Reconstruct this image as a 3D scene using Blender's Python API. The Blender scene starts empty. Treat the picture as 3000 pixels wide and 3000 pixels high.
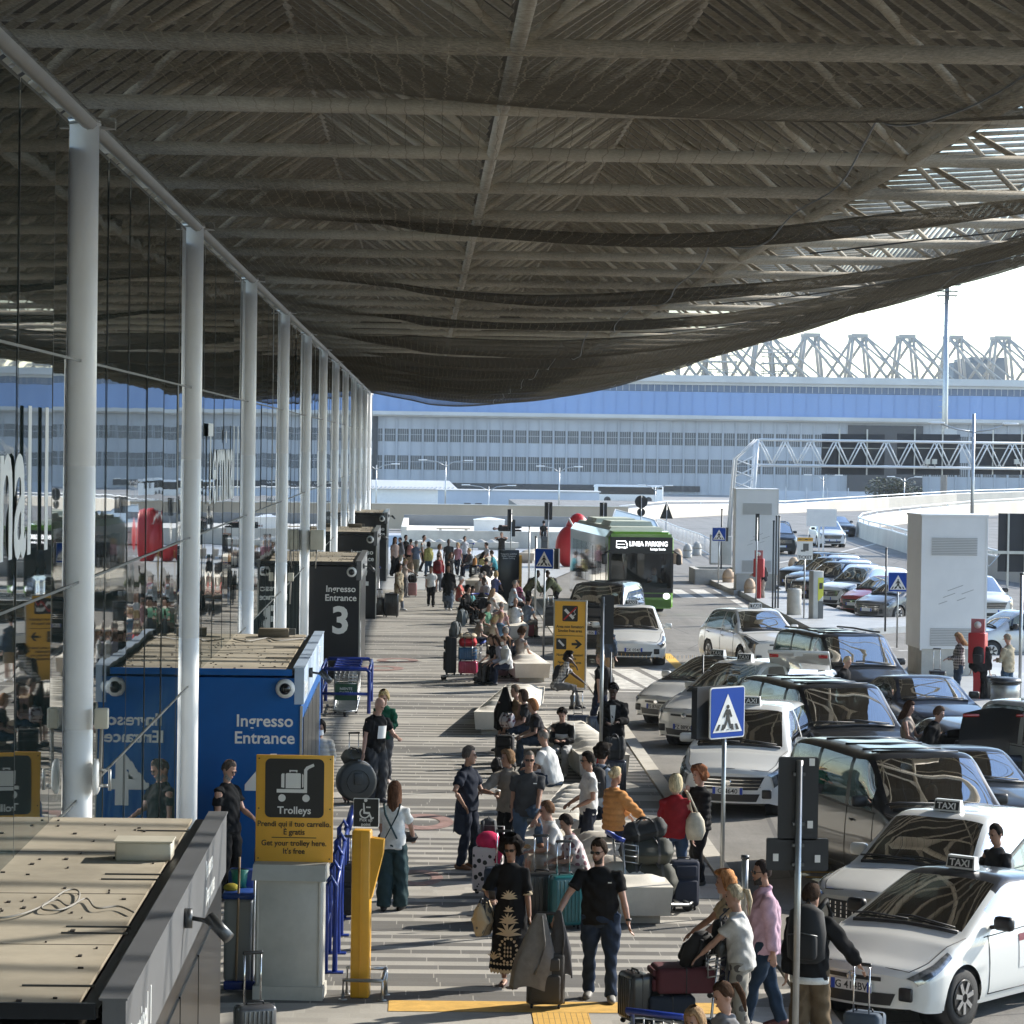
import bpy, math, random
from mathutils import Vector, Matrix, noise
random.seed(7)
S = bpy.context.scene
COL = S.collection
# ------------------------------------------------ camera, sky, sun, exposure
F, VX, VY, ROLL, H = 8600.0, 1243.0, 1302.0, .014, 6.2      # focal length and vanishing point in photo pixels, eye height in metres
_u = Vector((VX-1500, 1500-VY, -F)).normalized()
_z = Vector((1, -ROLL, 0)).cross(_u).normalized()
_x = _u.cross(_z)
R3 = Matrix((_x, _u, _z))
cam = bpy.data.objects.new('camera', bpy.data.cameras.new('camera'))
COL.objects.link(cam)
cam.data.sensor_width = 36; cam.data.lens = 36*F/3000
cam.data.clip_start = .5; cam.data.clip_end = 9000
cam.matrix_world = Matrix.Translation((0, 0, H)) @ R3.to_4x4()
S.camera = cam
SUN_EL, SUN_AZ = math.radians(29.5), math.radians(60)           # azimuth from straight ahead (+Y) towards the right (+X)
W = bpy.data.worlds.new('World'); S.world = W; W.use_nodes = True
wn = W.node_tree.nodes; wl = W.node_tree.links
sky = wn.new('ShaderNodeTexSky'); sky.sky_type = 'NISHITA'; sky.sun_disc = False
sky.sun_elevation = SUN_EL; sky.sun_rotation = SUN_AZ; sky.air_density = 1.0; sky.dust_density = .25; sky.ozone_density = 1.5
wl.new(sky.outputs[0], wn['Background'].inputs[0]); wn['Background'].inputs[1].default_value = .15
sl = bpy.data.lights.new('sun', 'SUN'); sl.energy = 3.0; sl.angle = math.radians(.55); sl.color = (1, .94, .83)
so = bpy.data.objects.new('sun', sl); COL.objects.link(so)
sd = Vector((math.sin(SUN_AZ)*math.cos(SUN_EL), math.cos(SUN_AZ)*math.cos(SUN_EL), math.sin(SUN_EL)))
so.rotation_euler = sd.to_track_quat('Z', 'Y').to_euler(); so.location = sd*400
S.view_settings.view_transform = 'Standard'; S.view_settings.look = 'None'; S.view_settings.exposure = 1.38
S.render.engine = 'CYCLES'
cy = S.cycles
cy.max_bounces = 6; cy.diffuse_bounces = 3; cy.glossy_bounces = 3; cy.transmission_bounces = 3; cy.transparent_max_bounces = 24
cy.use_denoising = True; cy.caustics_reflective = False; cy.caustics_refractive = False
cy.sample_clamp_indirect = 4

def ray(px, py): return R3 @ Vector((px-1500, 1500-py, -F))
def G(px, py, h=0.0):                                          # the point at height h seen at photo pixel (px, py)
    d = ray(px, py); t = (h-H)/d.z
    return Vector((0, 0, H)) + d*t
def D(px, py, Y):                                              # the point at depth Y seen at photo pixel (px, py)
    d = ray(px, py); return Vector((0, 0, H)) + d*(Y/d.y)
def V(*a): return Vector(a)
def lerp(a, b, t): return a+(b-a)*t

# ------------------------------------------------ materials
MATS = {}
def mat(name, col=(.5, .5, .5), rough=.6, metal=0., nz=None, bump=None, coat=0., spec=.5, alpha=None, emit=0., co='Object'):
    if name in MATS: return MATS[name]
    m = bpy.data.materials.new(name); m.use_nodes = True
    n = m.node_tree.nodes; l = m.node_tree.links; b = n['Principled BSDF']
    b.inputs['Base Color'].default_value = (*col, 1); b.inputs['Roughness'].default_value = rough
    b.inputs['Metallic'].default_value = metal; b.inputs['Coat Weight'].default_value = coat
    b.inputs['Coat Roughness'].default_value = .05; b.inputs['Specular IOR Level'].default_value = spec
    if emit: b.inputs['Emission Color'].default_value = (*col, 1); b.inputs['Emission Strength'].default_value = emit
    if nz or bump: tc = n.new('ShaderNodeTexCoord')
    if nz:
        sc, am = nz[0], nz[1]
        t = n.new('ShaderNodeTexNoise'); t.inputs['Scale'].default_value = sc; t.inputs['Detail'].default_value = 5; t.inputs['Roughness'].default_value = .65
        if len(nz) > 2:
            mp = n.new('ShaderNodeMapping'); mp.inputs['Scale'].default_value = nz[2]
            l.new(tc.outputs[co], mp.inputs[0]); l.new(mp.outputs[0], t.inputs['Vector'])
        else: l.new(tc.outputs[co], t.inputs['Vector'])
        r = n.new('ShaderNodeMapRange'); r.inputs['From Min'].default_value = .3; r.inputs['From Max'].default_value = .7
        r.inputs['To Min'].default_value = 1-am; r.inputs['To Max'].default_value = 1+am
        l.new(t.outputs[0], r.inputs[0])
        x = n.new('ShaderNodeVectorMath'); x.operation = 'SCALE'; x.inputs[0].default_value = col
        l.new(r.outputs[0], x.inputs['Scale']); l.new(x.outputs[0], b.inputs['Base Color'])
    if bump:
        t2 = n.new('ShaderNodeTexNoise'); t2.inputs['Scale'].default_value = bump[0]; t2.inputs['Detail'].default_value = 3
        l.new(tc.outputs[co], t2.inputs['Vector'])
        bp = n.new('ShaderNodeBump'); bp.inputs['Strength'].default_value = bump[1]; bp.inputs['Distance'].default_value = bump[2] if len(bump) > 2 else .02
        l.new(t2.outputs[0], bp.inputs['Height']); l.new(bp.outputs[0], b.inputs['Normal'])
    if alpha is not None: b.inputs['Alpha'].default_value = alpha
    MATS[name] = m
    return m

# ------------------------------------------------ mesh building
class MB:
    def __init__(s): s.v = []; s.f = []; s.i = []; s.s = []; s.m = 0; s.sm = False
    def face(s, ids): s.f.append(tuple(ids)); s.i.append(s.m); s.s.append(s.sm)
    def add(s, vs, fs, X=None):
        o = len(s.v); s.v += [tuple(X @ Vector(p)) if X else tuple(p) for p in vs]
        for f in fs: s.face([o+k for k in f])
        return s
    def box(s, c, d, X=None, top=None):                        # centre, full size; top = (sx, sy) taper of the top face
        x, y, z = d[0]/2, d[1]/2, d[2]/2; a, b = top or (1, 1)
        vs = [(c[0]+i*x*(a if k > 0 else 1), c[1]+j*y*(b if k > 0 else 1), c[2]+k*z) for k in (-1, 1) for j in (-1, 1) for i in (-1, 1)]
        return s.add(vs, [(0, 2, 3, 1), (4, 5, 7, 6), (0, 1, 5, 4), (2, 6, 7, 3), (0, 4, 6, 2), (1, 3, 7, 5)], X)
    def rbox(s, c, d, r, X=None, n=2):                         # box with rounded vertical section (bevel on all edges)
        x, y, z = d[0]/2, d[1]/2, d[2]/2; r = min(r, x*.98, y*.98, z*.98); rings = []
        prof = [(-z, r)]+[(-z+r-r*math.cos(t*math.pi/2/n), r-r*math.sin(t*math.pi/2/n)) for t in range(1, n+1)]
        prof = prof+[(-a, b) for a, b in reversed(prof)]
        o = len(s.v); N = 4*(n+1); sm = s.sm; s.sm = True
        for zz, ins in prof:
            for q, (sx, sy) in enumerate(((1, 1), (-1, 1), (-1, -1), (1, -1))):
                for t in range(n+1):
                    a = q*math.pi/2+t*math.pi/2/n; rr = max(r-ins, 0)
                    p = Vector((c[0]+sx*(x-r)+rr*math.cos(a), c[1]+sy*(y-r)+rr*math.sin(a), c[2]+zz))
                    s.v.append(tuple(X @ p) if X else tuple(p))
        for k in range(len(prof)-1):
            for j in range(N): s.face((o+k*N+j, o+k*N+(j+1) % N, o+(k+1)*N+(j+1) % N, o+(k+1)*N+j))
        s.face([o+j for j in reversed(range(N))]); s.face([o+(len(prof)-1)*N+j for j in range(N)]); s.sm = sm
        return s
    def ring(s, c, ax, rx, ry, n, up):
        w = ax.normalized(); u = up-w*up.dot(w)
        if u.length < 1e-5: u = w.orthogonal()
        u.normalize(); v = w.cross(u)
        return [c+u*(ry*math.cos(2*math.pi*k/n))+v*(rx*math.sin(2*math.pi*k/n)) for k in range(n)]
    def loft(s, rings, cap=True, X=None, closed=True):
        o = len(s.v); n = len(rings[0])
        for r in rings: s.v += [tuple(X @ Vector(p)) if X else tuple(p) for p in r]
        for k in range(len(rings)-1):
            for j in range(n if closed else n-1): s.face((o+k*n+j, o+k*n+(j+1) % n, o+(k+1)*n+(j+1) % n, o+(k+1)*n+j))
        if cap and closed:
            s.face([o+j for j in reversed(range(n))]); s.face([o+(len(rings)-1)*n+j for j in range(n)])
        return s
    def tube(s, pts, r, n=8, X=None, up=None, cap=True):
        pts = [Vector(p) for p in pts]; rr = r if isinstance(r, list) else [r]*len(pts); rings = []; sm = s.sm; s.sm = True
        upv = up or Vector((0.13, .21, 1))
        for k, p in enumerate(pts):
            a = (pts[min(k+1, len(pts)-1)]-pts[max(k-1, 0)])
            if a.length < 1e-7: a = Vector((0, 0, 1))
            if abs(a.normalized().dot(upv.normalized())) > .97: upw = Vector((1, .1, 0))
            else: upw = upv
            q = rr[k]; rings.append(s.ring(p, a, q[0] if isinstance(q, tuple) else q, q[1] if isinstance(q, tuple) else q, n, upw))
        s.loft(rings, cap, X); s.sm = sm; return s
    def lathe(s, prof, c=(0, 0, 0), n=16, X=None, ax='z'):     # prof: (radius, height)
        rings = []; sm = s.sm
        for r, h in prof:
            rg = []
            for k in range(n):
                a = 2*math.pi*k/n; x, y = r*math.cos(a), r*math.sin(a)
                rg.append(Vector(c)+(Vector((x, y, h)) if ax == 'z' else Vector((h, x, y)) if ax == 'x' else Vector((y, h, x))))
            rings.append(rg)
        s.sm = True; s.loft(rings, True, X); s.sm = sm; return s
    def ball(s, c, r, n=10, m=7, X=None):
        rx, ry, rz = r if isinstance(r, tuple) else (r, r, r); sm = s.sm; s.sm = True
        rings = []
        for k in range(m+1):
            t = math.pi*(k+.001)/(m+.002); z = -math.cos(t); q = math.sin(t)
            rings.append([Vector((c[0]+rx*q*math.cos(2*math.pi*j/n), c[1]+ry*q*math.sin(2*math.pi*j/n), c[2]+rz*z)) for j in range(n)])
        s.loft(rings, True, X); s.sm = sm; return s
    def prism(s, poly, t, X=None):                             # 2-D outline in local xz, extruded along y from 0 to t
        n = len(poly); o = len(s.v)
        for y in (0, t):
            for p in poly:
                q = Vector((p[0], y, p[1])); s.v.append(tuple(X @ q) if X else tuple(q))
        s.face([o+k for k in range(n)]); s.face([o+n+k for k in reversed(range(n))])
        for k in range(n): s.face((o+k, o+n+k, o+n+(k+1) % n, o+(k+1) % n))
        return s
    def grid(s, fn, nu, nv, X=None):
        o = len(s.v); sm = s.sm; s.sm = True
        for i in range(nu+1):
            for j in range(nv+1):
                p = Vector(fn(i/nu, j/nv)); s.v.append(tuple(X @ p) if X else tuple(p))
        for i in range(nu):
            for j in range(nv): s.face((o+i*(nv+1)+j, o+(i+1)*(nv+1)+j, o+(i+1)*(nv+1)+j+1, o+i*(nv+1)+j+1))
        s.sm = sm; return s
    def mesh(s, name, mats):
        me = bpy.data.meshes.new(name); me.from_pydata(s.v, [], s.f)
        for m in (mats if isinstance(mats, (list, tuple)) else [mats]): me.materials.append(m)
        me.polygons.foreach_set('material_index', s.i); me.polygons.foreach_set('use_smooth', s.s); me.update()
        return me
    def build(s, name, mats, parent=None):
        o = bpy.data.objects.new(name, s.mesh(name, mats)); COL.objects.link(o)
        if parent: o.parent = parent
        return o
def B(name, mats, parent, fn):                                 # small helper: build one part from a lambda filling an MB
    b = MB(); fn(b); return b.build(name, mats, parent)
def tag(o, label=None, cat=None, group=None, kind=None):
    if label: o['label'] = label
    if cat: o['category'] = cat
    if group: o['group'] = group
    if kind: o['kind'] = kind
    return o
def thing(name, label, cat, loc=(0, 0, 0), rz=0., group=None):
    o = bpy.data.objects.new(name, None); COL.objects.link(o); o.empty_display_size = .1
    o.location = loc; o.rotation_euler = (0, 0, rz)
    return tag(o, label, cat, group)
def dup(o, loc=None, rz=None, label=None, group=None, parent=None):   # a thing, its parts and their sub-parts, sharing meshes
    c = o.copy(); COL.objects.link(c)
    if parent: c.parent = parent
    if loc is not None: c.location = loc
    if rz is not None: c.rotation_euler = (0, 0, rz)
    if label: c['label'] = label
    if group: c['group'] = group
    for ch in list(o.children): dup(ch, parent=c)
    return c
def struct(o): o['kind'] = 'structure'; return o
def smooth(P, n=6):                                            # Catmull-Rom through the points
    P = [Vector(p) for p in P]; out = []
    for k in range(len(P)-1):
        a, b_, c, d = P[max(k-1, 0)], P[k], P[k+1], P[min(k+2, len(P)-1)]
        for j in range(n):
            t = j/n; out.append(.5*((2*b_)+(c-a)*t+(2*a-5*b_+4*c-d)*t*t+(3*b_-a-3*c+d)*t**3))
    return out+[P[-1]]
def RX(a): return Matrix.Rotation(a, 4, 'X')
def RY(a): return Matrix.Rotation(a, 4, 'Y')
def RZ(a): return Matrix.Rotation(a, 4, 'Z')
def T(*a): return Matrix.Translation(Vector(a[0] if len(a) == 1 else a))
def text(name, s, size, m, parent, X, bold=.0, ext=.002, align='CENTER', sx=1.0, sp=1.0, fit=None):   # lettering in local xz, reading along +x, facing -y
    cu = bpy.data.curves.new(name, 'FONT'); cu.body = s; cu.size = size; cu.extrude = ext; cu.offset = bold*size; cu.align_x = align; cu.space_character = sp
    cu.resolution_u = 3
    t = bpy.data.objects.new(name, cu); COL.objects.link(t)
    me = bpy.data.meshes.new_from_object(t.evaluated_get(bpy.context.evaluated_depsgraph_get()))
    bpy.data.objects.remove(t)
    if fit: sx = fit/(max(v.co.x for v in me.vertices)-min(v.co.x for v in me.vertices))
    me.transform(X @ RX(math.pi/2) @ Matrix.Diagonal((sx, 1, 1, 1))); me.materials.clear(); me.materials.append(m)
    o = bpy.data.objects.new(name, me); COL.objects.link(o)
    if parent: o.parent = parent
    return o

M_white = mat('white_paint', (.78, .78, .76), .35, nz=(3, .05))
M_steel = mat('galvanised_steel', (.42, .43, .43), .35, .8, nz=(6, .12))
M_dsteel = mat('dark_steel', (.10, .105, .11), .4, .7)
M_black = mat('black_plastic', (.018, .018, .02), .45)
M_rubber = mat('rubber', (.022, .022, .023), .8, nz=(20, .2))
M_conc = mat('concrete', (.52, .50, .45), .85, nz=(2.2, .16), bump=(30, .15, .01))
M_pconc = mat('pale_concrete', (.66, .62, .54), .85, nz=(1.3, .16), bump=(20, .15, .01))
M_yellow = mat('sign_yellow', (.86, .46, .06), .42, nz=(2, .06))
M_blue = mat('traffic_blue', (.004, .055, .34), .5, spec=.2)
M_wtext = mat('white_lettering', (.80, .80, .78), .4)
M_ktext = mat('black_lettering', (.02, .02, .02), .5)
M_chrome = mat('chrome', (.7, .7, .7), .12, 1.0)
M_red = mat('red_paint', (.42, .03, .035), .4, nz=(3, .12))
# ------------------------------------------------ ground
def sheet(name, poly, z, m, kind='structure'):
    b = MB(); b.add([(x, y, z) for x, y in poly], [tuple(range(len(poly)))]); return tag(b.build(name, m), kind=kind)
def node_mat(name, fn, rough=.8):
    m = bpy.data.materials.new(name); m.use_nodes = True; n = m.node_tree.nodes; l = m.node_tree.links
    b = n['Principled BSDF']; b.inputs['Roughness'].default_value = rough; fn(n, l, b); MATS[name] = m; return m
def mth(n, l, op, a, b=None, c=None):
    x = n.new('ShaderNodeMath'); x.operation = op
    for k, q in enumerate((a, b, c)):
        if q is None: continue
        if isinstance(q, (int, float)): x.inputs[k].default_value = q
        else: l.new(q, x.inputs[k])
    return x.outputs[0]
def mixc(n, l, f, a, b):
    x = n.new('ShaderNodeMix'); x.data_type = 'RGBA'
    if isinstance(f, (int, float)): x.inputs[0].default_value = f
    else: l.new(f, x.inputs[0])
    for k, q in ((6, a), (7, b)):
        if isinstance(q, tuple): x.inputs[k].default_value = (*q, 1)
        else: l.new(q, x.inputs[k])
    return x.outputs[2]
def nz(n, l, vec, scale, detail=4, rough=.6):
    t = n.new('ShaderNodeTexNoise'); t.inputs['Scale'].default_value = scale; t.inputs['Detail'].default_value = detail; t.inputs['Roughness'].default_value = rough
    l.new(vec, t.inputs['Vector']); return t.outputs[0]
def wnz(n, l, val=None, vec=None, dim='1D'):
    t = n.new('ShaderNodeTexWhiteNoise'); t.noise_dimensions = dim
    if val is not None: l.new(val, t.inputs['W'])
    if vec is not None: l.new(vec, t.inputs['Vector'])
    return t.outputs[0]
def paving(n, l, b):                                           # rows of grey stone slabs, light and dark courses of uneven depth
    g = n.new('ShaderNodeNewGeometry'); sp = n.new('ShaderNodeSeparateXYZ'); l.new(g.outputs['Position'], sp.inputs[0])
    X, Y = sp.outputs[0], sp.outputs[1]
    r = mth(n, l, 'FLOOR', mth(n, l, 'DIVIDE', Y, .27))
    k2 = mth(n, l, 'FLOOR', mth(n, l, 'DIVIDE', r, 2)); par = mth(n, l, 'MODULO', mth(n, l, 'ABSOLUTE', r), 2)
    w = wnz(n, l, r)
    tone = mth(n, l, 'GREATER_THAN', mth(n, l, 'ADD', mth(n, l, 'MULTIPLY', w, .62), mth(n, l, 'MULTIPLY', par, .42)), .52)
    off = mth(n, l, 'MULTIPLY', wnz(n, l, mth(n, l, 'ADD', r, 77.3)), .61)
    xr = mth(n, l, 'DIVIDE', mth(n, l, 'ADD', mth(n, l, 'ADD', X, 50), off), .61)
    fr = mth(n, l, 'FRACT', xr); cell = mth(n, l, 'FLOOR', xr)
    jx = mth(n, l, 'LESS_THAN', fr, .022)
    fy = mth(n, l, 'FRACT', mth(n, l, 'DIVIDE', Y, .27)); jy = mth(n, l, 'LESS_THAN', fy, .02)
    cv = n.new('ShaderNodeCombineXYZ'); l.new(cell, cv.inputs[0]); l.new(r, cv.inputs[1])
    cw = wnz(n, l, vec=cv.outputs[0], dim='2D')
    base = mixc(n, l, tone, (.150, .143, .132), (.40, .378, .338))
    grime = nz(n, l, g.outputs['Position'], .55, 6); fine = nz(n, l, g.outputs['Position'], 26, 3)
    v = mth(n, l, 'MULTIPLY', mth(n, l, 'ADD', mth(n, l, 'MULTIPLY', cw, .22), .80), mth(n, l, 'ADD', mth(n, l, 'MULTIPLY', mth(n, l, 'ADD', grime, mth(n, l, 'MULTIPLY', fine, .5)), .7), .5))
    sc = n.new('ShaderNodeVectorMath'); sc.operation = 'SCALE'; l.new(base, sc.inputs[0]); l.new(v, sc.inputs['Scale'])
    gv = n.new('ShaderNodeTexVoronoi'); gv.inputs['Scale'].default_value = 1.3; l.new(g.outputs['Position'], gv.inputs['Vector']); gum = mth(n, l, 'LESS_THAN', gv.outputs['Distance'], mth(n, l, 'MULTIPLY', grime, .075))
    j = mth(n, l, 'MAXIMUM', jx, mth(n, l, 'MULTIPLY', jy, .6))
    l.new(mixc(n, l, mth(n, l, 'MULTIPLY', gum, .55), mixc(n, l, mth(n, l, 'MULTIPLY', j, .85), sc.outputs[0], (.38, .36, .32)), (.07, .065, .06)), b.inputs['Base Color'])
    bp = n.new('ShaderNodeBump'); bp.inputs['Strength'].default_value = .25; bp.inputs['Distance'].default_value = .01
    l.new(mth(n, l, 'SUBTRACT', fine, mth(n, l, 'MULTIPLY', j, 2)), bp.inputs['Height']); l.new(bp.outputs[0], b.inputs['Normal'])
def asphalt(n, l, b):
    g = n.new('ShaderNodeNewGeometry'); P = g.outputs['Position']
    a = nz(n, l, P, .22, 6); f = nz(n, l, P, 45, 2); st = nz(n, l, P, 1.6, 5, .75)
    v = mth(n, l, 'ADD', mth(n, l, 'MULTIPLY', a, .5), mth(n, l, 'ADD', mth(n, l, 'MULTIPLY', f, .55), mth(n, l, 'MULTIPLY', st, .45)))
    mp = n.new('ShaderNodeMapping'); mp.inputs['Scale'].default_value = (1.6, .06, 1); l.new(P, mp.inputs[0]); tr_ = nz(n, l, mp.outputs[0], 1.0, 4, .7); pt_ = nz(n, l, P, .09, 3)
    v = mth(n, l, 'MULTIPLY', v, mth(n, l, 'ADD', .62, mth(n, l, 'MULTIPLY', mth(n, l, 'ADD', tr_, mth(n, l, 'MULTIPLY', mth(n, l, 'GREATER_THAN', pt_, .56), -.18)), .8)))
    vo = n.new('ShaderNodeTexVoronoi'); vo.feature = 'DISTANCE_TO_EDGE'; vo.inputs['Scale'].default_value = .16; l.new(P, vo.inputs['Vector'])
    crack = mth(n, l, 'LESS_THAN', vo.outputs[0], .0035)
    sc = n.new('ShaderNodeVectorMath'); sc.operation = 'SCALE'; sc.inputs[0].default_value = (.26, .245, .222); l.new(v, sc.inputs['Scale'])
    l.new(mixc(n, l, mth(n, l, 'MULTIPLY', crack, .6), sc.outputs[0], (.06, .06, .06)), b.inputs['Base Color'])
    bp = n.new('ShaderNodeBump'); bp.inputs['Strength'].default_value = .4; bp.inputs['Distance'].default_value = .01
    l.new(f, bp.inputs['Height']); l.new(bp.outputs[0], b.inputs['Normal'])
M_pave = node_mat('stone_paving', paving, .75); M_asph = node_mat('asphalt', asphalt, .85)
M_plaza = mat('plaza_paving', (.40, .41, .41), .6, nz=(.8, .15))
M_apron = mat('apron_concrete', (.30, .29, .27), .9, nz=(.05, .2))
M_mark = mat('road_white', (.58, .56, .51), .8, nz=(3.5, .42)); M_ymark = mat('road_yellow', (.62, .38, .06), .8, nz=(3, .2))
M_kerb = mat('kerb_stone', (.50, .47, .41), .8, nz=(2.5, .14))
sheet('ground', [(-6000, -400), (6000, -400), (6000, 8000), (-6000, 8000)], -3.4, M_apron)
KX = 4.34                                                      # kerb line, parallel to the facade
KEND = 118.
b = MB(); b.box((30, 75, -1.75), (76, 320, 3.3)); b.box((64, 290, -1.75), (108, 110.2, 3.3)); tag(b.build('road', M_asph), kind='structure')        # raised forecourt, road surface at z = -.1
b = MB(); b.box((.6, 53.5, -.05), (7.4, 143, .1)); tag(b.build('pavement', M_pave), kind='structure')
b = MB()
for k in range(119): b.box((KX+.13, -18+1.2*k+.59, -.046), (.26, 1.185, .1))
tag(b.build('kerb', M_kerb), kind='structure')
sheet('plaza', [(-3.1, 125), (3.9, 125), (KX+.26, 125), (6.5, 140), (9.5, 160), (10, 205), (-3.1, 205)], -.02, M_plaza)
def tactile(n, l, b):
    g = n.new('ShaderNodeTexCoord'); sp = n.new('ShaderNodeSeparateXYZ'); l.new(g.outputs['Object'], sp.inputs[0])
    fr = mth(n, l, 'FRACT', mth(n, l, 'MULTIPLY', sp.outputs[0], 1/.062)); j = mth(n, l, 'LESS_THAN', fr, .13)
    t = mth(n, l, 'LESS_THAN', mth(n, l, 'FRACT', mth(n, l, 'MULTIPLY', sp.outputs[1], 2.5)), .02)
    f = nz(n, l, g.outputs['Object'], 9, 4)
    c = mixc(n, l, f, (.55, .31, .06), (.80, .50, .13))
    l.new(mixc(n, l, mth(n, l, 'MULTIPLY', mth(n, l, 'MAXIMUM', j, t), .75), c, (.16, .10, .05)), b.inputs['Base Color'])
M_tact = node_mat('tactile_yellow', tactile, .7)
M_tactp = mat('tactile_plain', (.66, .40, .10), .7, nz=(6, .2))
a = G(1558, 2968)
sheet('tactile_path', [(a.x, 20), (a.x+.62, 20), (a.x+.62, a.y), (a.x, a.y)], .008, M_tact)
c1 = G(1140, 2918)
sheet('tactile_crossing_path', [(c1.x, a.y+.02), (3.6, a.y+.02), (3.6, a.y+.64), (c1.x, a.y+.64)], .006, M_tactp)
b = MB()
for (px, py, sx, sy) in ((1240, 2408, .5, .34), (1225, 2572, .36, .26), (1165, 1935, .6, .3), (1120, 1958, .6, .3)):
    g = G(px, py); n_ = 20; rg = [[(g.x+q*sx*math.cos(2*math.pi*k/n_), g.y+q*3*sy*math.sin(2*math.pi*k/n_), .007) for k in range(n_)] for q in (1, .55)]
    b.loft([[Vector(p) for p in r] for r in rg], cap=False)
tag(b.build('floor_stickers', mat('floor_sticker', (.30, .19, .17), .6, nz=(4, .4))), kind='structure')
# road markings
ROADZ = -.096
b = MB()
def strip(p, q, w, z=ROADZ):
    p, q = Vector(p[:2]), Vector(q[:2]); d = (q-p).normalized(); n_ = Vector((-d.y, d.x))*w/2
    b.add([(*(p-n_), z), (*(p+n_), z), (*(q+n_), z), (*(q-n_), z)], [(0, 3, 2, 1)])
for k in range(8):
    g1 = G(1738+k*84, 1960, -.1); g2 = G(1855+k*84, 2020, -.1)
    dx = .62; b.add([(g1.x-dx/2, g1.y, ROADZ), (g1.x+dx/2, g1.y, ROADZ), (g2.x+dx/2, g2.y, ROADZ), (g2.x-dx/2, g2.y, ROADZ)], [(0, 3, 2, 1)])
g = G(1720, 2025, -.1); strip(g, (g.x+9, g.y), .25)
for k in range(7):
    g1 = G(1975+k*66, 1727, -.1); g2 = G(2020+k*66, 1752, -.1); w = .62
    b.add([(g1.x-w/2, g1.y, ROADZ), (g1.x+w/2, g1.y, ROADZ), (g2.x+w/2, g2.y, ROADZ), (g2.x-w/2, g2.y, ROADZ)], [(0, 3, 2, 1)])
strip(G(2150, 1757, -.1), G(2300, 1850, -.1), .3); strip(G(2060, 1690, -.1), G(2330, 1640, -.1), .2); strip(G(2330, 1650, -.1), G(2700, 1560, -.1), .2)
for k in range(6): strip(G(2700-k*70, 1915-k*8, -.1), G(2760-k*70, 1912-k*8, -.1), .2)
struct(b.build('road_marking', M_mark))
b = MB()
for k in range(4): strip(G(2388, 2652+k*18-8, -.1), G(2470, 2655+k*18-8, -.1), .22)
strip(G(1950, 1915, -.1), G(1995, 1960, -.1), .3); strip(G(2360, 2570, -.1), G(2470, 2572, -.1), .12); strip(G(2330, 2555, -.1), G(2480, 2557, -.1), .12)
struct(b.build('yellow_road_marking', M_ymark))
# ------------------------------------------------ terminal facade
GX = -3.06
def facade_glass(n, l, b):
    tc = n.new('ShaderNodeTexCoord'); mp = n.new('ShaderNodeMapping'); mp.inputs['Scale'].default_value = (1, .5, .35); l.new(tc.outputs['Object'], mp.inputs[0])
    f = nz(n, l, mp.outputs[0], 1.1, 2); bp = n.new('ShaderNodeBump'); bp.inputs['Strength'].default_value = .05; bp.inputs['Distance'].default_value = .05
    l.new(f, bp.inputs['Height']); l.new(bp.outputs[0], b.inputs['Normal'])
    b.inputs['Base Color'].default_value = (.012, .022, .022, 1); b.inputs['IOR'].default_value = 1.6; b.inputs['Specular IOR Level'].default_value = .75
    b.inputs['Specular Tint'].default_value = (.9, 1, .98, 1)
M_fglass = node_mat('facade_glass', facade_glass, .015)
M_colw = mat('column_paint', (.82, .83, .84), .38, nz=(1.5, .05), bump=(60, .05, .005))
M_mull = mat('mullion_dark', (.04, .045, .045), .5)
fac = thing('terminal_building', 'long glass terminal front with thin dark mullions behind the white columns', 'building', (0, 0, 0))
CP, CY0, PW = 12.4, 26.3, 12.4/6
rowz = [(0, 2.98), (2.98, 4.93), (4.93, 6.9), (6.9, 8.92)]
rnd = random.Random(3)
for bay in range(-2, 13):
    y0 = CY0+CP*bay
    if y0 > 166: break
    for z0, z1 in rowz:
        b = MB()
        for k in range(6):
            ya, yb = y0+PW*k+.012+(.2 if k == 0 else 0), y0+PW*(k+1)-.012-(1.15 if k == 5 else 0); t1, t2 = rnd.gauss(0, .0016), rnd.gauss(0, .0012)
            b.add([(GX+t1*(yy-ya)+t2*(zz-z0), yy, zz) for yy, zz in ((ya, z0+.01), (yb, z0+.01), (yb, z1-.01), (ya, z1-.01))], [(0, 1, 2, 3)])
        b.build('glass_pane', M_fglass, fac)
    b = MB()
    for k in range(6): b.box((GX+.004, y0+PW*k, 4.45), (.005, .012, 8.9))
    b.build('mullion', M_mull, fac)
for z in (2.98, 4.93, 6.9): B('transom', M_mull, fac, lambda b: b.box((GX+.004, 75, z), (.012, 190, .022)))
B('top_beam', mat('beam_grey', (.28, .29, .29), .4, nz=(1, .1)), fac, lambda b: b.tube([(GX+.05, -20, 9.02), (GX+.05, 168, 9.02)], .075, 10))
B('wall', mat('inner_wall_pale', (.42, .43, .43), .6), fac, lambda b: b.box((GX-.6, 75, 4.4), (.9, 190, 8.8)))
M_film = mat('frosted_film', (.62, .65, .66), .5)
for y_ in (17.1, 41.3): text('lettering', 'Terminal 1', 1.62, M_film, fac, T(GX+.03, y_, 5.33) @ RZ(math.pi/2), align='LEFT', fit=6.67, bold=.012)
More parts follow.
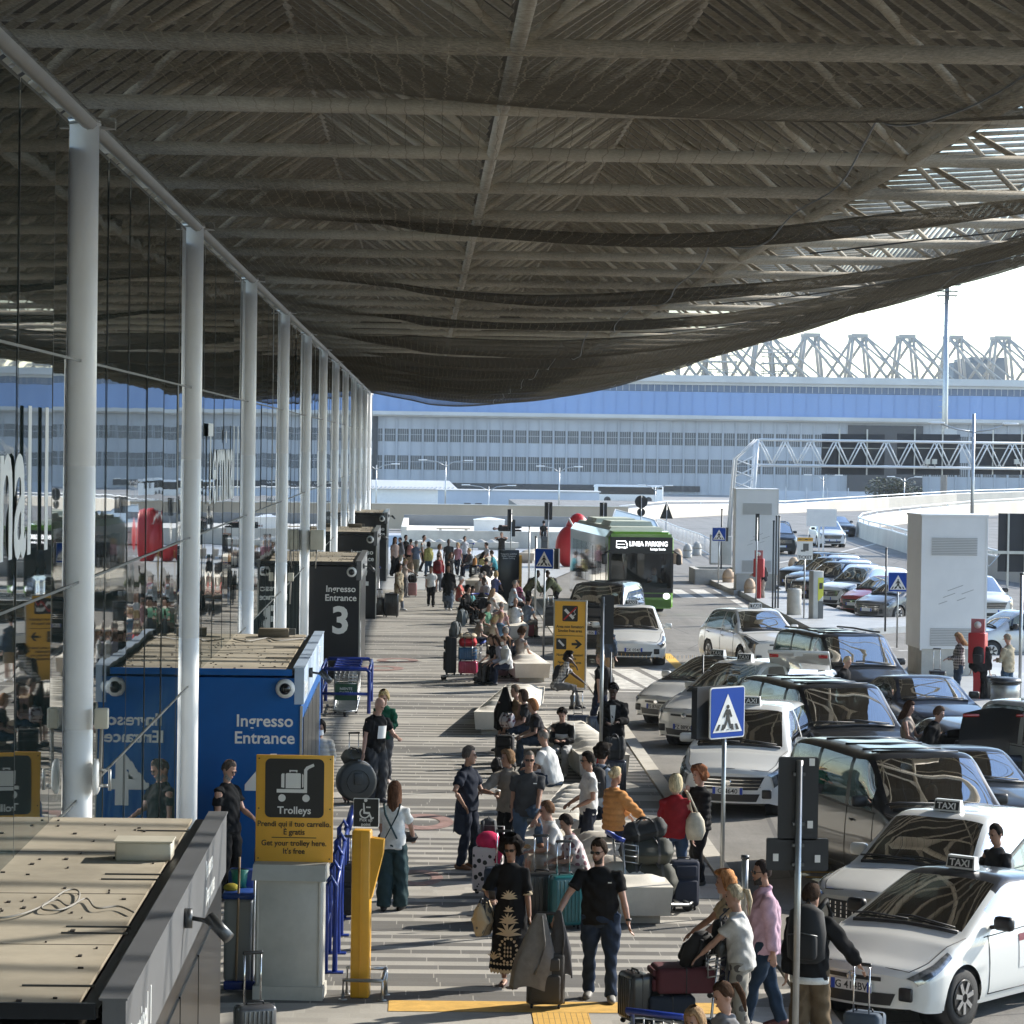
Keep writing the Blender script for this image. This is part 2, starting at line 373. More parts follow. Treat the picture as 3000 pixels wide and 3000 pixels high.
for k in range(13):
    y = CY0+CP*k
    if y > 168: break
    c = thing('column', ['nearest white steel column, left of all, carrying a small camera box', 'second nearest white column beside the blue entrance'][k] if k < 2 else 'white round steel column in the far run along the glass terminal front', 'column', (-3.06, y, 0), group='white columns of the terminal front')
    B('shaft', M_colw, c, lambda b: b.lathe([(.132, 0), (.132, 3.6), (.129, 3.605), (.129, 3.62), (.132, 3.625), (.132, 5.95), (.129, 5.955), (.129, 5.97), (.132, 5.975), (.132, 9.02)], n=28))
    B('top_bracket', M_steel, c, lambda b: (b.box((.1, .25, 9.04), (.3, .12, .1)), b.lathe([(.15, 9.0), (.15, 9.06)], n=20)))
# ------------------------------------------------ canopy: space frame, slats, net
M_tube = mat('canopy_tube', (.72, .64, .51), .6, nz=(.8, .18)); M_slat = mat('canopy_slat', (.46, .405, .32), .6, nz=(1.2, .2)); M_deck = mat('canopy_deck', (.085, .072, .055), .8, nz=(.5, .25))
can = thing('canopy', 'long tubular space frame canopy over the pavement and taxi lanes', 'canopy', (0, 0, 0))
CZ, RZ_, CS = 11.1, 13.7, 6.6
XV = [-13., -5.96, 1.08, 8.12, 15.16]
ys = [36.2+CS*k for k in range(-11, 20)]
for k, y in enumerate(ys):
    B('cross_beam', M_tube, can, lambda b: b.tube([(-13, y, CZ), (15.3, y, CZ)], .115, 10))
    if k == len(ys)-1: break
    b = MB(); ym = y+CS/2
    for i in range(4):
        xa, xb = XV[i], XV[i+1]; xm = (xa+xb)/2
        for (px_, py_) in ((xa, y), (xb, y), (xa, y+CS), (xb, y+CS)): b.tube([(px_, py_, CZ), (xm, ym, RZ_)], .07, 6)
        b.tube([(xm, ym, RZ_), (xm, ym+CS, RZ_)], .08, 6)
        if i < 3: b.tube([(xm, ym, RZ_), (XV[i+1]+3.52, ym, RZ_)], .08, 6)
    for j in range(4):                                         # outer lattice edge
        yy = y+CS*j/4; b.tube([(15.16, yy, CZ), (17.6, yy+CS/8, RZ_+.4)], .05, 5); b.tube([(15.16, yy+CS/4, CZ), (17.6, yy+CS/8, RZ_+.4)], .05, 5)
        b.tube([(11.64, yy+CS/8, RZ_), (17.6, yy+CS/8, RZ_+.4)], .06, 5)
    b.tube([(17.6, y, RZ_+.4), (17.6, y+CS, RZ_+.4)], .07, 6)
    b.build('bracing', M_tube, can)
    b = MB(); nsl = 7
    for i in range(4):
        xa, xb = XV[i], XV[i+1]; xm = (xa+xb)/2
        for s_ in range(nsl):
            yy = y+CS*(s_+.5)/nsl
            for (x0, x1) in ((xa+.12, xm), (xb-.12, xm)):
                if (i == 3 and x0 > xm) or (i == 0 and s_ % 2): continue
                L_ = math.hypot(x1-x0, RZ_-CZ-.2); an = math.atan2(RZ_-CZ-.2, x1-x0)
                b.box((0, 0, 0), (L_, .15, .09), T((x0+x1)/2, yy, (CZ+RZ_+.2)/2) @ RY(-an))
    b.build('roof_slat', M_slat, can)
for x in XV: B('spine_beam', M_tube, can, lambda b: b.tube([(x, ys[0], CZ), (x, ys[-1], CZ)], .10, 10))
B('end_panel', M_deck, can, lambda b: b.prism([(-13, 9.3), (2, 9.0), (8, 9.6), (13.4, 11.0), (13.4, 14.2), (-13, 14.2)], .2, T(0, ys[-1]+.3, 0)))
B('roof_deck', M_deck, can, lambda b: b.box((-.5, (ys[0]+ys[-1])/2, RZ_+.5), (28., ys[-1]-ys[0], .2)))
def netmat(n, l, b):
    tc = n.new('ShaderNodeTexCoord'); sp = n.new('ShaderNodeSeparateXYZ'); l.new(tc.outputs['Object'], sp.inputs[0])
    wob = nz(n, l, tc.outputs['Object'], 3.0, 2)
    fx = mth(n, l, 'FRACT', mth(n, l, 'ADD', mth(n, l, 'DIVIDE', sp.outputs[0], .15), mth(n, l, 'MULTIPLY', wob, .55)))
    cord = mth(n, l, 'LESS_THAN', fx, .06)
    fy = mth(n, l, 'FRACT', mth(n, l, 'DIVIDE', sp.outputs[1], .15)); cordy = mth(n, l, 'LESS_THAN', fy, .16)
    lw = n.new('ShaderNodeLayerWeight'); lw.inputs[0].default_value = .5
    fac_ = mth(n, l, 'MINIMUM', mth(n, l, 'ADD', .12, mth(n, l, 'MULTIPLY', mth(n, l, 'POWER', lw.outputs['Facing'], 5), .88)), .97)
    patch = mth(n, l, 'ADD', nz(n, l, tc.outputs['Object'], .25, 3), mth(n, l, 'MULTIPLY', mth(n, l, 'SUBTRACT', nz(n, l, tc.outputs['Object'], 26, 2, .7), .5), 1.5))
    fac_ = mth(n, l, 'MULTIPLY', fac_, mth(n, l, 'ADD', .65, mth(n, l, 'MULTIPLY', patch, .7)))
    a = mth(n, l, 'MAXIMUM', fac_, mth(n, l, 'MAXIMUM', mth(n, l, 'MULTIPLY', cord, .55), mth(n, l, 'MULTIPLY', cordy, .16)))
    df = n.new('ShaderNodeBsdfDiffuse'); l.new(mixc(n, l, cord, (.095, .088, .073), (.22, .20, .16)), df.inputs[0]); tr = n.new('ShaderNodeBsdfTransparent')
    mx = n.new('ShaderNodeMixShader'); l.new(a, mx.inputs[0]); l.new(tr.outputs[0], mx.inputs[1]); l.new(df.outputs[0], mx.inputs[2])
    l.new(mx.outputs[0], n['Material Output'].inputs[0])
M_net = node_mat('netting', netmat)
def net_z(x, y):
    z = 8.68+.0172*(x-2.2)**2
    edge = min(1, max(0, (x+2.95)/3))*min(1, max(0, (15.3-x)/3))
    return z-(.50*abs(math.sin(math.pi*(y-36.2)/13.2))**.8+.16*noise.noise(Vector((x*.25, y*.11, 0))))*edge+.10*noise.noise(Vector((x*.05, y*.3, 4)))*edge+.18-.30*max(0, 1-(x+2.95)/2.5)
b = MB(); NY0, NY1 = -36., 161.
b.grid(lambda u, v: (lerp(-2.95, 15.3, u), lerp(NY0, NY1, v), net_z(lerp(-2.95, 15.3, u), lerp(NY0, NY1, v))), 44, 420)
net = tag(b.build('safety_net', M_net), 'dark fine mesh bird net sagging below the whole canopy', 'net')
for x in (3.5, 9.5):                                           # laced seams of the net
    pts = [(x+.12*noise.noise(Vector((0, y*.4, x))), y, net_z(x, y)-.02) for y in [10+.5*k for k in range(290)]]
    B('seam_rope', M_dsteel, net, lambda b: b.tube(pts, .009, 4))
for k in range(9):
    y0 = 38+13.2*k; pts = [(x, y0+.5*math.sin(x*.5+k)+.2*noise.noise(Vector((x, k, 1))), net_z(x, y0)-.03) for x in [5+.4*j for j in range(26)]]
    B('seam_rope', M_dsteel, net, lambda b: b.tube(pts, .011, 4))
pts = [(15.3, y, net_z(15.3, y)) for y in [NY0+2*k for k in range(99)]]; B('edge_rope', M_dsteel, net, lambda b: b.tube(pts, .035, 6))
pts = [(lerp(-2.95, 15.3, t/40), NY1, net_z(lerp(-2.95, 15.3, t/40), NY1)) for t in range(41)]; B('edge_rope', M_dsteel, net, lambda b: b.tube(pts, .035, 6))
# ------------------------------------------------ entrance vestibules on the facade
M_beige = mat('roof_panel_beige', (.40, .352, .272), .8, nz=(.9, .28), bump=(14, .15, .01))
M_dirt = mat('dark_dirt', (.05, .042, .035), .95)
M_band = mat('band_grey', (.13, .133, .142), .4, nz=(1.5, .1)); M_bandl = mat('band_light_blue', (.42, .52, .66), .4, nz=(1.5, .1))
M_navy = mat('panel_navy', (.008, .011, .016), .3, coat=.1, spec=.3); M_bluep = mat('panel_blue', (.004, .105, .37), .45, spec=.2, nz=(1, .10))
M_cable = mat('cable_grey', (.30, .28, .25), .7); M_cream = mat('cream_plastic', (.60, .56, .46), .5, nz=(3, .1))
BX0, BX1, BH = -3.08, -1.65, 3.07
def vestibule_(y0, L, panel, band, num, label, near=False):
    t = thing('entrance_vestibule', label, 'entrance', (0, y0, 0), group='entrance boxes along the terminal front')
    w = BX1-BX0; cx = (BX0+BX1)/2; rd = random.Random(int(y0))
    B('shell', panel, t, lambda b: b.box((cx, L/2, BH/2-.06), (w, L, BH-.12)))
    B('roof', M_beige, t, lambda b: b.box((cx-.12, L/2+.02, BH-.045), (w-.26, L-.06, .03)))
    for k in (1, 2, 3): B('roof_seam', M_dirt, t, lambda b: b.box((cx-.12, L*k/4, BH-.029), (w-.26, .008, .003)))
    B('gutter', M_black, t, lambda b: b.box((BX1-.17, L/2, BH-.06), (.10, L-.04, .05)))
    f = B('fascia', band, t, lambda b: (b.box((BX1-.03, L/2, BH-.23), (.13, L+.02, .5)), b.box((BX1-.035, L/2, BH+.025), (.16, L+.03, .012))))
    B('end_trim', panel, t, lambda b: b.box((cx-.06, -.015, BH-.04), (w-.14, .03, .09)))
    B('corner_post', M_steel, t, lambda b: b.box((BX1+.005, -.004, BH/2-.25), (.035, .03, BH-.5)))
    for k in range(4): B('door', M_navy, t, lambda b: b.box((BX1+.004, L*(.18+.2*k), 1.2), (.02, L*.19, 2.3)))
    text('entrance_lettering', 'Ingresso\nEntrance', .235, M_wtext, t, T(BX1-.50, -.006, 2.28), bold=.018)
    text('number', num, .98, M_wtext, t, T(BX1-.50, -.006, 1.20), bold=.03)
    text('number', num, 1.3, M_wtext, t, T(BX1+.016, .9, .55) @ RZ(math.pi/2), bold=.03)
    for s_, y_, z_, h_ in (('Terminal 1', .12, BH-.40, .33), ('Partenze\nDepartures', L*.72, BH-.2, .2)):
        text('fascia_lettering', s_, h_, M_wtext, f, T(BX1+.037, y_, z_) @ RZ(math.pi/2), align='LEFT', bold=.012)
    rl = B('roof_litter', M_dirt, t, lambda b: [b.box((cx-.12+rd.uniform(-.55, .55), rd.uniform(.1, L-.2), BH-.026), (rd.uniform(.006, .035), rd.uniform(.01, .06), .012)) for _ in range(60)]); rl['kind'] = 'stuff'
    for q in (.08, .3, .33, .58, .61, .9): B('roof_clamp', M_dsteel, t, lambda b: b.box((BX1-.42, L*q, BH-.026), (.42, .016, .012)))
    return t
VB = [(16.3, 8.3, M_navy, M_band, '5', 'dark entrance box with grey fascia, nearest of all, dusty beige roof'),
      (40.5, 7.9, M_bluep, M_bandl, '4', 'bright blue entrance box reading Ingresso Entrance'),
      (77.5, 8.0, M_navy, M_band, '3', 'dark entrance box with a big white number 3'),
      (104., 7.7, M_navy, M_band, '2', 'dark entrance box just behind the number 3 one'),
      (133., 7.8, M_navy, M_band, '1', 'dark entrance box farthest along the terminal front')]
wlab = ['on the nearest dark entrance box', 'on the blue entrance box', 'on the entrance box with number 3', 'on the entrance box behind number 3', 'on the farthest entrance box']
for (y0, L, pm, bm, num, lb), wl_ in zip(VB, wlab):
    vestibule_(y0, L, pm, bm, num, lb)
    d = thing('dome_camera', 'white dome security camera '+wl_, 'camera', (BX1-.22 if y0 > 20 else BX1-.75, y0-.03, BH-.26 if y0 > 20 else BH-.24), group='dome cameras on the entrance boxes')
    B('base', M_white, d, lambda b: b.lathe([(.135, 0), (.135, -.03), (.11, -.07), (.09, -.08)], n=20, ax='y'))
    B('dome', mat('dark_dome', (.01, .01, .012), .05), d, lambda b: b.ball((0, -.08, 0), .082))
    for q, yy in enumerate(([y0+4.0] if y0 < 20 else [y0+1.7])):
        s_ = thing('spotlight', 'dark cylindrical spotlight on a bracket '+wl_, 'lamp', (BX1+.04, yy, BH-.17), group='spotlights on the entrance boxes')
        B('base_plate', M_dsteel, s_, lambda b: b.lathe([(.07, 0), (.07, .05)], n=16, ax='x'))
        B('arm', M_dsteel, s_, lambda b: b.tube([(.05, 0, 0), (.13, -.02, -.01), (.19, -.05, -.03)], .016))
        B('lamp_head', M_dsteel, s_, lambda b: b.tube([(.165, -.01, .01), (.31, -.10, -.12)], .045, 14))
bx = thing('junction_box', 'cream junction box on the roof of the nearest entrance box', 'box', (BX1-.42, 16.3+5.9, BH-.03))
B('case', M_cream, bx, lambda b: b.rbox((0, 0, .07), (.42, .3, .14), .015)); B('lid', M_cream, bx, lambda b: b.box((0, 0, .146), (.44, .32, .012)))
b = MB(); z = BH-.015; y0 = 16.3; P_ = lambda t, u: (BX0+.1+t*1.15, y0+u*8.2, z+.012)
b.tube(smooth([P_(0, .5), P_(.07, .42), P_(.18, .36), P_(.3, .37), P_(.40, .42), P_(.46, .5), P_(.54, .5), P_(.58, .44), P_(.52, .4), P_(.42, .4), P_(.40, .43), P_(.46, .45), P_(.55, .42), P_(.62, .46), P_(.72, .41), P_(.84, .42), P_(.95, .39)]), .007, 6)
tag(b.build('cable', M_cable), 'thin grey cable coiled loosely on the nearest beige roof', 'cable')
b = MB(); y0 = 40.5
b.tube(smooth([P_(0, .75), P_(.2, .7), P_(.45, .8), P_(.6, .72), P_(.95, .8)]), .012, 6); tag(b.build('cable', M_cable), 'grey cable lying across the roof of the blue entrance box', 'cable')
for (y0, xo, ln, lb) in ((40.5, -.75, 7.2, 'brown box lying on the roof of the blue entrance'), (104, -.9, 6.5, 'brown box lying on the roof behind number 3')):
    t = thing('junction_box', lb, 'box', (BX1+xo, y0+ln, BH-.03)); B('case', mat('brown_box', (.16, .13, .09), .7), t, lambda b: b.rbox((0, 0, .07), (.5, .3, .14), .02)); B('lid', M_dsteel, t, lambda b: b.box((.3, 0, .09), (.1, .2, .1)))
for (y, z, lb, w) in ((CY0, 3.72, 'cream box fixed to the nearest white column', .12), (CY0, 3.2, 'oval white bracket plate fixed to the nearest white column', .05), (CY0+CP*4, 3.7, 'cream cabinet fixed to a far white column beside number 3', .34), (CY0+CP*3, 3.3, 'small cream box fixed to the fourth white column', .12)):
    t = thing('column_box', lb, 'box', (-3.03+.13, y-.1, z))
    if 'oval' in lb:
        B('plate', M_white, t, lambda b: b.lathe([(.16, 0), (.16, .03), (.13, .045)], n=20, ax='x')); B('bracket', M_steel, t, lambda b: (b.tube([(.04, 0, .06), (.14, -.03, .06), (.14, -.03, -.12)], .015), b.tube([(.04, 0, -.08), (.12, -.02, -.08)], .015)))
    else:
        B('case', M_cream, t, lambda b: b.rbox((w/2, 0, 0), (w, w*.9, w*1.5), .01)); B('conduit', M_cable, t, lambda b: b.tube([(w*.5, 0, -w*.7), (w*.4, 0, -w*.7-.5)], .015))
# ------------------------------------------------ far hangar
M_hw = mat('hangar_wall', (.44, .46, .49), .8, nz=(.06, .14, (1, 1, .1))); M_hb = mat('hangar_blue', (.20, .32, .56), .7, nz=(.05, .12, (1, 1, .12)))
M_hl = mat('hangar_ledge', (.55, .55, .53), .8, nz=(.1, .12)); M_hg = mat('hangar_glass', (.03, .045, .06), .25); M_hf = mat('window_bar', (.50, .52, .55), .7)
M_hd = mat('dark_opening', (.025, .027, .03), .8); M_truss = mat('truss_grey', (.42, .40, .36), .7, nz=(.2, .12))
HY = 600.; hz = lambda py, px=1500: D(px, py, HY).z
hx = lambda px: D(px, 1306, HY).x
hg = thing('hangar', 'huge pale aircraft hangar with blue upper band and two window rows', 'hangar', (0, HY, 0))
XL, XR, pit = -70., 300., 2.68
B('wall', M_hw, hg, lambda b: b.box(((XL+XR)/2, 12, 5.5), (XR-XL, 20, 17.8)))
B('upper_band', M_hb, hg, lambda b: (b.box(((XL+XR)/2, 12, 15.3), (XR-XL, 22, 4.9)), [b.box((XL+2.6*k, .9, 15.3), (.06, .06, 4.8)) for k in range(142)]))
B('ledge', M_hl, hg, lambda b: (b.box(((XL+XR)/2, 11.6, 12.55), (XR-XL, 24, .75)), b.box(((XL+XR)/2, 11.8, 12.05), (XR-XL, 22.6, .35)), b.box(((XL+XR)/2, 11.7, 20.2), (XR-XL, 24, .9)), b.box(((XL+XR)/2, 11.7, 19.45), (XR-XL, 22.5, .6))))
B('clerestory', mat('clerestory_blue', (.05, .10, .19), .3), hg, lambda b: b.box(((XL+XR)/2, 12, 18.5), (XR-XL, 22.1, 1.4)))
B('clerestory_bar', M_hf, hg, lambda b: [b.box((XL+1.3*k, .9, 18.5), (.1, .1, 1.4)) for k in range(284)])
for k in range(138):
    x = XL+pit*k
    if x < -13 or x > 130: continue
    for z0, z1 in ((6.75, 9.35), (1.05, 3.9)):
        w = B('window', M_hg, hg, lambda b: b.box((x+pit/2, 1.98, (z0+z1)/2), (pit-.5, .1, z1-z0)))
        if x < 115: B('window_bar', M_hf, w, lambda b: ([b.box((x+.25+(pit-.5)*q/5, 1.9, (z0+z1)/2), (.06, .06, z1-z0)) for q in range(1, 5)], b.box((x+pit/2, 1.88, z0+(z1-z0)*.55), (pit-.5, .06, .08))))
B('pilaster', M_hw, hg, lambda b: [b.box((XL+pit*k, 1.85, 4.2), (.26, .5, 15)) for k in range(139)])
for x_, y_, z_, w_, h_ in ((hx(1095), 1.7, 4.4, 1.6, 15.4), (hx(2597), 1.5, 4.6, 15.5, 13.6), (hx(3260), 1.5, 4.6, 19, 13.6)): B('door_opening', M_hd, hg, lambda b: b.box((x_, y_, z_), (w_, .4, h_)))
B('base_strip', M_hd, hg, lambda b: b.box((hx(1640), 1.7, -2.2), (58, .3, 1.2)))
B('roof', M_hl, hg, lambda b: b.box(((XL+XR)/2, 40, 20.9), (XR-XL, 80, .5)))
B('plant_room', mat('plant_room', (.2, .22, .23), .7), hg, lambda b: (b.box((hx(2920), 30, 23), (11, 20, 4.4)), b.box((hx(2960), 34, 25), (8, 20, 3))))
tr0 = None
for k in range(-5, 9):
    px = 2385+141*k; x0 = hx(px)
    if tr0 is None:
        tr0 = thing('roof_truss', 'pale A-shaped roof pylon with long stays, in the row on the hangar roof', 'truss', (x0, HY, 20.6), group='roof pylons of the hangar')
        B('pylon', M_truss, tr0, lambda b: [(b.tube([(dx*.55, 6+dy, 0), (dx*.30, 6+dy, 9.2)], .34, 6)) for dx in (-4.2, 4.2) for dy in (0, 5)])
        B('cap_beam', M_truss, tr0, lambda b: [b.box((0, 6+dy, 9.4), (3.4, .7, .7)) for dy in (0, 5)])
        B('stay', M_truss, tr0, lambda b: [(b.tube([(sx*1.3, 6+dy, 9.2), (sx*1.3+7.2, 3+dy, 0)], .34, 5), b.tube([(sx*1.3, 6+dy, 9.2), (sx*1.3-5.5, 9+dy, 0)], .32, 5), b.tube([(sx*1.3, 6+dy, 9.2), (sx*1.3+11, 1+dy, -.2)], .22, 5)) for sx in (-1, 1) for dy in (0,)])
    else: dup(tr0, (x0, HY, 20.6))
sc_ = None
for px in (2110, 2290):
    if sc_ is None:
        sc_ = thing('scaffold', 'grey scaffold tower on the hangar roof', 'scaffold', (hx(px), HY+4, 21), group='scaffolds on the hangar roof')
        B('frame', M_truss, sc_, lambda b: ([b.box((-3.5+1.75*k, dy, 3.2), (.14, .14, 6.4)) for k in range(5) for dy in (0, 3)], [b.box((0, dy, 1.5*j), (8, .12, .14)) for j in range(5) for dy in (0, 3)]))
        B('deck', M_hl, sc_, lambda b: [b.box((0, 1.5, 2.2*j+1), (7.5, 2.6, .2)) for j in range(3)])
    else: dup(sc_, (hx(px), HY+4, 20.8))
# low airport buildings and walls in front of the hangar
M_bw = mat('blue_grey_wall', (.42, .47, .54), .8, nz=(.2, .1))
p = D(1210, 1432, 420); t = thing('shed', 'low white shed with a ribbed metal roof before the hangar', 'shed', (p.x, 420, -3.4))
B('wall', M_white, t, lambda b: b.box((0, 3, 1.6), (13, 6, 3.2))); B('roof', M_hl, t, lambda b: (b.add([(-7, -1, 3.2), (6.5, -1, 3.2), (5.2, 4, 4.4), (-7, 4, 4.4)], [(0, 1, 2, 3)]), [b.box((-6.8+.6*k, .0, 3.5), (.08, 2, .1)) for k in range(22)]))
p = D(1520, 1450, 400); t = thing('low_building', 'long low bluish wall building in front of the hangar doors', 'building', (p.x, 400, -3.4))
B('wall', M_bw, t, lambda b: b.box((0, 3, 1.7), (22, 6, 3.4))); B('window', M_hd, t, lambda b: [b.box((x, -.02, 1.2), (.9, .1, 1.0)) for x in (6, 8, -7, -5.5)]); B('roof', M_hl, t, lambda b: b.box((0, 3, 3.45), (22.4, 6.3, .12)))
p = D(1880, 1450, 395); t = thing('boundary_wall', 'low pale boundary wall below the parked coach', 'wall', (p.x, 395, -3.4)); B('wall', M_conc, t, lambda b: b.box((0, 0, .6), (16, .5, 1.2))); B('coping', M_hl, t, lambda b: b.box((0, 0, 1.24), (16.2, .7, .1)))
t = thing('security_fence', 'long grey mesh security fence with posts at the foot of the hangar', 'fence', (hx(2400), 420, -3.4))
B('panel', M_bw, t, lambda b: b.box((10, 0, 2.0), (85, .08, 3.4))); [B('post', M_hf, t, lambda b: b.box((-32+3*k, -.12, 2.1), (.15, .12, 4.2))) for k in range(29)]
# parapet and planter at the end of the plaza
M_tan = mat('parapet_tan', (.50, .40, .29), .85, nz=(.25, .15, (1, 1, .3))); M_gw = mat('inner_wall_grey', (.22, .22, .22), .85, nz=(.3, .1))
p0, p1 = D(1060, 1500, 215), D(1840, 1500, 215)
t = thing('parapet_wall', 'long tan concrete parapet closing the far end of the plaza', 'wall', (0, 215, 0))
B('wall', M_tan, t, lambda b: b.box(((p0.x+p1.x)/2, 0, .9), (p1.x-p0.x, .4, 1.8))); B('coping', M_pconc, t, lambda b: b.box(((p0.x+p1.x)/2, 0, 1.83), (p1.x-p0.x, .5, .07)))
xa, xb = D(1176, 1590, 178).x, D(1900, 1590, 178).x
t = thing('planter', 'wide pale concrete planter with a deep grey inner wall on the plaza', 'planter', (0, 178, 0))
B('front_wall', M_pconc, t, lambda b: b.box(((xa+xb)/2, 0, .5), (xb-xa, .35, 1.0))); B('side_wall', M_pconc, t, lambda b: b.box((xa+.15, 11, .6), (.35, 22, 1.2)))
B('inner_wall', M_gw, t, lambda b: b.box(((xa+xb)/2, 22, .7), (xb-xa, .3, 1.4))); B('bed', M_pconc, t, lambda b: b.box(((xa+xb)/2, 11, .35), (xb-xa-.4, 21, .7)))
p = D(1433, 1550, 184); t = thing('utility_block', 'white block with a low pyramid top in the planter', 'block', (p.x, 184, .7))
B('body', M_white, t, lambda b: b.box((0, 0, .42), (1.9, 1.6, .84))); B('roof', M_white, t, lambda b: b.box((0, 0, .92), (2.0, 1.7, .16), top=(.1, .1)))
p = D(1328, 1552, 182); t = thing('timber_bench', 'flat timber slat bench inside the planter', 'bench', (p.x, 182, .7)); B('seat', mat('old_timber', (.38, .30, .2), .8), t, lambda b: [b.box((0, .2*k, .3), (2.1, .16, .05)) for k in range(4)]); B('leg', M_conc, t, lambda b: [b.box((x, .3, .14), (.15, .7, .28)) for x in (-.8, .8)])
p = D(1850, 1508, 200); t = thing('skylight', 'pale sloped glass skylight beyond the bus', 'skylight', (p.x, 200, .3)); B('glass', mat('skylight_glass', (.35, .42, .45), .2), t, lambda b: b.add([(-1.7, -1.5, .2), (1.9, -1.5, .2), (1.7, 1.5, .9), (-1.0, 1.5, 1.6)], [(0, 1, 2, 3)])); B('frame', M_hl, t, lambda b: (b.tube([(-1.7, -1.5, .2), (-1.0, 1.5, 1.6), (1.7, 1.5, .9), (1.9, -1.5, .2)], .06), b.box((0, 0, 0), (3.6, 3.2, .3))))
# access ramps with pale concrete barriers
M_ramp = mat('ramp_concrete', (.58, .53, .45), .85, nz=(.4, .12, (1, 1, .25)), bump=(8, .2, .02))
def barrier(name, label, pts, h, rail=True, thick=.25, mat_=None):
    t = thing(name, label, 'barrier', pts[0]); o = Vector(pts[0]); P = [Vector(p)-o for p in pts]
    b = MB()
    b.sm = False
    rings = []
    for k, p in enumerate(P):
        d = (P[min(k+1, len(P)-1)]-P[max(k-1, 0)]); d.z = 0; d.normalize(); nn = Vector((-d.y, d.x, 0))*thick/2
        rings.append([p-nn*1.5, p+nn*1.5, p+nn+Vector((0, 0, h)), p-nn+Vector((0, 0, h))])
    b.loft(rings); b.build('wall', mat_ or M_ramp, t)
    if rail:
        B('rail', M_white, t, lambda b: (b.tube([p+Vector((0, 0, h+.32)) for p in P], .06, 6), b.tube([p+Vector((0, 0, h+.02)) for p in P], .05, 6)))
        B('post', M_white, t, lambda b: [b.box((lerp(P[k], P[k+1], q)+Vector((0, 0, h+.15))), (.09, .09, .34)) for k in range(len(P)-1) for q in ((0, .5) if (P[k+1]-P[k]).length > 3 else (0,))])
    return t
def zat(px, py, Y, z=0.):
    p = D(px, py, Y); p.z = z; return p
def tops(seq, h): return [D(px, py, Y)-Vector((0, 0, h)) for px, py, Y in seq]
barrier('ramp_barrier', 'long pale barrier with white rail rising along the back of the ramp', tops([(1815, 1494, 245), (1950, 1480, 262), (2150, 1478, 280), (2300, 1478, 290), (2420, 1470, 300), (2600, 1459, 312), (2800, 1447, 322), (3080, 1438, 332)], 1.2), 1.2)
ring = [(2889, 1620, 156), (2697, 1582, 174), (2614, 1556, 190), (2545, 1540, 205), (2515, 1529, 215), (2525, 1517, 228), (2570, 1507, 242), (2697, 1492, 262), (2850, 1478, 275), (3080, 1465, 290)]
barrier('ramp_barrier', 'pale curved barrier with white rail wrapping the inside of the ramp', tops(ring, 1.15), 1.15)
barrier('ramp_barrier', 'low pale barrier with white rail right of the nearer vent box', tops([(2880, 1622, 150), (2950, 1640, 144), (3080, 1672, 136)], 1.05), 1.05)
# lamps, masts and gantry
def lamp(px, ytop, Y, arms, label, zb=-3.4, r=.09, arm=1.6):
    p = D(px, ytop, Y); t = thing('street_lamp', label, 'lamp', (p.x, Y, zb), group='street lamps near and far')
    h = p.z-zb
    B('pole', M_steel, t, lambda b: b.tube([(0, 0, 0), (0, 0, h*.6), (0, 0, h)], [r, r*.8, r*.6], 8))
    for s in arms:
        B('arm', M_steel, t, lambda b: b.tube([(0, 0, h-.5), (s*arm*.4, 0, h-.05), (s*arm, 0, h+.1)], r*.5, 6))
        B('lamp_head', M_white, t, lambda b: b.rbox((s*(arm+.35), 0, h+.12), (.9, .3, .12), .05))
lamp(1103, 1362, 300, (-1, 1), 'pale double street lamp beside the last white column')
lamp(1306, 1352, 300, (-1, 1), 'tall pale double street lamp left of centre before the hangar', arm=2.0)
lamp(1432, 1425, 300, (-1, 1), 'short pale double street lamp in front of the low bluish building', arm=2.0)
lamp(1639, 1370, 300, (-1, 1), 'tall pale double street lamp left of the parked coach', arm=1.6)
lamp(1920, 1425, 330, (-1, 1), 'small pale street lamp just right of the parked coach', arm=1.2)
lamp(2412, 1395, 330, (-1, 1), 'distant pale street lamp behind the sign gantry leg', arm=1.4)
lamp(2650, 1400, 330, (1, -1), 'distant street lamp behind the round bush', arm=1.2)
p = D(2853, 1212, 150); t = thing('street_lamp', 'big white double street lamp rising behind the right vent box', 'lamp', (p.x, 150, -.1), group='street lamps near and far')
h = p.z+.1
B('pole', M_steel, t, lambda b: b.tube([(0, 0, 0), (0, 0, h)], [.11, .08], 10))
for s in (-1, 1):
    B('arm', M_steel, t, lambda b: b.tube([(0, 0, h-.95), (s*.9, 0, h-.8), (s*1.7, 0, h-.55)], .04, 6)); B('lamp_head', M_white, t, lambda b: b.rbox((s*1.9, 0, h-.5), (.8, .28, .12), .05))
p = D(2775, 840, 330); t = thing('light_mast', 'very tall grey light mast standing before the hangar', 'mast', (p.x, 330, -3.4)); h = p.z+3.4
B('pole', M_steel, t, lambda b: b.tube([(0, 0, 0), (0, 0, h*.5), (0, 0, h)], [.42, .34, .26], 10))
B('platform', M_dsteel, t, lambda b: ([b.box((0, 0, h-q), (2.9-q*.8, 1.6, .08)) for q in (-.2, .5, 1.0)], [b.box((x, 0, h+.1), (.05, .05, 1.6)) for x in (-1, -.4, .4, 1)], b.tube([(-1.2, 0, h-.9), (0, 0, h-2.2), (1.2, 0, h-.9)], .05, 5), b.tube([(0, 0, h), (0, 0, h+1.2)], .04, 5)))
B('ladder', M_steel, t, lambda b: [b.box((-.5, -.1, q*.7), (.5, .05, .05)) for q in range(12, 35)])
B('service_box', M_hl, t, lambda b: b.box((.6, -.2, 11.6), (1.4, .6, 1.2)))
GYY = 178.
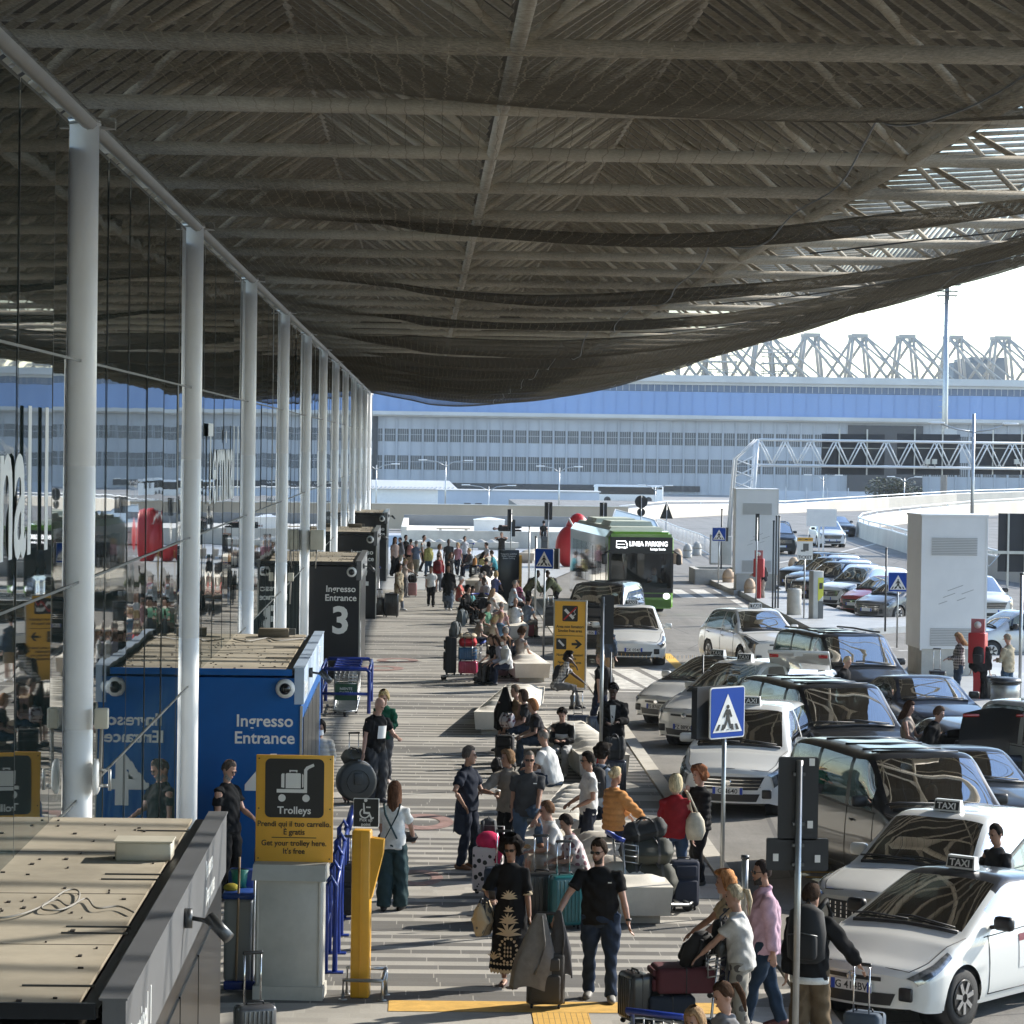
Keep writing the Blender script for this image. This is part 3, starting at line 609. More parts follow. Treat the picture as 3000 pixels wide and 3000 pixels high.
gp = lambda px, py, dy=0: D(px, py, GYY+dy)-Vector((D(2650, 1320, GYY).x, GYY, -.1))
t = thing('sign_gantry', 'long white tubular road sign gantry seen from behind', 'gantry', (D(2650, 1320, GYY).x, GYY, -.1))
A0, A1 = gp(2230, 1288), gp(3120, 1296); zb = A0.z-1.55
B('chord', M_white, t, lambda b: [b.tube([(A0.x, dy, z), (A1.x, dy, z)], .08, 8) for dy in (0, 1.4) for z in (A0.z, zb)])
B('lattice', M_white, t, lambda b: [(b.tube([(A0.x+1.55*k, dy, A0.z), (A0.x+1.55*(k+.5), dy, zb)], .045, 6), b.tube([(A0.x+1.55*(k+.5), dy, zb), (A0.x+1.55*(k+1), dy, A0.z)], .045, 6), b.tube([(A0.x+1.55*k, 0, A0.z), (A0.x+1.55*(k+.5), 1.4, A0.z)], .04, 6)) for k in range(12) for dy in (0, 1.4)])
B('leg', M_white, t, lambda b: ([b.tube([(A0.x-.2, dy, A0.z), (A0.x-.6, dy, 0)], .1, 8) for dy in (0, 1.4)], [b.tube([(A0.x-.2, dy, A0.z), (A0.x-1.5, dy, A0.z-1.2), (A0.x-1.9, dy, 0)], .08, 8) for dy in (0, 1.4)], [b.tube([(A0.x-.4-.03*k, 0, A0.z-1-.7*k), (A0.x-1.6, 0, A0.z-1.6-.7*k)], .04, 6) for k in range(7)], [b.tube([(A0.x-1.6, 0, A0.z-1.2-.7*k), (A0.x-.5, 0, A0.z-1.6-.7*k)], .04, 6) for k in range(7)]))
for xa_, xb_ in ((2418, 2602), (2640, 2825), (2870, 3060)):
    q0, q1 = gp(xa_, 1270), gp(xb_, 1393)
    s_ = B('sign_panel', mat('sign_back', (.018, .021, .026), .55), t, lambda b: b.box(((q0.x+q1.x)/2, 1.62, (q0.z+q1.z)/2), (q1.x-q0.x, .1, q0.z-q1.z)))
    B('stiffener', M_steel, s_, lambda b: ([b.box((lerp(q0.x, q1.x, f), 1.52, (q0.z+q1.z)/2+.15), (.08, .08, q0.z-q1.z+.3)) for f in (.28, .72)], [b.box(((q0.x+q1.x)/2, 1.54, lerp(q0.z, q1.z, f)), (q1.x-q0.x-.1, .05, .04)) for f in (.35, .8)]))
for px in (2715, 2735, 2975): B('floodlight', M_steel, t, lambda b: (b.box(gp(px, 1357)+Vector((0, -.3, .1)), (.3, .2, .3)), b.tube([gp(px, 1357)+Vector((0, -.3, 0)), gp(px, 1357)+Vector((.1, 0, -.3))], .03, 5)))
q0 = D(2960, 1560, 120); t = thing('sign_board', 'tall dark road sign back at the right edge beyond the vent box', 'sign', (q0.x, 120, -.1)); B('panel', MATS['sign_back'], t, lambda b: b.box((.25, 0, 2.6), (1.5, .08, 2.4))); B('post', M_steel, t, lambda b: [b.box((x, -.09, 1.9), (.08, .08, 3.8)) for x in (-.1, .6)])
B('brace', M_steel, t, lambda b: (b.box((-.6, -.2, 2.2), (2.4, .1, .12)), b.tube([(-1.4, -.2, 2.2), (-.9, -.2, 1.6), (-.4, -.2, 2.2)], .03, 5), b.tube([(-1.0, -.2, 2.2), (-1.0, -.2, 3.2)], .04, 5)))
# bush
def leaf_mat(name, c): return mat(name, c, .6, nz=(1.5, .35))
p = D(2620, 1460, 352); t = thing('tree', 'round dark green bushy tree in front of the hangar opening', 'tree', (p.x, 352, -3.4)); t.scale = (1.5, 1.5, 1.62)
rd = random.Random(5)
B('trunk', mat('bark', (.10, .075, .05), .9), t, lambda b: [b.tube([(x, 0, 0), (x*1.1, .1, 1.4), (x*1.5+.3, .2, 3.2)], [.2, .14, .05], 6) for x in (-1, .8)])
b = MB()
for (cx, cz, r) in ((-1.2, 2.8, 1.2), (.1, 3.0, 1.0), (1.1, 2.6, 1.3), (.4, 2.0, 1.4), (-.8, 1.7, 1.2)):
    for _ in range(700):
        v = Vector((rd.gauss(0, 1), rd.gauss(0, 1), rd.gauss(0, 1))).normalized()*r*rd.random()**.4*(1+.25*noise.noise(Vector((cx, cz, _*.05))))
        a = rd.random()*6.3; s = rd.uniform(.09, .2); u = Vector((math.cos(a), math.sin(a), rd.uniform(-.6, .6)))*s; w = u.cross(Vector((rd.random()-.5, rd.random()-.5, 1))).normalized()*s*.6
        c_ = Vector((cx, 0, cz))+v; b.add([c_-u, c_-w, c_+u, c_+w], [(0, 1, 2, 3)])
b.build('crown', leaf_mat('leaf_green', (.065, .075, .035)), t)

hm = bpy.data.materials.new('haze'); hm.use_nodes = True; n_ = hm.node_tree.nodes; n_.remove(n_['Principled BSDF']); pv = n_.new('ShaderNodeVolumePrincipled'); pv.inputs['Color'].default_value = (.80, .88, .96, 1); pv.inputs['Density'].default_value = .00015; pv.inputs['Anisotropy'].default_value = .2
hm.node_tree.links.new(pv.outputs[0], n_['Material Output'].inputs['Volume'])
b = MB(); b.box((0, 1800, 22), (4400, 4400, 55)); tag(b.build('haze', hm), kind='stuff'); S.cycles.volume_bounces = 0
# ------------------------------------------------ street furniture
def plate(b, c, w, h, r, t=.02, n=5):                          # rounded rectangle in local xz
    pts = []
    for q, (sx, sz) in enumerate(((1, 1), (-1, 1), (-1, -1), (1, -1))):
        for k in range(n+1):
            a = q*math.pi/2+k*math.pi/2/n; pts.append((c[0]+sx*(w/2-r)+r*math.cos(a), c[2]+sz*(h/2-r)+r*math.sin(a)))
    b.prism(pts, t, T(0, c[1], 0))
def pole(b, x, y, h, r=.03, z=0): b.tube([(x, y, z), (x, y, z+h)], r, 10)
def pict_man(b, c, s, y):                                      # walking figure with stripes, local xz
    f = lambda pts: b.prism([(c[0]+p[0]*s, c[1]+p[1]*s) for p in pts], .006, T(0, y, 0))
    f([(math.cos(2*math.pi*k/12)*.05+.0, math.sin(2*math.pi*k/12)*.05+.21) for k in range(12)])
    f([(-.06, .15), (-.16, -.02), (-.12, -.04), (-.05, .06), (-.06, -.08), (-.16, -.30), (-.10, -.31), (0, -.12), (.08, -.31), (.14, -.30), (.06, -.06), (.05, .06), (.11, -.04), (.15, -.02), (.07, .15)][::-1])
    for k in range(5):
        x = -.36+.18*k; f([(x-.055, -.34), (x+.035, -.34), (x*.8+.03, -.2), (x*.8-.03, -.2)]) if abs(x) > .1 else f([(x-.045, -.34), (x+.045, -.34), (x+.03, -.325), (x-.03, -.325)])
def crossing_sign(px, py, base, size, rz, label, Y=None, lean=0., dark=True, zb=0.):
    g = G(px, base, zb) if Y is None else Vector((D(px, base, Y).x, Y, zb))
    c = D(px, py, g.y); t = thing('crossing_sign', label, 'sign', (g.x, g.y, zb), rz, group='blue pedestrian crossing signs')
    B('pole', M_steel, t, lambda b: b.tube([(0, .04, 0), (0, .04, c.z-zb+size*.45)], .03, 10))
    h = c.z-zb
    p = B('panel', M_wtext, t, lambda b: plate(b, (0, -.01, h), size, size, .04, .02))
    B('blue_field', M_blue, p, lambda b: plate(b, (0, -.014, h), size*.95, size*.95, .03, .01))
    B('triangle', M_wtext, p, lambda b: b.prism([(-.42*size, h-.38*size), (.42*size, h-.38*size), (0, h+.36*size)], .006, T(0, -.018, 0)))
    B('pictogram', M_ktext, p, lambda b: pict_man(b, (0, h-.06*size), size*.82, -.024))
    if dark: B('side_box', MATS['sign_back'], t, lambda b: b.box((-size*.2 if rz > 0 else size*.2, .16, h), (size*.95, .1, size)))
    return t
crossing_sign(2120, 2087, 2690, .68, math.radians(42), 'large blue crossing sign on a grey pole before the taxi queue, nearest of all')
crossing_sign(1618, 1637, 0, .60, math.radians(-25), 'blue crossing sign on a pole left of the green bus', Y=86)
crossing_sign(2131, 1566, 0, .62, math.radians(-6), 'blue crossing sign beside the left vent box, farthest of all', Y=132)
crossing_sign(2660, 1706, 0, .62, math.radians(-4), 'blue crossing sign left of the right vent box', Y=92, dark=False)
# trolley sign on its plinth
g = G(842, 2930); t = thing('trolley_plinth', 'grey metal plinth standing under the yellow trolleys sign', 'plinth', (g.x, g.y, 0), math.radians(-4))
M_plin = mat('plinth_grey', (.46, .46, .43), .6, nz=(2.5, .12))
B('body', M_plin, t, lambda b: b.rbox((0, .22, .74), (.74, .42, 1.2), .015)); B('cap', M_plin, t, lambda b: b.box((0, .2, 1.42), (.82, .5, .17), top=(.98, .75))); B('foot', M_conc, t, lambda b: b.box((0, .22, .07), (.78, .46, .16)))
B('panel_seam', M_conc, t, lambda b: (b.box((0, .005, 1.325), (.66, .012, .01)), b.box((-.345, .005, .75), (.012, .012, 1.15)), b.box((.345, .005, .75), (.012, .012, 1.15))))
st = thing('trolley_sign', 'yellow Trolleys sign with a black luggage cart pictogram', 'sign', (g.x+.01, g.y+.30, 1.5), math.radians(-3))
B('board', M_yellow, st, lambda b: b.rbox((.03, 0, .60), (.87, .035, 1.2), .008)); B('bolt', M_ktext, st, lambda b: [b.box((x, -.02, z), (.014, .01, .014)) for x in (-.37, .43) for z in (.04, .6, 1.16)])
pk = B('black_field', M_ktext, st, lambda b: plate(b, (.03, -.022, .83), .66, .66, .06, .008))
def cart(b):
    f = lambda pts: b.prism([(p[0]+.03, p[1]+.83) for p in pts], .006, T(0, -.03, 0)); ci = lambda x, z, r: f([(x+r*math.cos(2*math.pi*k/16), z+r*math.sin(2*math.pi*k/16)) for k in range(16)])
    f([(-.20, -.05), (.14, -.05), (.14, .20), (.16, .22), (.22, .25), (.21, .28), (.13, .245), (.105, .21), (.105, -.01), (-.20, -.01)])
    ci(-.14, -.11, .042); ci(.13, -.11, .042)
    f([(-.10, 0), (.07, 0), (.07, .16), (.06, .17), (-.09, .17), (-.10, .16)]); f([(-.15, .01), (-.115, .005), (-.115, .165), (-.14, .165), (-.15, .15)]); f([(.085, .005), (.1, .02), (.1, .15), (.085, .165)])
    f([(-.06, .18), (-.06, .205), (.03, .205), (.03, .18), (.015, .18), (.015, .19), (-.045, .19), (-.045, .18)])
B('pictogram', M_wtext, pk, cart); text('lettering', 'Trolleys', .115, M_wtext, pk, T(.03, -.028, .545), bold=.02)
for s_, z in (('Prendi qui il tuo carrello.', .40), ('\u00c8 gratis', .31), ('Get your trolley here.', .185), ("It's free", .095)): text('lettering', s_, .088, M_ktext, st, T(.03, -.022, z), bold=.012, sx=.93)
B('rule', M_ktext, st, lambda b: b.box((.03, -.02, .275), (.5, .006, .008)))
# yellow help totem with its guard rail
g = G(1052, 2925); t = thing('call_totem', 'slim yellow call totem with a black wheelchair Pick up point sign', 'totem', (g.x, g.y, 0), math.radians(-6))
M_tot = mat('totem_yellow', (.70, .36, .03), .38, nz=(3, .08)); 
B('post', M_tot, t, lambda b: (b.rbox((0, .1, .94), (.21, .2, 1.88), .02), b.box((.0, -.003, .94), (.012, .01, 1.85)))); B('call_box', M_tot, t, lambda b: b.prism([(.09, 1.80), (.25, 1.78), (.24, 1.62), (.12, 1.12), (.09, 1.1)], .15, T(0, .02, 0)))
p = B('sign_panel', M_wtext, t, lambda b: plate(b, (.05, .02, 2.08), .29, .32, .01, .02)); B('black_field', M_ktext, p, lambda b: plate(b, (.05, .012, 2.08), .275, .305, .01, .01))
def wheel(b):
    f = lambda pts: b.prism([(p_[0]+.05, p_[1]+2.12) for p_ in pts], .005, T(0, .006, 0)); ar = [(-.015+.06*math.cos(a), -.045+.06*math.sin(a)) for a in [math.radians(120+24*k) for k in range(10)]]
    f(ar+[(-.015+.045*math.cos(a), -.045+.045*math.sin(a)) for a in [math.radians(120+24*k) for k in range(9, -1, -1)]])
    f([(-.005+.02*math.cos(2*math.pi*k/12), .10+.02*math.sin(2*math.pi*k/12)) for k in range(12)]); f([(-.02, .07), (-.01, -.03), (.04, -.03), (.065, -.09), (.09, -.085), (.085, -.105), (.055, -.115), (.03, -.055), (-.03, -.05), (-.035, .07)][::-1]); f([(-.0, .03), (.05, .03), (.05, .015), (0, .015)][::-1])
B('pictogram', M_wtext, p, wheel); text('lettering', 'Pick up\npoint', .05, M_wtext, p, T(.05, .008, 1.985), bold=.01)
gr = thing('guard_rail', 'low grey tubular guard rail at the foot of the yellow totem', 'rail', (g.x, g.y-.1, 0), math.radians(-6))
B('hoop', M_steel, gr, lambda b: (b.tube([(-.18, 0, 0), (-.18, 0, .22), (.26, 0, .22), (.26, 0, 0)], .022, 8), b.tube([(.26, 0, .22), (.26, .34, .30)], .022, 8), b.tube([(.26, .34, .30), (-.18, .34, .30), (-.18, .34, 0)], .022, 8), b.tube([(.26, .34, .30), (.26, .34, 0)], .022, 8))); B('flange', M_steel, gr, lambda b: [b.lathe([(.05, 0), (.05, .01)], (x, y, 0), 12) for x in (-.18, .26) for y in (0, .34)])
# blue trolley corral rails
M_crl = mat('corral_blue', (.012, .04, .26), .35)
g = G(968, 2850); t = thing('corral_rail', 'row of blue tubular corral hoops beside the grey plinth', 'rail', (g.x, g.y, 0))
for k in range(5): B('hoop', M_crl, t, lambda b: (b.tube([(-.06, 1.3*k, 0), (-.06, 1.3*k, 1.02), (-.0, 1.3*k, 1.12), (.05, 1.3*k, 1.02), (.05, 1.3*k, 0)], .032, 8), b.box((0, 1.3*k, .01), (.3, .12, .015))))
B('top_rail', M_crl, t, lambda b: (b.tube([(.05, 0, 1.0), (.05, 5.2, 1.0)], .025, 8), b.tube([(.05, 5.2, 1.0), (.12, 5.6, 1.25)], .05, 8), b.tube([(-.06, 0, .5), (-.06, 5.2, .5)], .02, 8)))
# second corral farther on with nested trolleys
g = G(1010, 2090); t = thing('corral_rail', 'blue tubular corral hoop around nested trolleys beside the blue entrance', 'rail', (g.x, g.y, 0))
for dy in (0, 3.2): B('hoop', M_crl, t, lambda b: b.tube([(-.55, dy, 0), (-.55, dy, .95), (-.48, dy, 1.02), (.48, dy, 1.02), (.55, dy, .95), (.55, dy, 0)], .045, 8))
B('cross_bar', M_crl, t, lambda b: (b.tube([(-.55, 0, .45), (.55, 0, .45)], .035, 8), b.tube([(-.55, 0, 1.0), (-.55, 3.2, 1.0)], .035, 8), b.tube([(.55, 0, 1.0), (.55, 3.2, 1.0)], .035, 8), b.tube([(.55, 0, .45), (.55, 3.2, .45)], .035, 8), b.tube([(-.55, 0, .45), (-.55, 3.2, .45)], .035, 8)))
def trolley(loc, rz, label, sign=None, col='trolley_handle_blue', group='luggage trolleys'):   # airport cart, front towards -y, handle at +y
    t = thing('luggage_trolley', label, 'trolley', loc, rz, group)
    mh = mat(col, (.015, .045, .30), .35)
    B('frame', M_steel, t, lambda b: (b.tube([(-.26, -.5, .13), (-.26, .35, .16), (-.26, .42, 1.0)], .02), b.tube([(.26, -.5, .13), (.26, .35, .16), (.26, .42, 1.0)], .02), b.tube([(-.26, -.5, .13), (0, -.62, .12), (.26, -.5, .13)], .02), b.tube([(-.26, .4, .75), (.26, .4, .75)], .014)))
    B('platform', M_steel, t, lambda b: [b.box((0, -.5+.12*k, .15), (.52, .03, .02)) for k in range(8)])
    B('handle', mh, t, lambda b: b.tube([(-.3, .40, 1.0), (-.28, .5, 1.04), (.28, .5, 1.04), (.3, .40, 1.0)], .03))
    B('basket', M_steel, t, lambda b: ([b.tube([(-.25, .38, z), (-.25, .2, z-.03), (.25, .2, z-.03), (.25, .38, z)], .009, 5) for z in (.72, .80, .88, .95)], [b.tube([(x, .2, .69), (x, .2, .93)], .007, 5) for x in (-.25, -.15, -.05, .05, .15, .25)]))
    for x, y in ((-.24, .3), (.24, .3), (0, -.56)): B('wheel', M_rubber, t, lambda b: b.lathe([(.03, -.03), (.075, -.025), (.075, .025), (.03, .03)], (x, y, .075), 12, ax='x'))
    if sign:
        p = B('advert_panel', mat('advert_green', (.01, .085, .045), .4), t, lambda b: b.box((0, .36, .5), (.5, .02, .42)))
        text('lettering', sign, .085, M_wtext, p, T(0, .345, .53), bold=.01)
    return t
for k in range(4): trolley((g.x+.02, g.y-.25+.8*k, 0), 0, ['empty trolley with a green advert panel at the front of the blue corral', 'empty trolley second in the blue corral beside the blue entrance', 'empty trolley third in the blue corral beside the blue entrance', 'empty trolley at the back of the blue corral beside the blue entrance'][k], 'NIENTE\nCAPELLI' if k == 0 else None)
# no smoking board
M_sgn = M_yellow
g = G(1668, 2018); t = thing('smoking_sign', 'tall yellow Smoke free area board with a no smoking pictogram', 'sign', (g.x, g.y, 0), math.radians(-14))
B('board', M_sgn, t, lambda b: b.box((0, 0, 1.14), (.80, .06, 2.2))); B('frame', M_steel, t, lambda b: (b.box((-.415, 0, 1.12), (.03, .1, 2.26)), b.box((.415, 0, 1.12), (.03, .1, 2.26)), b.box((0, 0, 2.26), (.86, .09, .03))))
p = B('black_field', M_ktext, t, lambda b: plate(b, (0, -.04, 1.93), .40, .40, .03, .008)); B('cigarette', M_wtext, p, lambda b: (b.box((0, -.046, 0), (.32, .01, .07), T(-.02, 0, 1.92) @ RY(math.radians(45))), b.tube([(.06, -.046, 1.85), (.14, -.046, 1.92), (.10, -.046, 1.98), (.14, -.046, 2.04)], .012, 6)))
B('ban_bar', mat('ban_red', (.5, .02, .02), .4), p, lambda b: b.box((0, -.055, 0), (.46, .01, .035), T(0, 0, 1.93) @ RY(math.radians(-45))))
text('lettering', 'Area non fumatori\nSmoke free area', .105, M_ktext, t, T(0, -.035, 1.56), bold=.015, sx=.9)
B('rule', M_ktext, t, lambda b: b.box((0, -.035, 1.36), (.7, .008, .012)))
p = B('black_field', M_ktext, t, lambda b: plate(b, (-.22, -.04, 1.15), .26, .28, .02, .008)); B('cigarette', M_wtext, p, lambda b: b.box((0, -.046, 0), (.2, .01, .05), T(-.22, 0, 1.17) @ RY(math.radians(45))))
B('arrow', M_ktext, t, lambda b: b.prism([(.05, 1.12), (.20, 1.12), (.13, 1.04), (.19, 1.04), (.32, 1.15), (.19, 1.26), (.13, 1.26), (.20, 1.18), (.05, 1.18)], .008, T(0, -.04, 0)))
text('lettering', 'Nuova area fumatori\ndisponibile\nNew smoking area\navailable', .095, M_ktext, t, T(0, -.035, .84), bold=.012, sx=.85)
# benches: wavy pale concrete
def bench(p0, p1, label, w=.95, hgt=.52):                      # p0 near end, p1 far end, on the ground
    d = Vector(p1)-Vector(p0); L = d.length; a = math.atan2(d.y, d.x)-math.pi/2
    t = thing('concrete_bench', label, 'bench', (p0[0], p0[1], 0), a, group='wavy concrete benches')
    def top(u, v):
        x = (u-.5)*w; y = v*L; e = min(1, 4*u, 4*(1-u)); e2 = min(1, 6*v, 6*(1-v))
        return (x, y, hgt-.03+(.15*e*(.5+.5*math.cos(2*math.pi*(y/.62+.35*math.sin(math.pi*u)-.2)))**1.0)*e2+.03*e*e2)
    b = MB(); b.grid(top, 14, int(L*12)); b.build('seat', M_pconc, t)
    B('block', M_pconc, t, lambda b: (b.box((0, L/2, hgt/2+.05), (w*.93, L*.985, hgt-.14), top=(w/(w*.93), 1.0/.985)), ))
    for s in (-1, 1): B('foot', M_conc, t, lambda b: b.box((0, L/2+s*L*.3, .06), (w*.7, L*.34, .12)))
    return t
BN = [((1865, 2712), (1715, 2500), 'pale wavy concrete bench nearest the camera, square end facing out'),
      ((1612, 2560), (1770, 2330), 'pale wavy concrete bench behind the man in the grey shirt'),
      ((1770, 2290), (1650, 2190), 'pale concrete bench end beside the seated man in a white shirt'),
      ((1452, 2155), (1590, 2020), 'pale wavy bench behind the seated group with black bags'),
      ((1560, 2000), (1460, 1930), 'pale wavy bench left of the yellow smoking board'),
      ((1505, 1880), (1470, 1835), 'pale bench end behind the white shirted sitter'),
      ((1450, 1812), (1420, 1760), 'pale bench full of sitters in the middle distance'),
      ((1395, 1735), (1475, 1690), 'pale bench beyond the empty trolley'),
      ((1440, 1672), (1395, 1640), 'pale bench nearest the plaza edge'),
      ((1540, 1648), (1600, 1640), 'small wavy bench on the plaza left of the bus stop poles')]
for (a_, b_, lb) in BN:
    p, q = G(*a_), G(*b_); dq = q-p
    if dq.length > 7: q = p+dq.normalized()*7
    bench(p, q, lb)
b = None
p = Vector((xa+.5, 174.5, 0)); bench(p, (p.x+6.5, 174.7, 0), 'long white wavy bench along the planter wall', .7, .45)
# vent boxes
M_vent = mat('vent_box_paint', (.72, .73, .73), .5, nz=(.8, .06))
def ventbox(px, py, label, rz, w=1.82, h=4.45):
    g = G(px, py); t = thing('vent_box', label, 'vent tower', (g.x, g.y, 0), rz, group='white vent boxes on the islands')
    B('body', M_vent, t, lambda b: (b.box((0, .9, h/2+.42), (w, 1.8, h-.84)), b.box((0, .9, h+.02), (w+.05, 1.85, .05)), b.box((0, -.003, 3.0), (w, .012, .015)), b.box((-w/2+.02, -.006, 2.6), (.05, .012, 3.6)), b.box((w/2-.02, -.006, 2.6), (.05, .012, 3.6))))
    B('base', M_conc, t, lambda b: b.box((0, .9, .42), (w-.12, 1.7, .84)))
    for z in (3.62, 1.0+.16): B('louvre', mat('louvre_grey', (.42, .42, .42), .5), t, lambda b: [b.box((0, -.01, z-.22+.045*k), (1.25, .03, .022)) for k in range(11)])
    B('scratches', mat('scratch_grey', (.3, .3, .3), .6), t, lambda b: [b.box((0, 0, 0), (.25+.1*(k % 3), .006, .014), T(-.3+.17*k, -.006, 2.1+.1*((k*7) % 5)) @ RY(-.35)) for k in range(5)])
ventbox(2790, 1992, 'tall white vent box on the right island, the nearer one', math.radians(3))
ventbox(2215, 1738, 'tall white vent box beside the crosswalk, the farther one', math.radians(-2))
# islands
def island(name, pts, h=.12, m=None, z=-.1):
    b = MB(); n_ = len(pts); P = [G(px, py, -.1) for px, py in pts]
    b.add([(p.x, p.y, z) for p in P]+[(p.x, p.y, z+h+.1) for p in P], [tuple(range(n_, 2*n_))]+[(k, (k+1) % n_, n_+(k+1) % n_, n_+k) for k in range(n_)])
    bm = b.build(name, m or M_plaza); struct(bm)
island('median_pavement', [(2372, 1856), (2420, 1868), (2705, 1850), (2700, 1815), (2520, 1822), (2420, 1790), (2340, 1735), (2270, 1715), (2160, 1742)])
island('island_pavement', [(2640, 2010), (2700, 2110), (3300, 2160), (3300, 1940), (2900, 1930), (2690, 1950)])
island('island_kerb', [(2055, 1700), (2150, 1745), (2290, 1742), (2260, 1722), (2150, 1690)], m=M_kerb)
def red_machine(px, py, label, s=1.0, rz=0):
    g = G(px, py); t = thing('ticket_machine', label, 'ticket machine', (g.x, g.y, .05), rz)
    B('pedestal', M_red, t, lambda b: b.box((0, 0, .5), (.17, .16, 1.0))); B('cabinet', M_red, t, lambda b: b.rbox((0, 0, 1.32), (.42, .32, .75), .02)); B('panel', mat('pale_red', (.45, .16, .17), .4), t, lambda b: (b.box((-.03, .1, 1.86), (.34, .04, .34)),)); B('emblem', M_wtext, t, lambda b: b.lathe([(.09, 0), (.09, -.008)], (-.03, .075, 1.88), 20, ax='y'))
red_machine(2862, 2060, 'red ticket machine on the right island beside a black suitcase', rz=math.radians(-25)); red_machine(2222, 1762, 'red ticket machine with a man bending over it', rz=math.radians(-15))
g = G(2355, 1820); t = thing('parking_sign', 'pale parking TICKET sign with a hand pictogram on a pole', 'sign', (g.x, g.y, 0))
B('pole', M_steel, t, lambda b: pole(b, 0, .03, 2.6)); h_ = D(2354, 1607, g.y).z
B('panel', M_white, t, lambda b: b.box((0, 0, h_), (.56, .02, .8))); B('header', M_yellow, t, lambda b: b.box((0, -.012, h_+.33), (.56, .01, .13))); text('lettering', 'TICKET', .15, M_ktext, t, T(0, -.014, h_-.36), bold=.02); text('lettering', 'PARCOMETRO', .085, M_ktext, t, T(0, -.02, h_+.30), bold=.01); B('pictogram', M_dsteel, t, lambda b: (b.box((.03, -.014, h_+.05), (.2, .008, .26)), b.box((-.07, -.02, h_-.08), (.16, .008, .06), RY(0))))
g = G(2395, 1822); t = thing('parking_meter', 'grey parking meter with a yellow front', 'parking meter', (g.x, g.y, 0), math.radians(20)); B('cabinet', M_plin, t, lambda b: b.rbox((0, .15, .92), (.42, .36, 1.84), .03)); B('front', mat('meter_yellow', (.55, .55, .05), .4), t, lambda b: b.prism([(-.02, 1.6), (.2, 1.6), (.2, .95), (.0, .75), (-.02, .8)], .02, T(0, -.045, 0))); B('screen', M_ktext, t, lambda b: b.box((.09, -.05, 1.3), (.13, .02, .22))); B('lower_panel', M_dsteel, t, lambda b: b.box((.1, -.035, .4), (.2, .02, .7)))
def bin_(px, py, label, m, r, h, lid=False, Y=None):
    g = G(px, py); t = thing('litter_bin', label, 'bin', (g.x, g.y, .02)); B('drum', m, t, lambda b: b.lathe([(r, 0), (r, h*.75), (r*.97, h*.78), (r, h*.8), (r, h*.97), (r*.9, h)], n=24))
    B('lid', M_dsteel, t, lambda b: b.lathe([(r*1.15, h+.02), (r*1.05, h+.1), (r*.5, h+.13)], n=24) if lid else b.lathe([(r*.6, h), (r*.6, h+.012)], n=16))
bin_(2326, 1810, 'round concrete litter bin on the median', M_conc, .27, 1.05); bin_(2942, 2175, 'brushed metal litter bin with a flat lid on the right island', M_steel, .31, 1.25, True)
def bollard(px, py, label, r=.27, m=None):
    g = G(px, py, -.1); t = thing('bollard', label, 'bollard', (g.x, g.y, -.1), group='rounded stone bollards'); m = m or mat('warm_stone', (.55, .40, .27), .8, nz=(3, .12))
    B('body', m, t, lambda b: b.lathe([(r*1.1, 0), (r, .1), (r, .42)], n=20)); B('dome', m, t, lambda b: b.lathe([(r*1.06, .42), (r*1.04, .5), (r*.85, .68), (r*.5, .8), (.02, .84)], n=20))
bollard(2134, 1720, 'warm stone domed bollard in front of the left vent box', .28); bollard(1984, 1652, 'warm stone domed bollard right of the bus roof'); bollard(2014, 1635, 'grey stone bollard at the end of the white fence', .25, M_conc); bollard(2042, 1628, 'grey stone bollard second at the end of the white fence', .25, M_conc); bollard(2196, 1752, 'warm stone bollard half hidden behind the red machine', .24); bollard(2325, 1680, 'orange stone bollard behind the parked cars', .27)
g = G(2105, 1712, -.1); t = thing('stone_planter', 'low grey stone planter left of the far vent box', 'planter', (g.x, g.y, -.1)); B('wall', M_conc, t, lambda b: [b.box((x, y, .35), (sx, sy, .7)) for x, y, sx, sy in ((0, 0, 2.2, .25), (0, 3, 2.2, .25), (-1, 1.5, .25, 2.8), (1, 1.5, .25, 2.8))]); B('soil', M_dirt, t, lambda b: b.box((0, 1.5, .5), (1.8, 2.8, .1)))
g = G(2115, 1690, -.1); t = thing('utility_cabinet', 'pale utility cabinet on the stone planter', 'cabinet', (g.x, g.y+1.2, .45)); B('case', M_plin, t, lambda b: (b.rbox((-.25, 0, .75), (.5, .4, 1.5), .02), b.rbox((.32, 0, .7), (.5, .4, 1.4), .02))); B('door', M_white, t, lambda b: b.box((-.25, -.21, .75), (.42, .02, 1.3)))
def simple_pole(px, base, top, label, r=.03, m=None, Y=None, zb=0.):
    g = G(px, base, zb) if Y is None else Vector((D(px, base, Y).x, Y, zb)); h = D(px, top, g.y).z-zb
    t = thing('pole', label, 'pole', (g.x, g.y, zb), group='bare steel poles'); B('shaft', m or M_steel, t, lambda b: b.tube([(0, 0, 0), (0, 0, h)], r, 10)); B('cap', M_dsteel, t, lambda b: b.lathe([(r*1.2, h-.03), (r*1.2, h+.02)], n=10)); return t
M_gdark = mat('weathered_dark', (.09, .095, .1), .5, .4)
for k in range(3): simple_pole(2263+8*k, 1790, 1512+(14 if k == 0 else 0), ['dark pole left of three before the vent box', 'dark pole between two others before the vent box', 'dark pole right of three before the vent box'][k], .035, M_gdark)
simple_pole(2593, 1850, 1606, 'bare pole left of the crossing sign by the right vent box', .035, M_gdark); simple_pole(2112, 1700, 1492, 'dark slim pole beside the far crossing sign', .04, M_gdark); simple_pole(1549, 1712, 1542, 'bare pole left of the two bus stop poles', .04); simple_pole(1567, 1832, 1572, 'bare pole right of the two bus stop poles', .035)
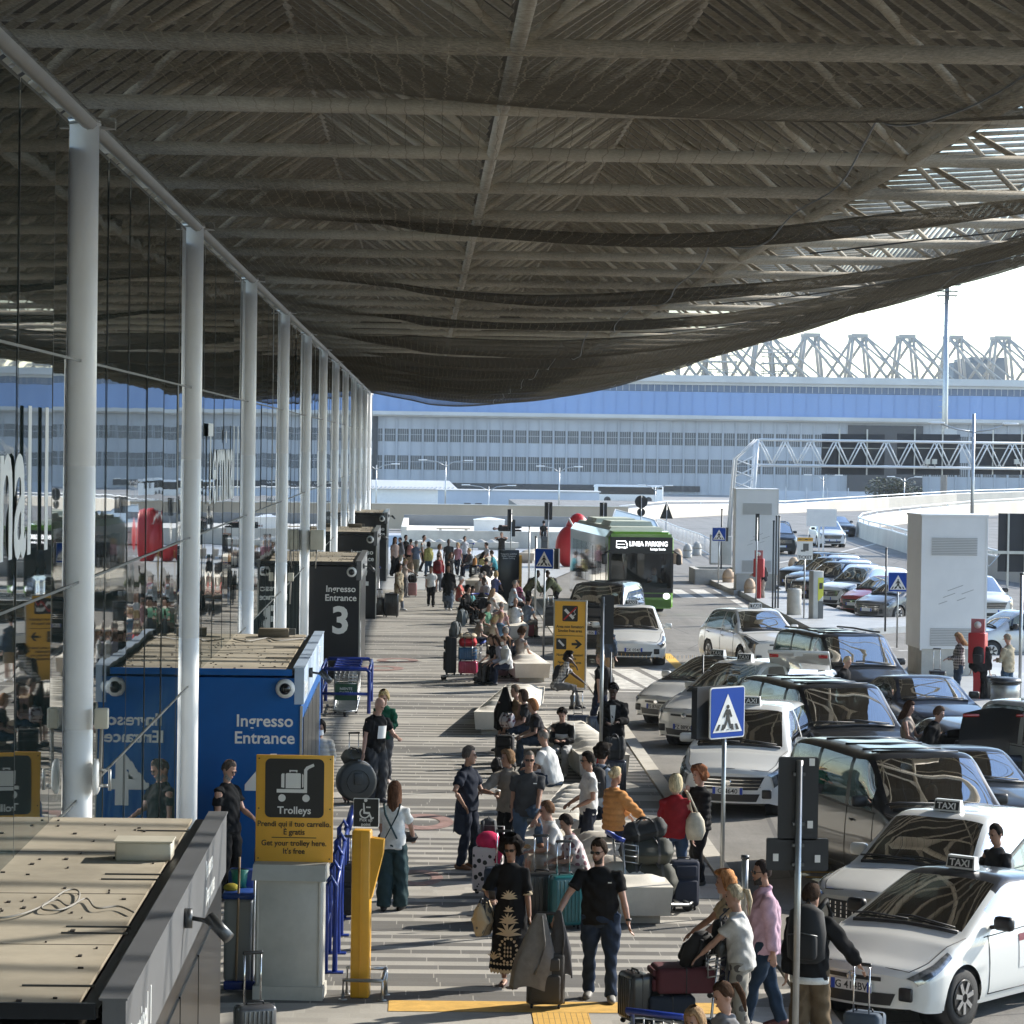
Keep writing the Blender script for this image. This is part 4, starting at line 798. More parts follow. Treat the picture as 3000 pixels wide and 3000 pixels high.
simple_pole(2180, 2700, 2510, 'short steel post behind the woman with orange hair', .045); simple_pole(2986, 2105, 1680, 'grey post at the right edge by the litter bin', .04)
def back_sign(px, base, top, Y, boards, label, zb=0., r=.03, group='signs and signals seen from behind'):
    c = D(px, top, Y); t = thing('sign_post', label, 'sign', (c.x, Y, zb), group=group); h = c.z-zb
    B('pole', M_steel, t, lambda b: b.tube([(0, -.05, 0), (0, -.05, h)], r, 12))
    for (dx, dz, w, hh, shape) in boards:
        if shape == 'r': B('board', MATS['sign_back'], t, lambda b: plate(b, (dx, 0, h+dz), w, hh, min(w, hh)*.06, .05))
        elif shape == 'o': B('board', MATS['sign_back'], t, lambda b: b.prism([(dx+w/2*math.cos(2*math.pi*k/24), h+dz+w/2*math.sin(2*math.pi*k/24)) for k in range(24)], .03))
        else: B('board', MATS['sign_back'], t, lambda b: b.prism([(dx-w/2, h+dz-hh/2), (dx+w/2, h+dz-hh/2), (dx, h+dz+hh/2)], .03))
    B('clamp', M_dsteel, t, lambda b: [b.box((0, -.03, h+dz+q*hh*.3), (.12, .05, .03)) for (dx, dz, w, hh, sh) in boards for q in (-1, 1)]); return t
t = back_sign(2341, 3000, 2226, 29.2, [(0, -.39, .40, .83, 'r'), (0, -.95, .62, .32, 'r')], 'black sign backs on a steel pole, nearest of all, before the black van', r=.034)
B('sticker', M_wtext, t, lambda b: [b.box((x, -.012, D(2341, y, 29.2).z), (.055, .004, .075)) for x, y in ((.13, 2232), (-.22, 2512), (.2, 2515), (.12, 2415))])
back_sign(1766, 2250, 1748, 54, [(.1, -.42, .22, .9, 'r')], 'narrow black sign back on a pole before the white electric taxi', r=.035)
back_sign(1607, 1620, 1474, 150, [(0, -.4, .4, .9, 'r')], 'black signal back above the plaza left of the balloon'); back_sign(1768, 1600, 1474, 152, [(0, -.4, .38, .85, 'r')], 'black signal back right of the red balloon'); back_sign(1498, 1650, 1492, 140, [(-.08, -.45, .2, .9, 'r'), (.12, -.9, .16, .8, 'r')], 'slim black signal back left of the plaza signs')
back_sign(1879, 1600, 1452, 150, [(0, -.32, .66, .66, 'o'), (0, -.85, .42, .42, 'o')], 'round black sign backs one above the other right of the balloon', zb=-.1); back_sign(1953, 1640, 1470, 150, [(0, -.42, .68, .9, 't')], 'triangular black sign back right of the round ones', zb=-.1); back_sign(2218, 1770, 1516, 118, [(.02, -.4, .16, 1.1, 'r')], 'slim black sign back in front of the left vent box')
back_sign(2272, 1700, 1435, 128, [(0, -.9, .2, 1.9, 'r')], 'tall narrow black board right beside the far vent box')
g = G(1490, 1768); t = thing('info_totem', 'dark information totem with a yellow side panel', 'totem', (g.x, g.y, 0), math.radians(14)); B('body', M_navy, t, lambda b: b.rbox((0, .1, 1.05), (.82, .2, 2.1), .02)); B('side_panel', M_yellow, t, lambda b: b.box((.46, .08, 1.0), (.1, .24, 1.8))); text('lettering', 'Trasporto pubblico\nPublic Transport\nGreen Parking', .085, M_wtext, t, T(-.02, -.004, 1.92), bold=.005)
g = G(2405, 1640, -.1); c_ = D(2406, 1517, g.y); t = thing('billboard', 'blank white billboard on two white legs above the cars', 'billboard', (g.x, g.y, -.1)); B('panel', M_white, t, lambda b: b.box((0, 0, c_.z+.1), (1.72, .1, 1.0))); B('leg', M_white, t, lambda b: [b.box((x, .08, (c_.z-.3)/2), (.09, .09, c_.z-.3)) for x in (-.12, .12)])
# white pedestrian barrier fence
t = thing('pedestrian_fence', 'white tubular pedestrian fence curving past the bollards', 'fence', (0, 0, -.1)); pf = [G(x, y, -.1) for x, y in ((1925, 1560), (1985, 1590), (2050, 1615), (2108, 1650))]
pf = [Vector((p.x, p.y, 0)) for p in pf]
B('rail', M_white, t, lambda b: [b.tube([p+Vector((0, 0, z)) for p in pf], .03, 6) for z in (.15, 1.05)]); B('baluster', M_white, t, lambda b: [b.tube([lerp(pf[k], pf[k+1], q/16)+Vector((0, 0, .15)), lerp(pf[k], pf[k+1], q/16)+Vector((0, 0, 1.05))], .018, 5) for k in range(3) for q in range(16)])
# red inflatable
p = D(1692, 1545, 152); t = thing('inflatable', 'big red inflatable egg with a white strap behind the bus', 'inflatable', (p.x, 152, 0)); M_inf = mat('inflatable_red', (.55, .02, .03), .4)
B('lobe', M_inf, t, lambda b: b.ball((0, 0, 1.3), (.74, .7, 1.45), 24, 14)); B('lobe', M_inf, t, lambda b: b.ball((-.45, -.2, 1.0), (.7, .7, 1.1), 20, 12)); B('strap', M_wtext, t, lambda b: (b.tube([(-.5, -.6, 2.5), (-.15, -.8, 1.9)], .05, 6), b.tube([(.35, -.7, 2.2), (.5, -.5, 2.5)], .03, 6)))
# caution tape
t = thing('caution_tape', 'black and yellow caution tape strung across the taxi lane', 'tape', (0, 0, 0)); q0, q1, q2 = D(1790, 1915, 63), D(1925, 1922, 63), D(2060, 1922, 63)
b = MB(); n_ = 44
for k in range(n_):
    a_ = k/n_; c = (k+1)/n_; f = lambda t_: lerp(q0, q2, t_)-Vector((0, 0, .05*math.sin(math.pi*t_))); A, C_ = f(a_), f(c); b.m = k % 2
    b.add([A+V(0, 0, .035), A-V(0, 0, .035), C_-V(.05, 0, .035), C_+V(-.05, 0, .035)], [(0, 1, 2, 3)])
b.build('ribbon', [M_ktext, M_yellow], t); B('stand', M_dsteel, t, lambda b: [b.tube([(q.x, q.y+.02, -.1), (q.x, q.y+.02, q.z+.03)], .02, 6) for q in (q0, q2)])
# ------------------------------------------------ vehicles
def paint(name, col, fl=.0):
    if name in MATS: return MATS[name]
    m = bpy.data.materials.new(name); m.use_nodes = True; n = m.node_tree.nodes; l = m.node_tree.links; b = n['Principled BSDF']
    g = n.new('ShaderNodeNewGeometry')
    tc = n.new('ShaderNodeTexCoord'); f = nz(n, l, tc.outputs['Object'], 1.7, 4)
    dirt = mixc(n, l, mth(n, l, 'MULTIPLY', f, .22), col, tuple(c*.72+.02 for c in col))
    l.new(mixc(n, l, g.outputs['Backfacing'], dirt, (.03, .03, .032)), b.inputs['Base Color'])   # inside of the shell is dark trim
    b.inputs['Roughness'].default_value = .32; b.inputs['Metallic'].default_value = fl; b.inputs['Coat Weight'].default_value = 1.0 if sum(col) > .3 else .55; b.inputs['Specular IOR Level'].default_value = .5 if sum(col) > .3 else .2; b.inputs['Coat Roughness'].default_value = .04
    MATS[name] = m; return m
P_white = paint('car_white', (.74, .74, .71)); P_black = paint('car_black', (.010, .011, .013)); P_navy = paint('car_navy', (.018, .026, .048), .3); P_red = paint('car_red', (.36, .015, .025)); P_grey = paint('car_grey', (.13, .125, .12), .4); P_silver = paint('car_silver', (.50, .50, .49), .3); P_green = paint('bus_green', (.13, .32, .03)); P_pale = paint('minibus_pale', (.52, .54, .52))
def cglass(n, l, b):
    tr = n.new('ShaderNodeBsdfTransparent'); tr.inputs[0].default_value = (.42, .48, .47, 1)
    gl = n.new('ShaderNodeBsdfGlossy'); gl.inputs['Roughness'].default_value = .015; fr = n.new('ShaderNodeFresnel'); fr.inputs[0].default_value = 1.6
    mx = n.new('ShaderNodeMixShader'); l.new(mth(n, l, 'MINIMUM', mth(n, l, 'ADD', mth(n, l, 'MULTIPLY', fr.outputs[0], .72), .02), 1), mx.inputs[0]); l.new(tr.outputs[0], mx.inputs[1]); l.new(gl.outputs[0], mx.inputs[2]); l.new(mx.outputs[0], n['Material Output'].inputs[0])
M_glass = node_mat('car_glass', cglass, .02)
M_lamp = mat('lamp_lens', (.26, .27, .28), .15, .55, coat=1.0, nz=(16, .7)); M_grille = mat('grille_black', (.014, .014, .016), .35); M_seat = mat('seat_cloth', (.035, .035, .038), .85); M_rim = mat('alloy_rim', (.42, .42, .43), .3, .8); M_rimk = mat('dark_rim', (.03, .03, .032), .3, .6); M_tail = mat('tail_lens', (.40, .01, .012), .15, coat=1.0)
M_seam = mat('panel_gap', (.03, .03, .03), .7); M_plate = mat('plate_white', (.72, .72, .70), .4); M_pblue = mat('plate_blue', (.01, .06, .42), .4); M_shirt0 = mat('driver_shirt', (.5, .53, .58), .8); M_skin0 = mat('driver_skin', (.42, .24, .17), .6)
TYPES = dict(                                                  # L, W, H, nose, cowl(y,z), roof front y, B y, roof rear (y,z), rear base (y,z), wheel r, axle front y, axle rear y
    prius=(4.46, 1.75, 1.49, .66, (1.02, .97), 2.02, 2.45, (3.35, 1.40), (4.28, 1.06), .315, .90, 3.60),
    mpv=(4.75, 1.86, 1.74, .80, (1.05, 1.10), 1.95, 2.6, (4.25, 1.68), (4.68, 1.10), .335, .92, 3.78),
    suv=(4.60, 1.85, 1.68, .88, (1.22, 1.08), 2.0, 2.62, (3.95, 1.60), (4.48, 1.10), .36, .90, 3.62),
    hatch=(4.10, 1.74, 1.50, .74, (1.02, .98), 1.8, 2.3, (3.45, 1.42), (3.98, 1.02), .31, .82, 3.36),
    elec=(4.75, 1.92, 1.62, .68, (1.05, .98), 2.05, 2.55, (3.6, 1.50), (4.62, 1.08), .355, .90, 3.78),
    sedan=(4.85, 1.84, 1.46, .76, (1.45, .98), 2.2, 2.75, (3.65, 1.38), (4.25, 1.08), .33, .88, 3.78),
    van=(5.15, 1.95, 1.93, .98, (.98, 1.22), 1.78, 2.35, (4.92, 1.88), (5.10, 1.15), .335, .95, 4.15))
def car_surface(sp, k=1.0):
    L, W, Hh, n, cw, yt, yB, rr, rb, wr, af, ar = sp; h = W/2; belt = lerp(cw[1]-.05, rb[1]-.08, .5)
    van = Hh > 1.85; sweep = .20 if van else .30; tum = .80 if van else .70
    mid = lerp(n+.12, cw[1], .6)
    st = [(0.0, [(.74*h, .26), (.80*h, .36), (.80*h, .50), (.74*h, n-.10), (.5*h, n-.05), (0, n-.03)]),
          (.09, [(.88*h, .22), (.93*h, .36), (.93*h, .54), (.87*h, n-.03), (.62*h, n+.015), (0, n+.05)]),
          (.34, [(.93*h, .20), (.985*h, .36), (1.*h, .60), (.94*h, n+.05), (.72*h, n+.09), (0, n+.12)]),
          (lerp(.34, cw[0], .55), [(.94*h, .20), (.99*h, .36), (1.*h, .62), (.955*h, mid-.06), (.77*h, mid), (0, mid+.035)]),
          (cw[0], [(.94*h, .20), (.99*h, .36), (1.*h, .64), (.965*h, cw[1]-.06), (.86*h, cw[1]), (0, cw[1]+.04)]),
          (yt, [(.94*h, .20), (.99*h, .36), (1.*h, .64), (.965*h, lerp(cw[1]-.06, belt, .5)), (tum*h, Hh-.07), (0, Hh-.02)]),
          (yB, [(.94*h, .20), (.99*h, .36), (1.*h, .64), (.965*h, belt), ((tum+.015)*h, Hh-.05), (0, Hh)]),
          (rr[0], [(.94*h, .20), (.99*h, .36), (1.*h, .66), (.96*h, belt+.03), ((tum-.01)*h, rr[1]-.05), (0, rr[1])]),
          (rb[0], [(.92*h, .22), (.97*h, .38), (.985*h, .66), (.92*h, rb[1]-.08), (.74*h, rb[1]-.01), (0, rb[1]+.01)]),
          (L-.07, [(.88*h, .26), (.93*h, .40), (.94*h, .66), (.87*h, rb[1]-.13), (.66*h, rb[1]-.07), (0, rb[1]-.06)]),
          (L, [(.78*h, .30), (.84*h, .42), (.84*h, .60), (.78*h, rb[1]-.22), (.5*h, rb[1]-.17), (0, rb[1]-.16)])]
    N = len(st)
    def c1(p0, p1, p2, p3, t, c=.36):
        m1, m2 = (p2-p0)*c, (p3-p1)*c; t2, t3 = t*t, t*t*t
        return p1*(2*t3-3*t2+1)+m1*(t3-2*t2+t)+p2*(-2*t3+3*t2)+m2*(t3-t2)
    pts = [[Vector((x, y, z)) for x, z in rg] for y, rg in st]
    def ringpt(i, r):
        j = min(int(r), 4); t = r-j; R = pts[i]
        g = lambda q: R[max(q, 0)] if q < 6 else Vector((-R[10-q].x, R[10-q].y, R[10-q].z))
        return c1(g(j-1), g(j), g(j+1), g(j+2), t)
    def sf(s, r):                                              # r in 0..10, 5 is the centre line
        sg = 1
        if r > 5: r = 10-r; sg = -1
        i = min(int(s), N-2); t = s-i
        p = c1(ringpt(max(i-1, 0), r), ringpt(i, r), ringpt(i+1, r), ringpt(min(i+2, N-1), r), t)
        q = min(abs(p.x)/h, 1)**2.3
        if s < 3: p.y += sweep*q*(1-s/3)**.8
        if s > N-3: p.y -= .16*q*((s-(N-3))/2)**.8
        p.y -= L/2
        return Vector((p.x*sg, p.y, p.z))
    return sf, N
def make_car(kind, pm, loc, rz, label, taxi=False, plate='', rim=None, detail=2, grille='bar', group=None, roof=None, glass=None, cat='car', name='car', door_open=False, hatch_open=False, driver=False, rails=False, sign=None):
    sp = TYPES[kind]; L, W, Hh, n, cw, yt, yB, rr, rb, wr, af, ar = sp; h = W/2; van = Hh > 1.85
    # loc is the front bumper centre on the road
    fx, fy = math.sin(rz), -math.cos(rz)
    t = thing(name, label, cat, (loc[0]-fx*L/2, loc[1]-fy*L/2, -.1), rz, group)
    sf, N = car_surface(sp)
    gl = M_glass
    wins = [('windshield', 4.10, 4.93, 4.10, 5.90), ('rear_window', 7.10, 7.9, 4.14, 5.86)]
    dr = [4.52, 5.95, 6.06, 6.94 if not van else 6.50]
    for a_, b_ in ((4.12, 4.80), ): pass
    for side in (0, 1):
        R = (3.10, 3.90) if side == 0 else (6.10, 6.90)
        wins += [('side_window', dr[0], dr[1], *R), ('side_window', dr[2], dr[3], *R)]
        if van: wins.append(('side_window', 6.54, 6.95, *R))
        else: wins.append(('side_window', 7.02, 7.42, R[0]+.12, R[1]-.16))
    es = sorted(set([round(x, 4) for w in wins for x in w[1:3]]+[k/(5 if detail > 1 else 3) for k in range((N-1)*(5 if detail > 1 else 3)+1)]))
    er = sorted(set([round(x, 4) for w in wins for x in w[3:5]]+[k/(4 if detail > 1 else 2) for k in range(10*(4 if detail > 1 else 2)+1)]))
    def clean(a):
        keep = set(round(x, 4) for w in wins for x in w[1:]); out = [a[0]]
        for x in a[1:]:
            if x-out[-1] < .045:
                if x in keep and out[-1] not in keep: out[-1] = x
                elif x in keep: out.append(x)
                elif x == a[-1]: out[-1] = x
            else: out.append(x)
        return out
    es, er = clean(es), clean(er)
    body = MB(); body.sm = True; wb = [MB() for _ in wins]
    for q in wb: q.sm = True
    nr = len(er); grid = [[sf(s, r) for r in er] for s in es]; RA = wr+.055; cut = set()
    for i in range(len(es)):
        for j in range(nr):
            p = grid[i][j]
            if abs(p.x) < .55*h or p.z > wr+.06+RA: continue
            for ay in (af, ar):
                d = Vector((p.y-(ay-L/2), p.z-wr)); 
                if d.length < RA: cut.add((i, j)); break
    snap = {}
    for (i, j) in cut:
        if any((i+a, j+b_) not in cut and 0 <= i+a < len(es) and 0 <= j+b_ < nr for a in (-1, 0, 1) for b_ in (-1, 0, 1)):
            p = grid[i][j]; ay = af if abs(p.y-(af-L/2)) < abs(p.y-(ar-L/2)) else ar; d = Vector((p.y-(ay-L/2), p.z-wr))
            if d.length > 1e-4 and p.z > .24: d = d.normalized()*RA; snap[(i, j)] = Vector((p.x, d.x+ay-L/2, max(d.y+wr, .2)))
    for k_, v_ in snap.items(): grid[k_[0]][k_[1]] = v_
    body.v = [tuple(p) for row in grid for p in row]
    for i in range(len(es)-1):
        for j in range(nr-1):
            sm_, rm_ = (es[i]+es[i+1])/2, (er[j]+er[j+1])/2
            ids = ((i, j), (i, j+1), (i+1, j+1), (i+1, j))
            if all(q in cut for q in ids): continue
            if hatch_open and 7.0 < sm_ < 9.0 and 3.6 < rm_ < 6.4: continue
            done = False
            for w, q in zip(wins, wb):
                if w[1] < sm_ < w[2] and w[3] < rm_ < w[4]:
                    o = len(q.v); q.v += [tuple(grid[a][b_]) for a, b_ in ids]; q.face((o, o+1, o+2, o+3)); done = True; break
            if not done: body.face([a*nr+b_ for a, b_ in ids])
    body.sm = False
    body.sm = True; hv = [j for j in range(nr) if er[j] <= 5.0001]
    for i_, sw, yy in ((0, .20 if van else .30, -L/2), (len(es)-1, -.16, L/2)):
        def cap(u, v, i_=i_, sw=sw, yy=yy):
            k = v*(len(hv)-1); j = min(int(k), len(hv)-2); f = k-j; a = lerp(grid[i_][j], grid[i_][j+1], f); x = a.x*(1-2*u)
            return V(x, yy+sw*(abs(x)/h)**2.3, a.z)
        body.grid(cap, 14, len(hv)-1)
    me = body.mesh('body', pm)
    import bmesh
    bm = bmesh.new(); bm.from_mesh(me); bmesh.ops.recalc_face_normals(bm, faces=bm.faces)
    top = max(bm.faces, key=lambda f: f.calc_center_median().z)
    if top.normal.z < 0: bmesh.ops.reverse_faces(bm, faces=bm.faces)
    bm.to_mesh(me); bm.free()
    if roof:
        me.materials.append(roof)
        for p in me.polygons:
            c = p.center
            if c.z > Hh-.16 and p.normal.z > .6: p.material_index = 1
    bo = bpy.data.objects.new('body', me); COL.objects.link(bo); bo.parent = t
    for w, q in zip(wins, wb):
        if hatch_open and w[0] == 'rear_window': continue
        if q.v: 
            m2 = q.mesh(w[0], glass if (glass and w[0] != 'windshield') else gl); 
            bm = bmesh.new(); bm.from_mesh(m2); bmesh.ops.remove_doubles(bm, verts=bm.verts, dist=1e-5); bm.to_mesh(m2); bm.free(); m2.polygons.foreach_set('use_smooth', [True]*len(m2.polygons))
            o = bpy.data.objects.new(w[0], m2); COL.objects.link(o); o.parent = t
    off = lambda s, r, d: (lambda p, nn: p+nn*d)(sf(s, r), (sf(min(s+.02, N-1.001), r)-sf(max(s-.02, 0), r)).cross(sf(s, min(r+.02, 10))-sf(s, max(r-.02, 0))).normalized()*(-1))
    def check(s, r): 
        p = off(s, r, .02); return (p-Vector((0, p.y, .7))).length > (sf(s, r)-Vector((0, p.y, .7))).length
    sgn = 1 if check(6, 2.5) else -1
    O = lambda s, r, d: off(s, r, d*sgn)
    def patch(name, m, sa, sb, ra, rb_, d, nu=5, nv=4, par=None, mirror=True, taper=0):
        for mr in ((0, 1) if mirror else (0,)):
            q = MB(); q.sm = True
            q.grid(lambda u, v: O(lerp(sa, sb, u), (lambda r_: 10-r_ if mr else r_)(lerp(ra+taper*u*(rb_-ra), rb_, v)), d), nu, nv); q.build(name, m, par or t)
    # running gear
    for ay in (af, ar):
        for sx in (-1, 1):
            x = sx*(h-.115); w = B('wheel', M_rubber, t, lambda b: b.lathe([(wr*.62, -.09), (wr*.93, -.105), (wr, -.07), (wr, .07), (wr*.93, .105), (wr*.62, .09)], (x, ay-L/2, wr), 24, ax='x'))
            rm_ = rim or M_rim
            B('rim', rm_, w, lambda b: (b.lathe([(wr*.66, .095*sx), (wr*.63, .108*sx), (wr*.58, .104*sx), (.02, .102*sx)], (x, ay-L/2, wr), 20, ax='x')))
            if detail > 1: B('spoke', M_rimk if rm_ is M_rim else M_rim, w, lambda b: [b.box((x+.068*sx, ay-L/2, wr), (.012, .05, wr*.42), T(x+.112*sx, ay-L/2, wr) @ RX(2*math.pi*(k+.5)/7) @ T(-(x+.068*sx), -(ay-L/2), -wr+wr*.36)) for k in range(7)])
    for ay in (af, ar):
        for sx in (-1, 1): B('wheel_arch', M_grille, t, lambda b: b.lathe([(wr+.075, -.16), (wr+.075, .16)], (sx*(h-.21), ay-L/2, wr), 20, ax='x'))
    B('floor_pan', M_grille, t, lambda b: b.box((0, 0, .26), (W*.62, L*.9, .1)))
    # lamps, grille, plates
    y0 = -L/2
    patch('headlight', M_lamp, .22, 2.7 if not van else 1.9, 2.12, 3.38, .014, nu=14, nv=10, taper=.55)
    if detail > 1: patch('headlight_lens', M_grille, .7, 1.35, 2.5, 2.95, .022, nu=6, nv=5)
    patch('tail_light', M_tail, N-2.6, N-1.15, 2.3, 3.0, .008)
    sw_ = .20 if van else .30; nz_ = n-.10
    def fp(name, m, x0, x1, z0, z1, d, par=None, x0b=None, x1b=None, nu=12):
        b = MB(); b.sm = True
        def fn(u, v):
            x = lerp(lerp(x0, x1, u), lerp(x0b if x0b is not None else x0, x1b if x1b is not None else x1, u), 1-v)
            return (x, y0-d+sw_*(abs(x)/h)**2.3, lerp(z0, z1, v))
        b.grid(fn, nu, 2); return b.build(name, m, par or t)
    fp('lower_intake', M_grille, -.58*h, .58*h, .29, .42, .012, x0b=-.52*h, x1b=.52*h)
    if grille == 'bar':
        fp('grille', M_grille, -.40*h, .40*h, nz_-.015, nz_+.03, .012)
    elif grille in ('wide', 'dots'):
        g_ = fp('grille', M_grille, -.66*h, .66*h, nz_-.21, nz_+.01, .012, x0b=-.54*h, x1b=.54*h)
        if grille == 'wide': [fp('grille_bar', M_chrome, -.6*h, .6*h, nz_-.05-.06*k, nz_-.035-.06*k, .018, g_) for k in range(3)]
        else: B('grille_bar', M_chrome, g_, lambda b: [b.box((x_, y0-.018+sw_*(abs(x_)/h)**2.3, nz_-.03-.05*k), (.018, .012, .032)) for k in range(4) for x_ in [-.56*h+1.12*h*q/12 for q in range(13)]])
    if grille in ('bar', 'wide') and detail > 1: B('emblem', M_chrome, t, lambda b: (b.lathe([(.06, 0), (.06, -.012), (.045, -.014)], (0, y0-.014, nz_+.005 if grille == 'bar' else nz_-.09), 18, ax='y')))
    if detail > 1: B('fog_lamp', M_grille, t, lambda b: [b.rbox((s*h*.70, y0+.115, .42), (.17, .05, .15), .02) for s in (-1, 1)])
    pz = .47 if kind != 'van' else .50
    pl = B('number_plate', M_plate, t, lambda b: b.box((0, y0-.022, pz), (.52, .014, .115))); B('plate_band', M_pblue, pl, lambda b: [b.box((s*.235, y0-.031, pz), (.05, .006, .112)) for s in (-1, 1)])
    if plate: text('lettering', plate, .115, M_ktext, pl, T(0, y0-.030, pz-.04), bold=.01)
    B('rear_plate', M_plate, t, lambda b: b.box((0, L/2+.008, .6), (.52, .014, .115)))
    # mirrors, seams, handles, wipers
    mz = cw[1]+.10
    for sx in (-1, 1):
        B('mirror', pm if taxi and rim is None else M_black, t, lambda b: (b.rbox((sx*(h+.10), cw[0]-L/2+.52, mz), (.24, .12, .16), .045), b.tube([(sx*(h-.08), cw[0]-L/2+.50, mz-.06), (sx*(h+.02), cw[0]-L/2+.52, mz-.04)], .025, 6)))
    if detail > 1:
        for rs in ((lambda r: r), (lambda r: 10-r)):
            seams = [[O(s, rs(r), .002) for r in (.6, 1, 1.5, 2, 2.5, 3, 3.1)] for s in (4.42, 6.0, 6.97)]+[[O(s, rs(.62), .002) for s in (4.42, 5, 5.5, 6, 6.5, 6.97)], [O(s, rs(3.05), .004) for s in (4.35, 5, 5.5, 6, 6.5, 7.0, 7.4)]]
            B('door_seam', M_seam, t, lambda b: [b.tube(q, .006, 4) for q in seams])
            B('door_handle', M_chrome if not van else M_black, t, lambda b: [b.tube([O(s, rs(2.72), .022), O(s+.16, rs(2.74), .022)], .016, 6) for s in (5.62, 6.66)])
        hs = [O(s, 3.7, .002) for s in (.9, 1.5, 2, 3, 3.95)]; hs2 = [O(s, 6.3, .002) for s in (.9, 1.5, 2, 3, 3.95)]
        B('hood_seam', M_seam, t, lambda b: (b.tube(hs, .006, 4), b.tube(hs2, .006, 4), b.tube([O(.9, r, .002) for r in (3.7, 4.2, 5, 5.8, 6.3)], .006, 4)))
        B('wiper', M_black, t, lambda b: [b.tube([O(4.13, r, .02), O(4.2, r+.7, .02), O(4.2, r+1.0, .018)], .012, 5) for r in (4.25, 5.0)])
        B('cowl', M_black, t, lambda b: b.tube([O(4.05, r, .004) for r in (4.15, 4.5, 5, 5.5, 5.85)], .028, 6))
    if rails: B('roof_rail', M_black, t, lambda b: [b.tube([O(s, r, .05) for s in (5.3, 6, 6.5, 6.9)], .022, 6) for r in (4.2, 5.8)])
    if van: B('roof_rib', pm, t, lambda b: [b.tube([O(s, 5-.7, .004), O(s, 5, .006), O(s, 5.7, .004)], .018, 5) for s in [5.4+.25*k for k in range(6)]])
    # cabin
    if detail > 1:
        sy = cw[0]-L/2
        for sx in (-1, 1):
            st_ = B('seat', M_seat, t, lambda b: (b.rbox((sx*.36, sy+1.30, .55), (.5, .5, .2), .06), b.rbox((0, 0, .34), (.5, .14, .66), .06, T(sx*.36, sy+1.56, .55) @ RX(-.22))))
            B('headrest', M_seat, st_, lambda b: b.rbox((sx*.36, sy+1.74, 1.26 if not van else 1.42), (.26, .1, .2), .04))
        B('rear_seat', M_seat, t, lambda b: b.rbox((0, 0, .34), (1.25, .16, .7), .06, T(0, sy+2.55, .55) @ RX(-.25)))
        B('dashboard', M_black, t, lambda b: b.box((0, sy+.50, cw[1]-.13), (W*.72, .55, .18), top=(.95, .6)))
        B('steering_wheel', M_black, t, lambda b: b.tube([V(.36, sy+.85, cw[1]-.05)+V(.18*math.cos(a), .06*math.sin(a), .17*math.sin(a)) for a in [2*math.pi*k/14 for k in range(15)]], .016, 6))
        B('inner_mirror', M_black, t, lambda b: b.rbox((0, yt-L/2-.12, Hh-.22), (.22, .03, .07), .01))
        if driver:
            p = thing('person', 'driver '+driver, 'person', t.matrix_basis @ V(.36, sy+1.3, .5), rz, 'drivers inside their vehicles')
            z_ = .12 if van else 0
            B('body', M_skin0, p, lambda b: (b.lathe([(.045, .52+z_), (.09, .58+z_), (.10, .66+z_), (.09, .76+z_), (.05, .82+z_)], (0, .05, 0), 12), b.tube([(.2, .02, .40+z_), (.26, -.2, .28+z_), (.15, -.42, .35+z_)], [.045, .04, .035], 8), b.tube([(-.2, .02, .40+z_), (-.26, -.2, .28+z_), (-.13, -.42, .36+z_)], [.045, .04, .035], 8)))
            B('shirt', M_shirt0, p, lambda b: b.tube([(0, .06, 0), (0, .05, .2+z_), (0, .08, .42+z_), (0, .08, .54+z_)], [(.17, .13), (.19, .13), (.23, .11), (.07, .07)], 14))
            B('hair', M_black, p, lambda b: b.ball((0, .075, .74+z_), (.095, .095, .095)))
    if taxi:
        ts = B('taxi_sign', M_white, t, lambda b: b.box((0, yt-L/2+.22, Hh+.10), (.38, .13, .15), top=(.92, .55)))
        tx = B('sign_face', M_ktext, ts, lambda b: b.box((0, 0, 0), (.33, .01, .105), T(0, yt-L/2+.165, Hh+.10) @ RX(math.radians(-10))))
        text('lettering', 'TAXI', .115, M_wtext, tx, T(0, yt-L/2+.146, Hh+.060) @ RX(math.radians(-10)), bold=.02, sx=1.05); B('sign_foot', M_black, ts, lambda b: b.box((0, yt-L/2+.22, Hh+.005), (.2, .1, .05)))
    if door_open:                                              # front left door swung open
        dX = T(h-.02, cw[0]-L/2+.38, 0) @ RZ(math.radians(-58))
        d = B('front_door', pm, t, lambda b: (b.rbox((0, .5, .64), (.09, 1.02, .72), .035, dX), b.tube([(0, .0, .98), (-.08, .42, Hh-.2), (-.1, .98, Hh-.16), (-.02, 1.0, .98)], .028, 6, dX)))
        B('door_window', M_glass, d, lambda b: b.add([(0, .04, .99), (-.085, .43, Hh-.22), (-.1, .96, Hh-.18), (-.02, .98, .99)], [(0, 1, 2, 3)], dX)); B('door_mirror', pm, d, lambda b: b.rbox((.12, .12, 1.05), (.12, .2, .16), .045, dX))
    if hatch_open == 'lid': 
        B('boot_lid', pm, t, lambda b: b.grid(lambda u, v: (lerp(-.62, .62, u), L/2-.42-.10*math.sin(v*3)+.25*v, 1.02+.72*v+.10*math.sin(math.pi*u)*v), 10, 6)); B('tail_light', M_tail, t, lambda b: [b.rbox((s*.48, L/2-.2, 1.70), (.3, .05, .06), .02) for s in (-1, 1)])
    elif hatch_open:
        q = B('tailgate', pm, t, lambda b: (b.rbox((0, 0, 0), (1.3, .95, .08), .03, T(0, L/2-.05, Hh+.32) @ RX(.45)), b.box((0, 0, 0), (.2, .02, .1), T(0, L/2+.38, Hh+.48)))); B('rear_window', M_glass, q, lambda b: b.box((0, 0, 0), (1.05, .5, .085), T(0, L/2-.2, Hh+.26) @ RX(.45)))
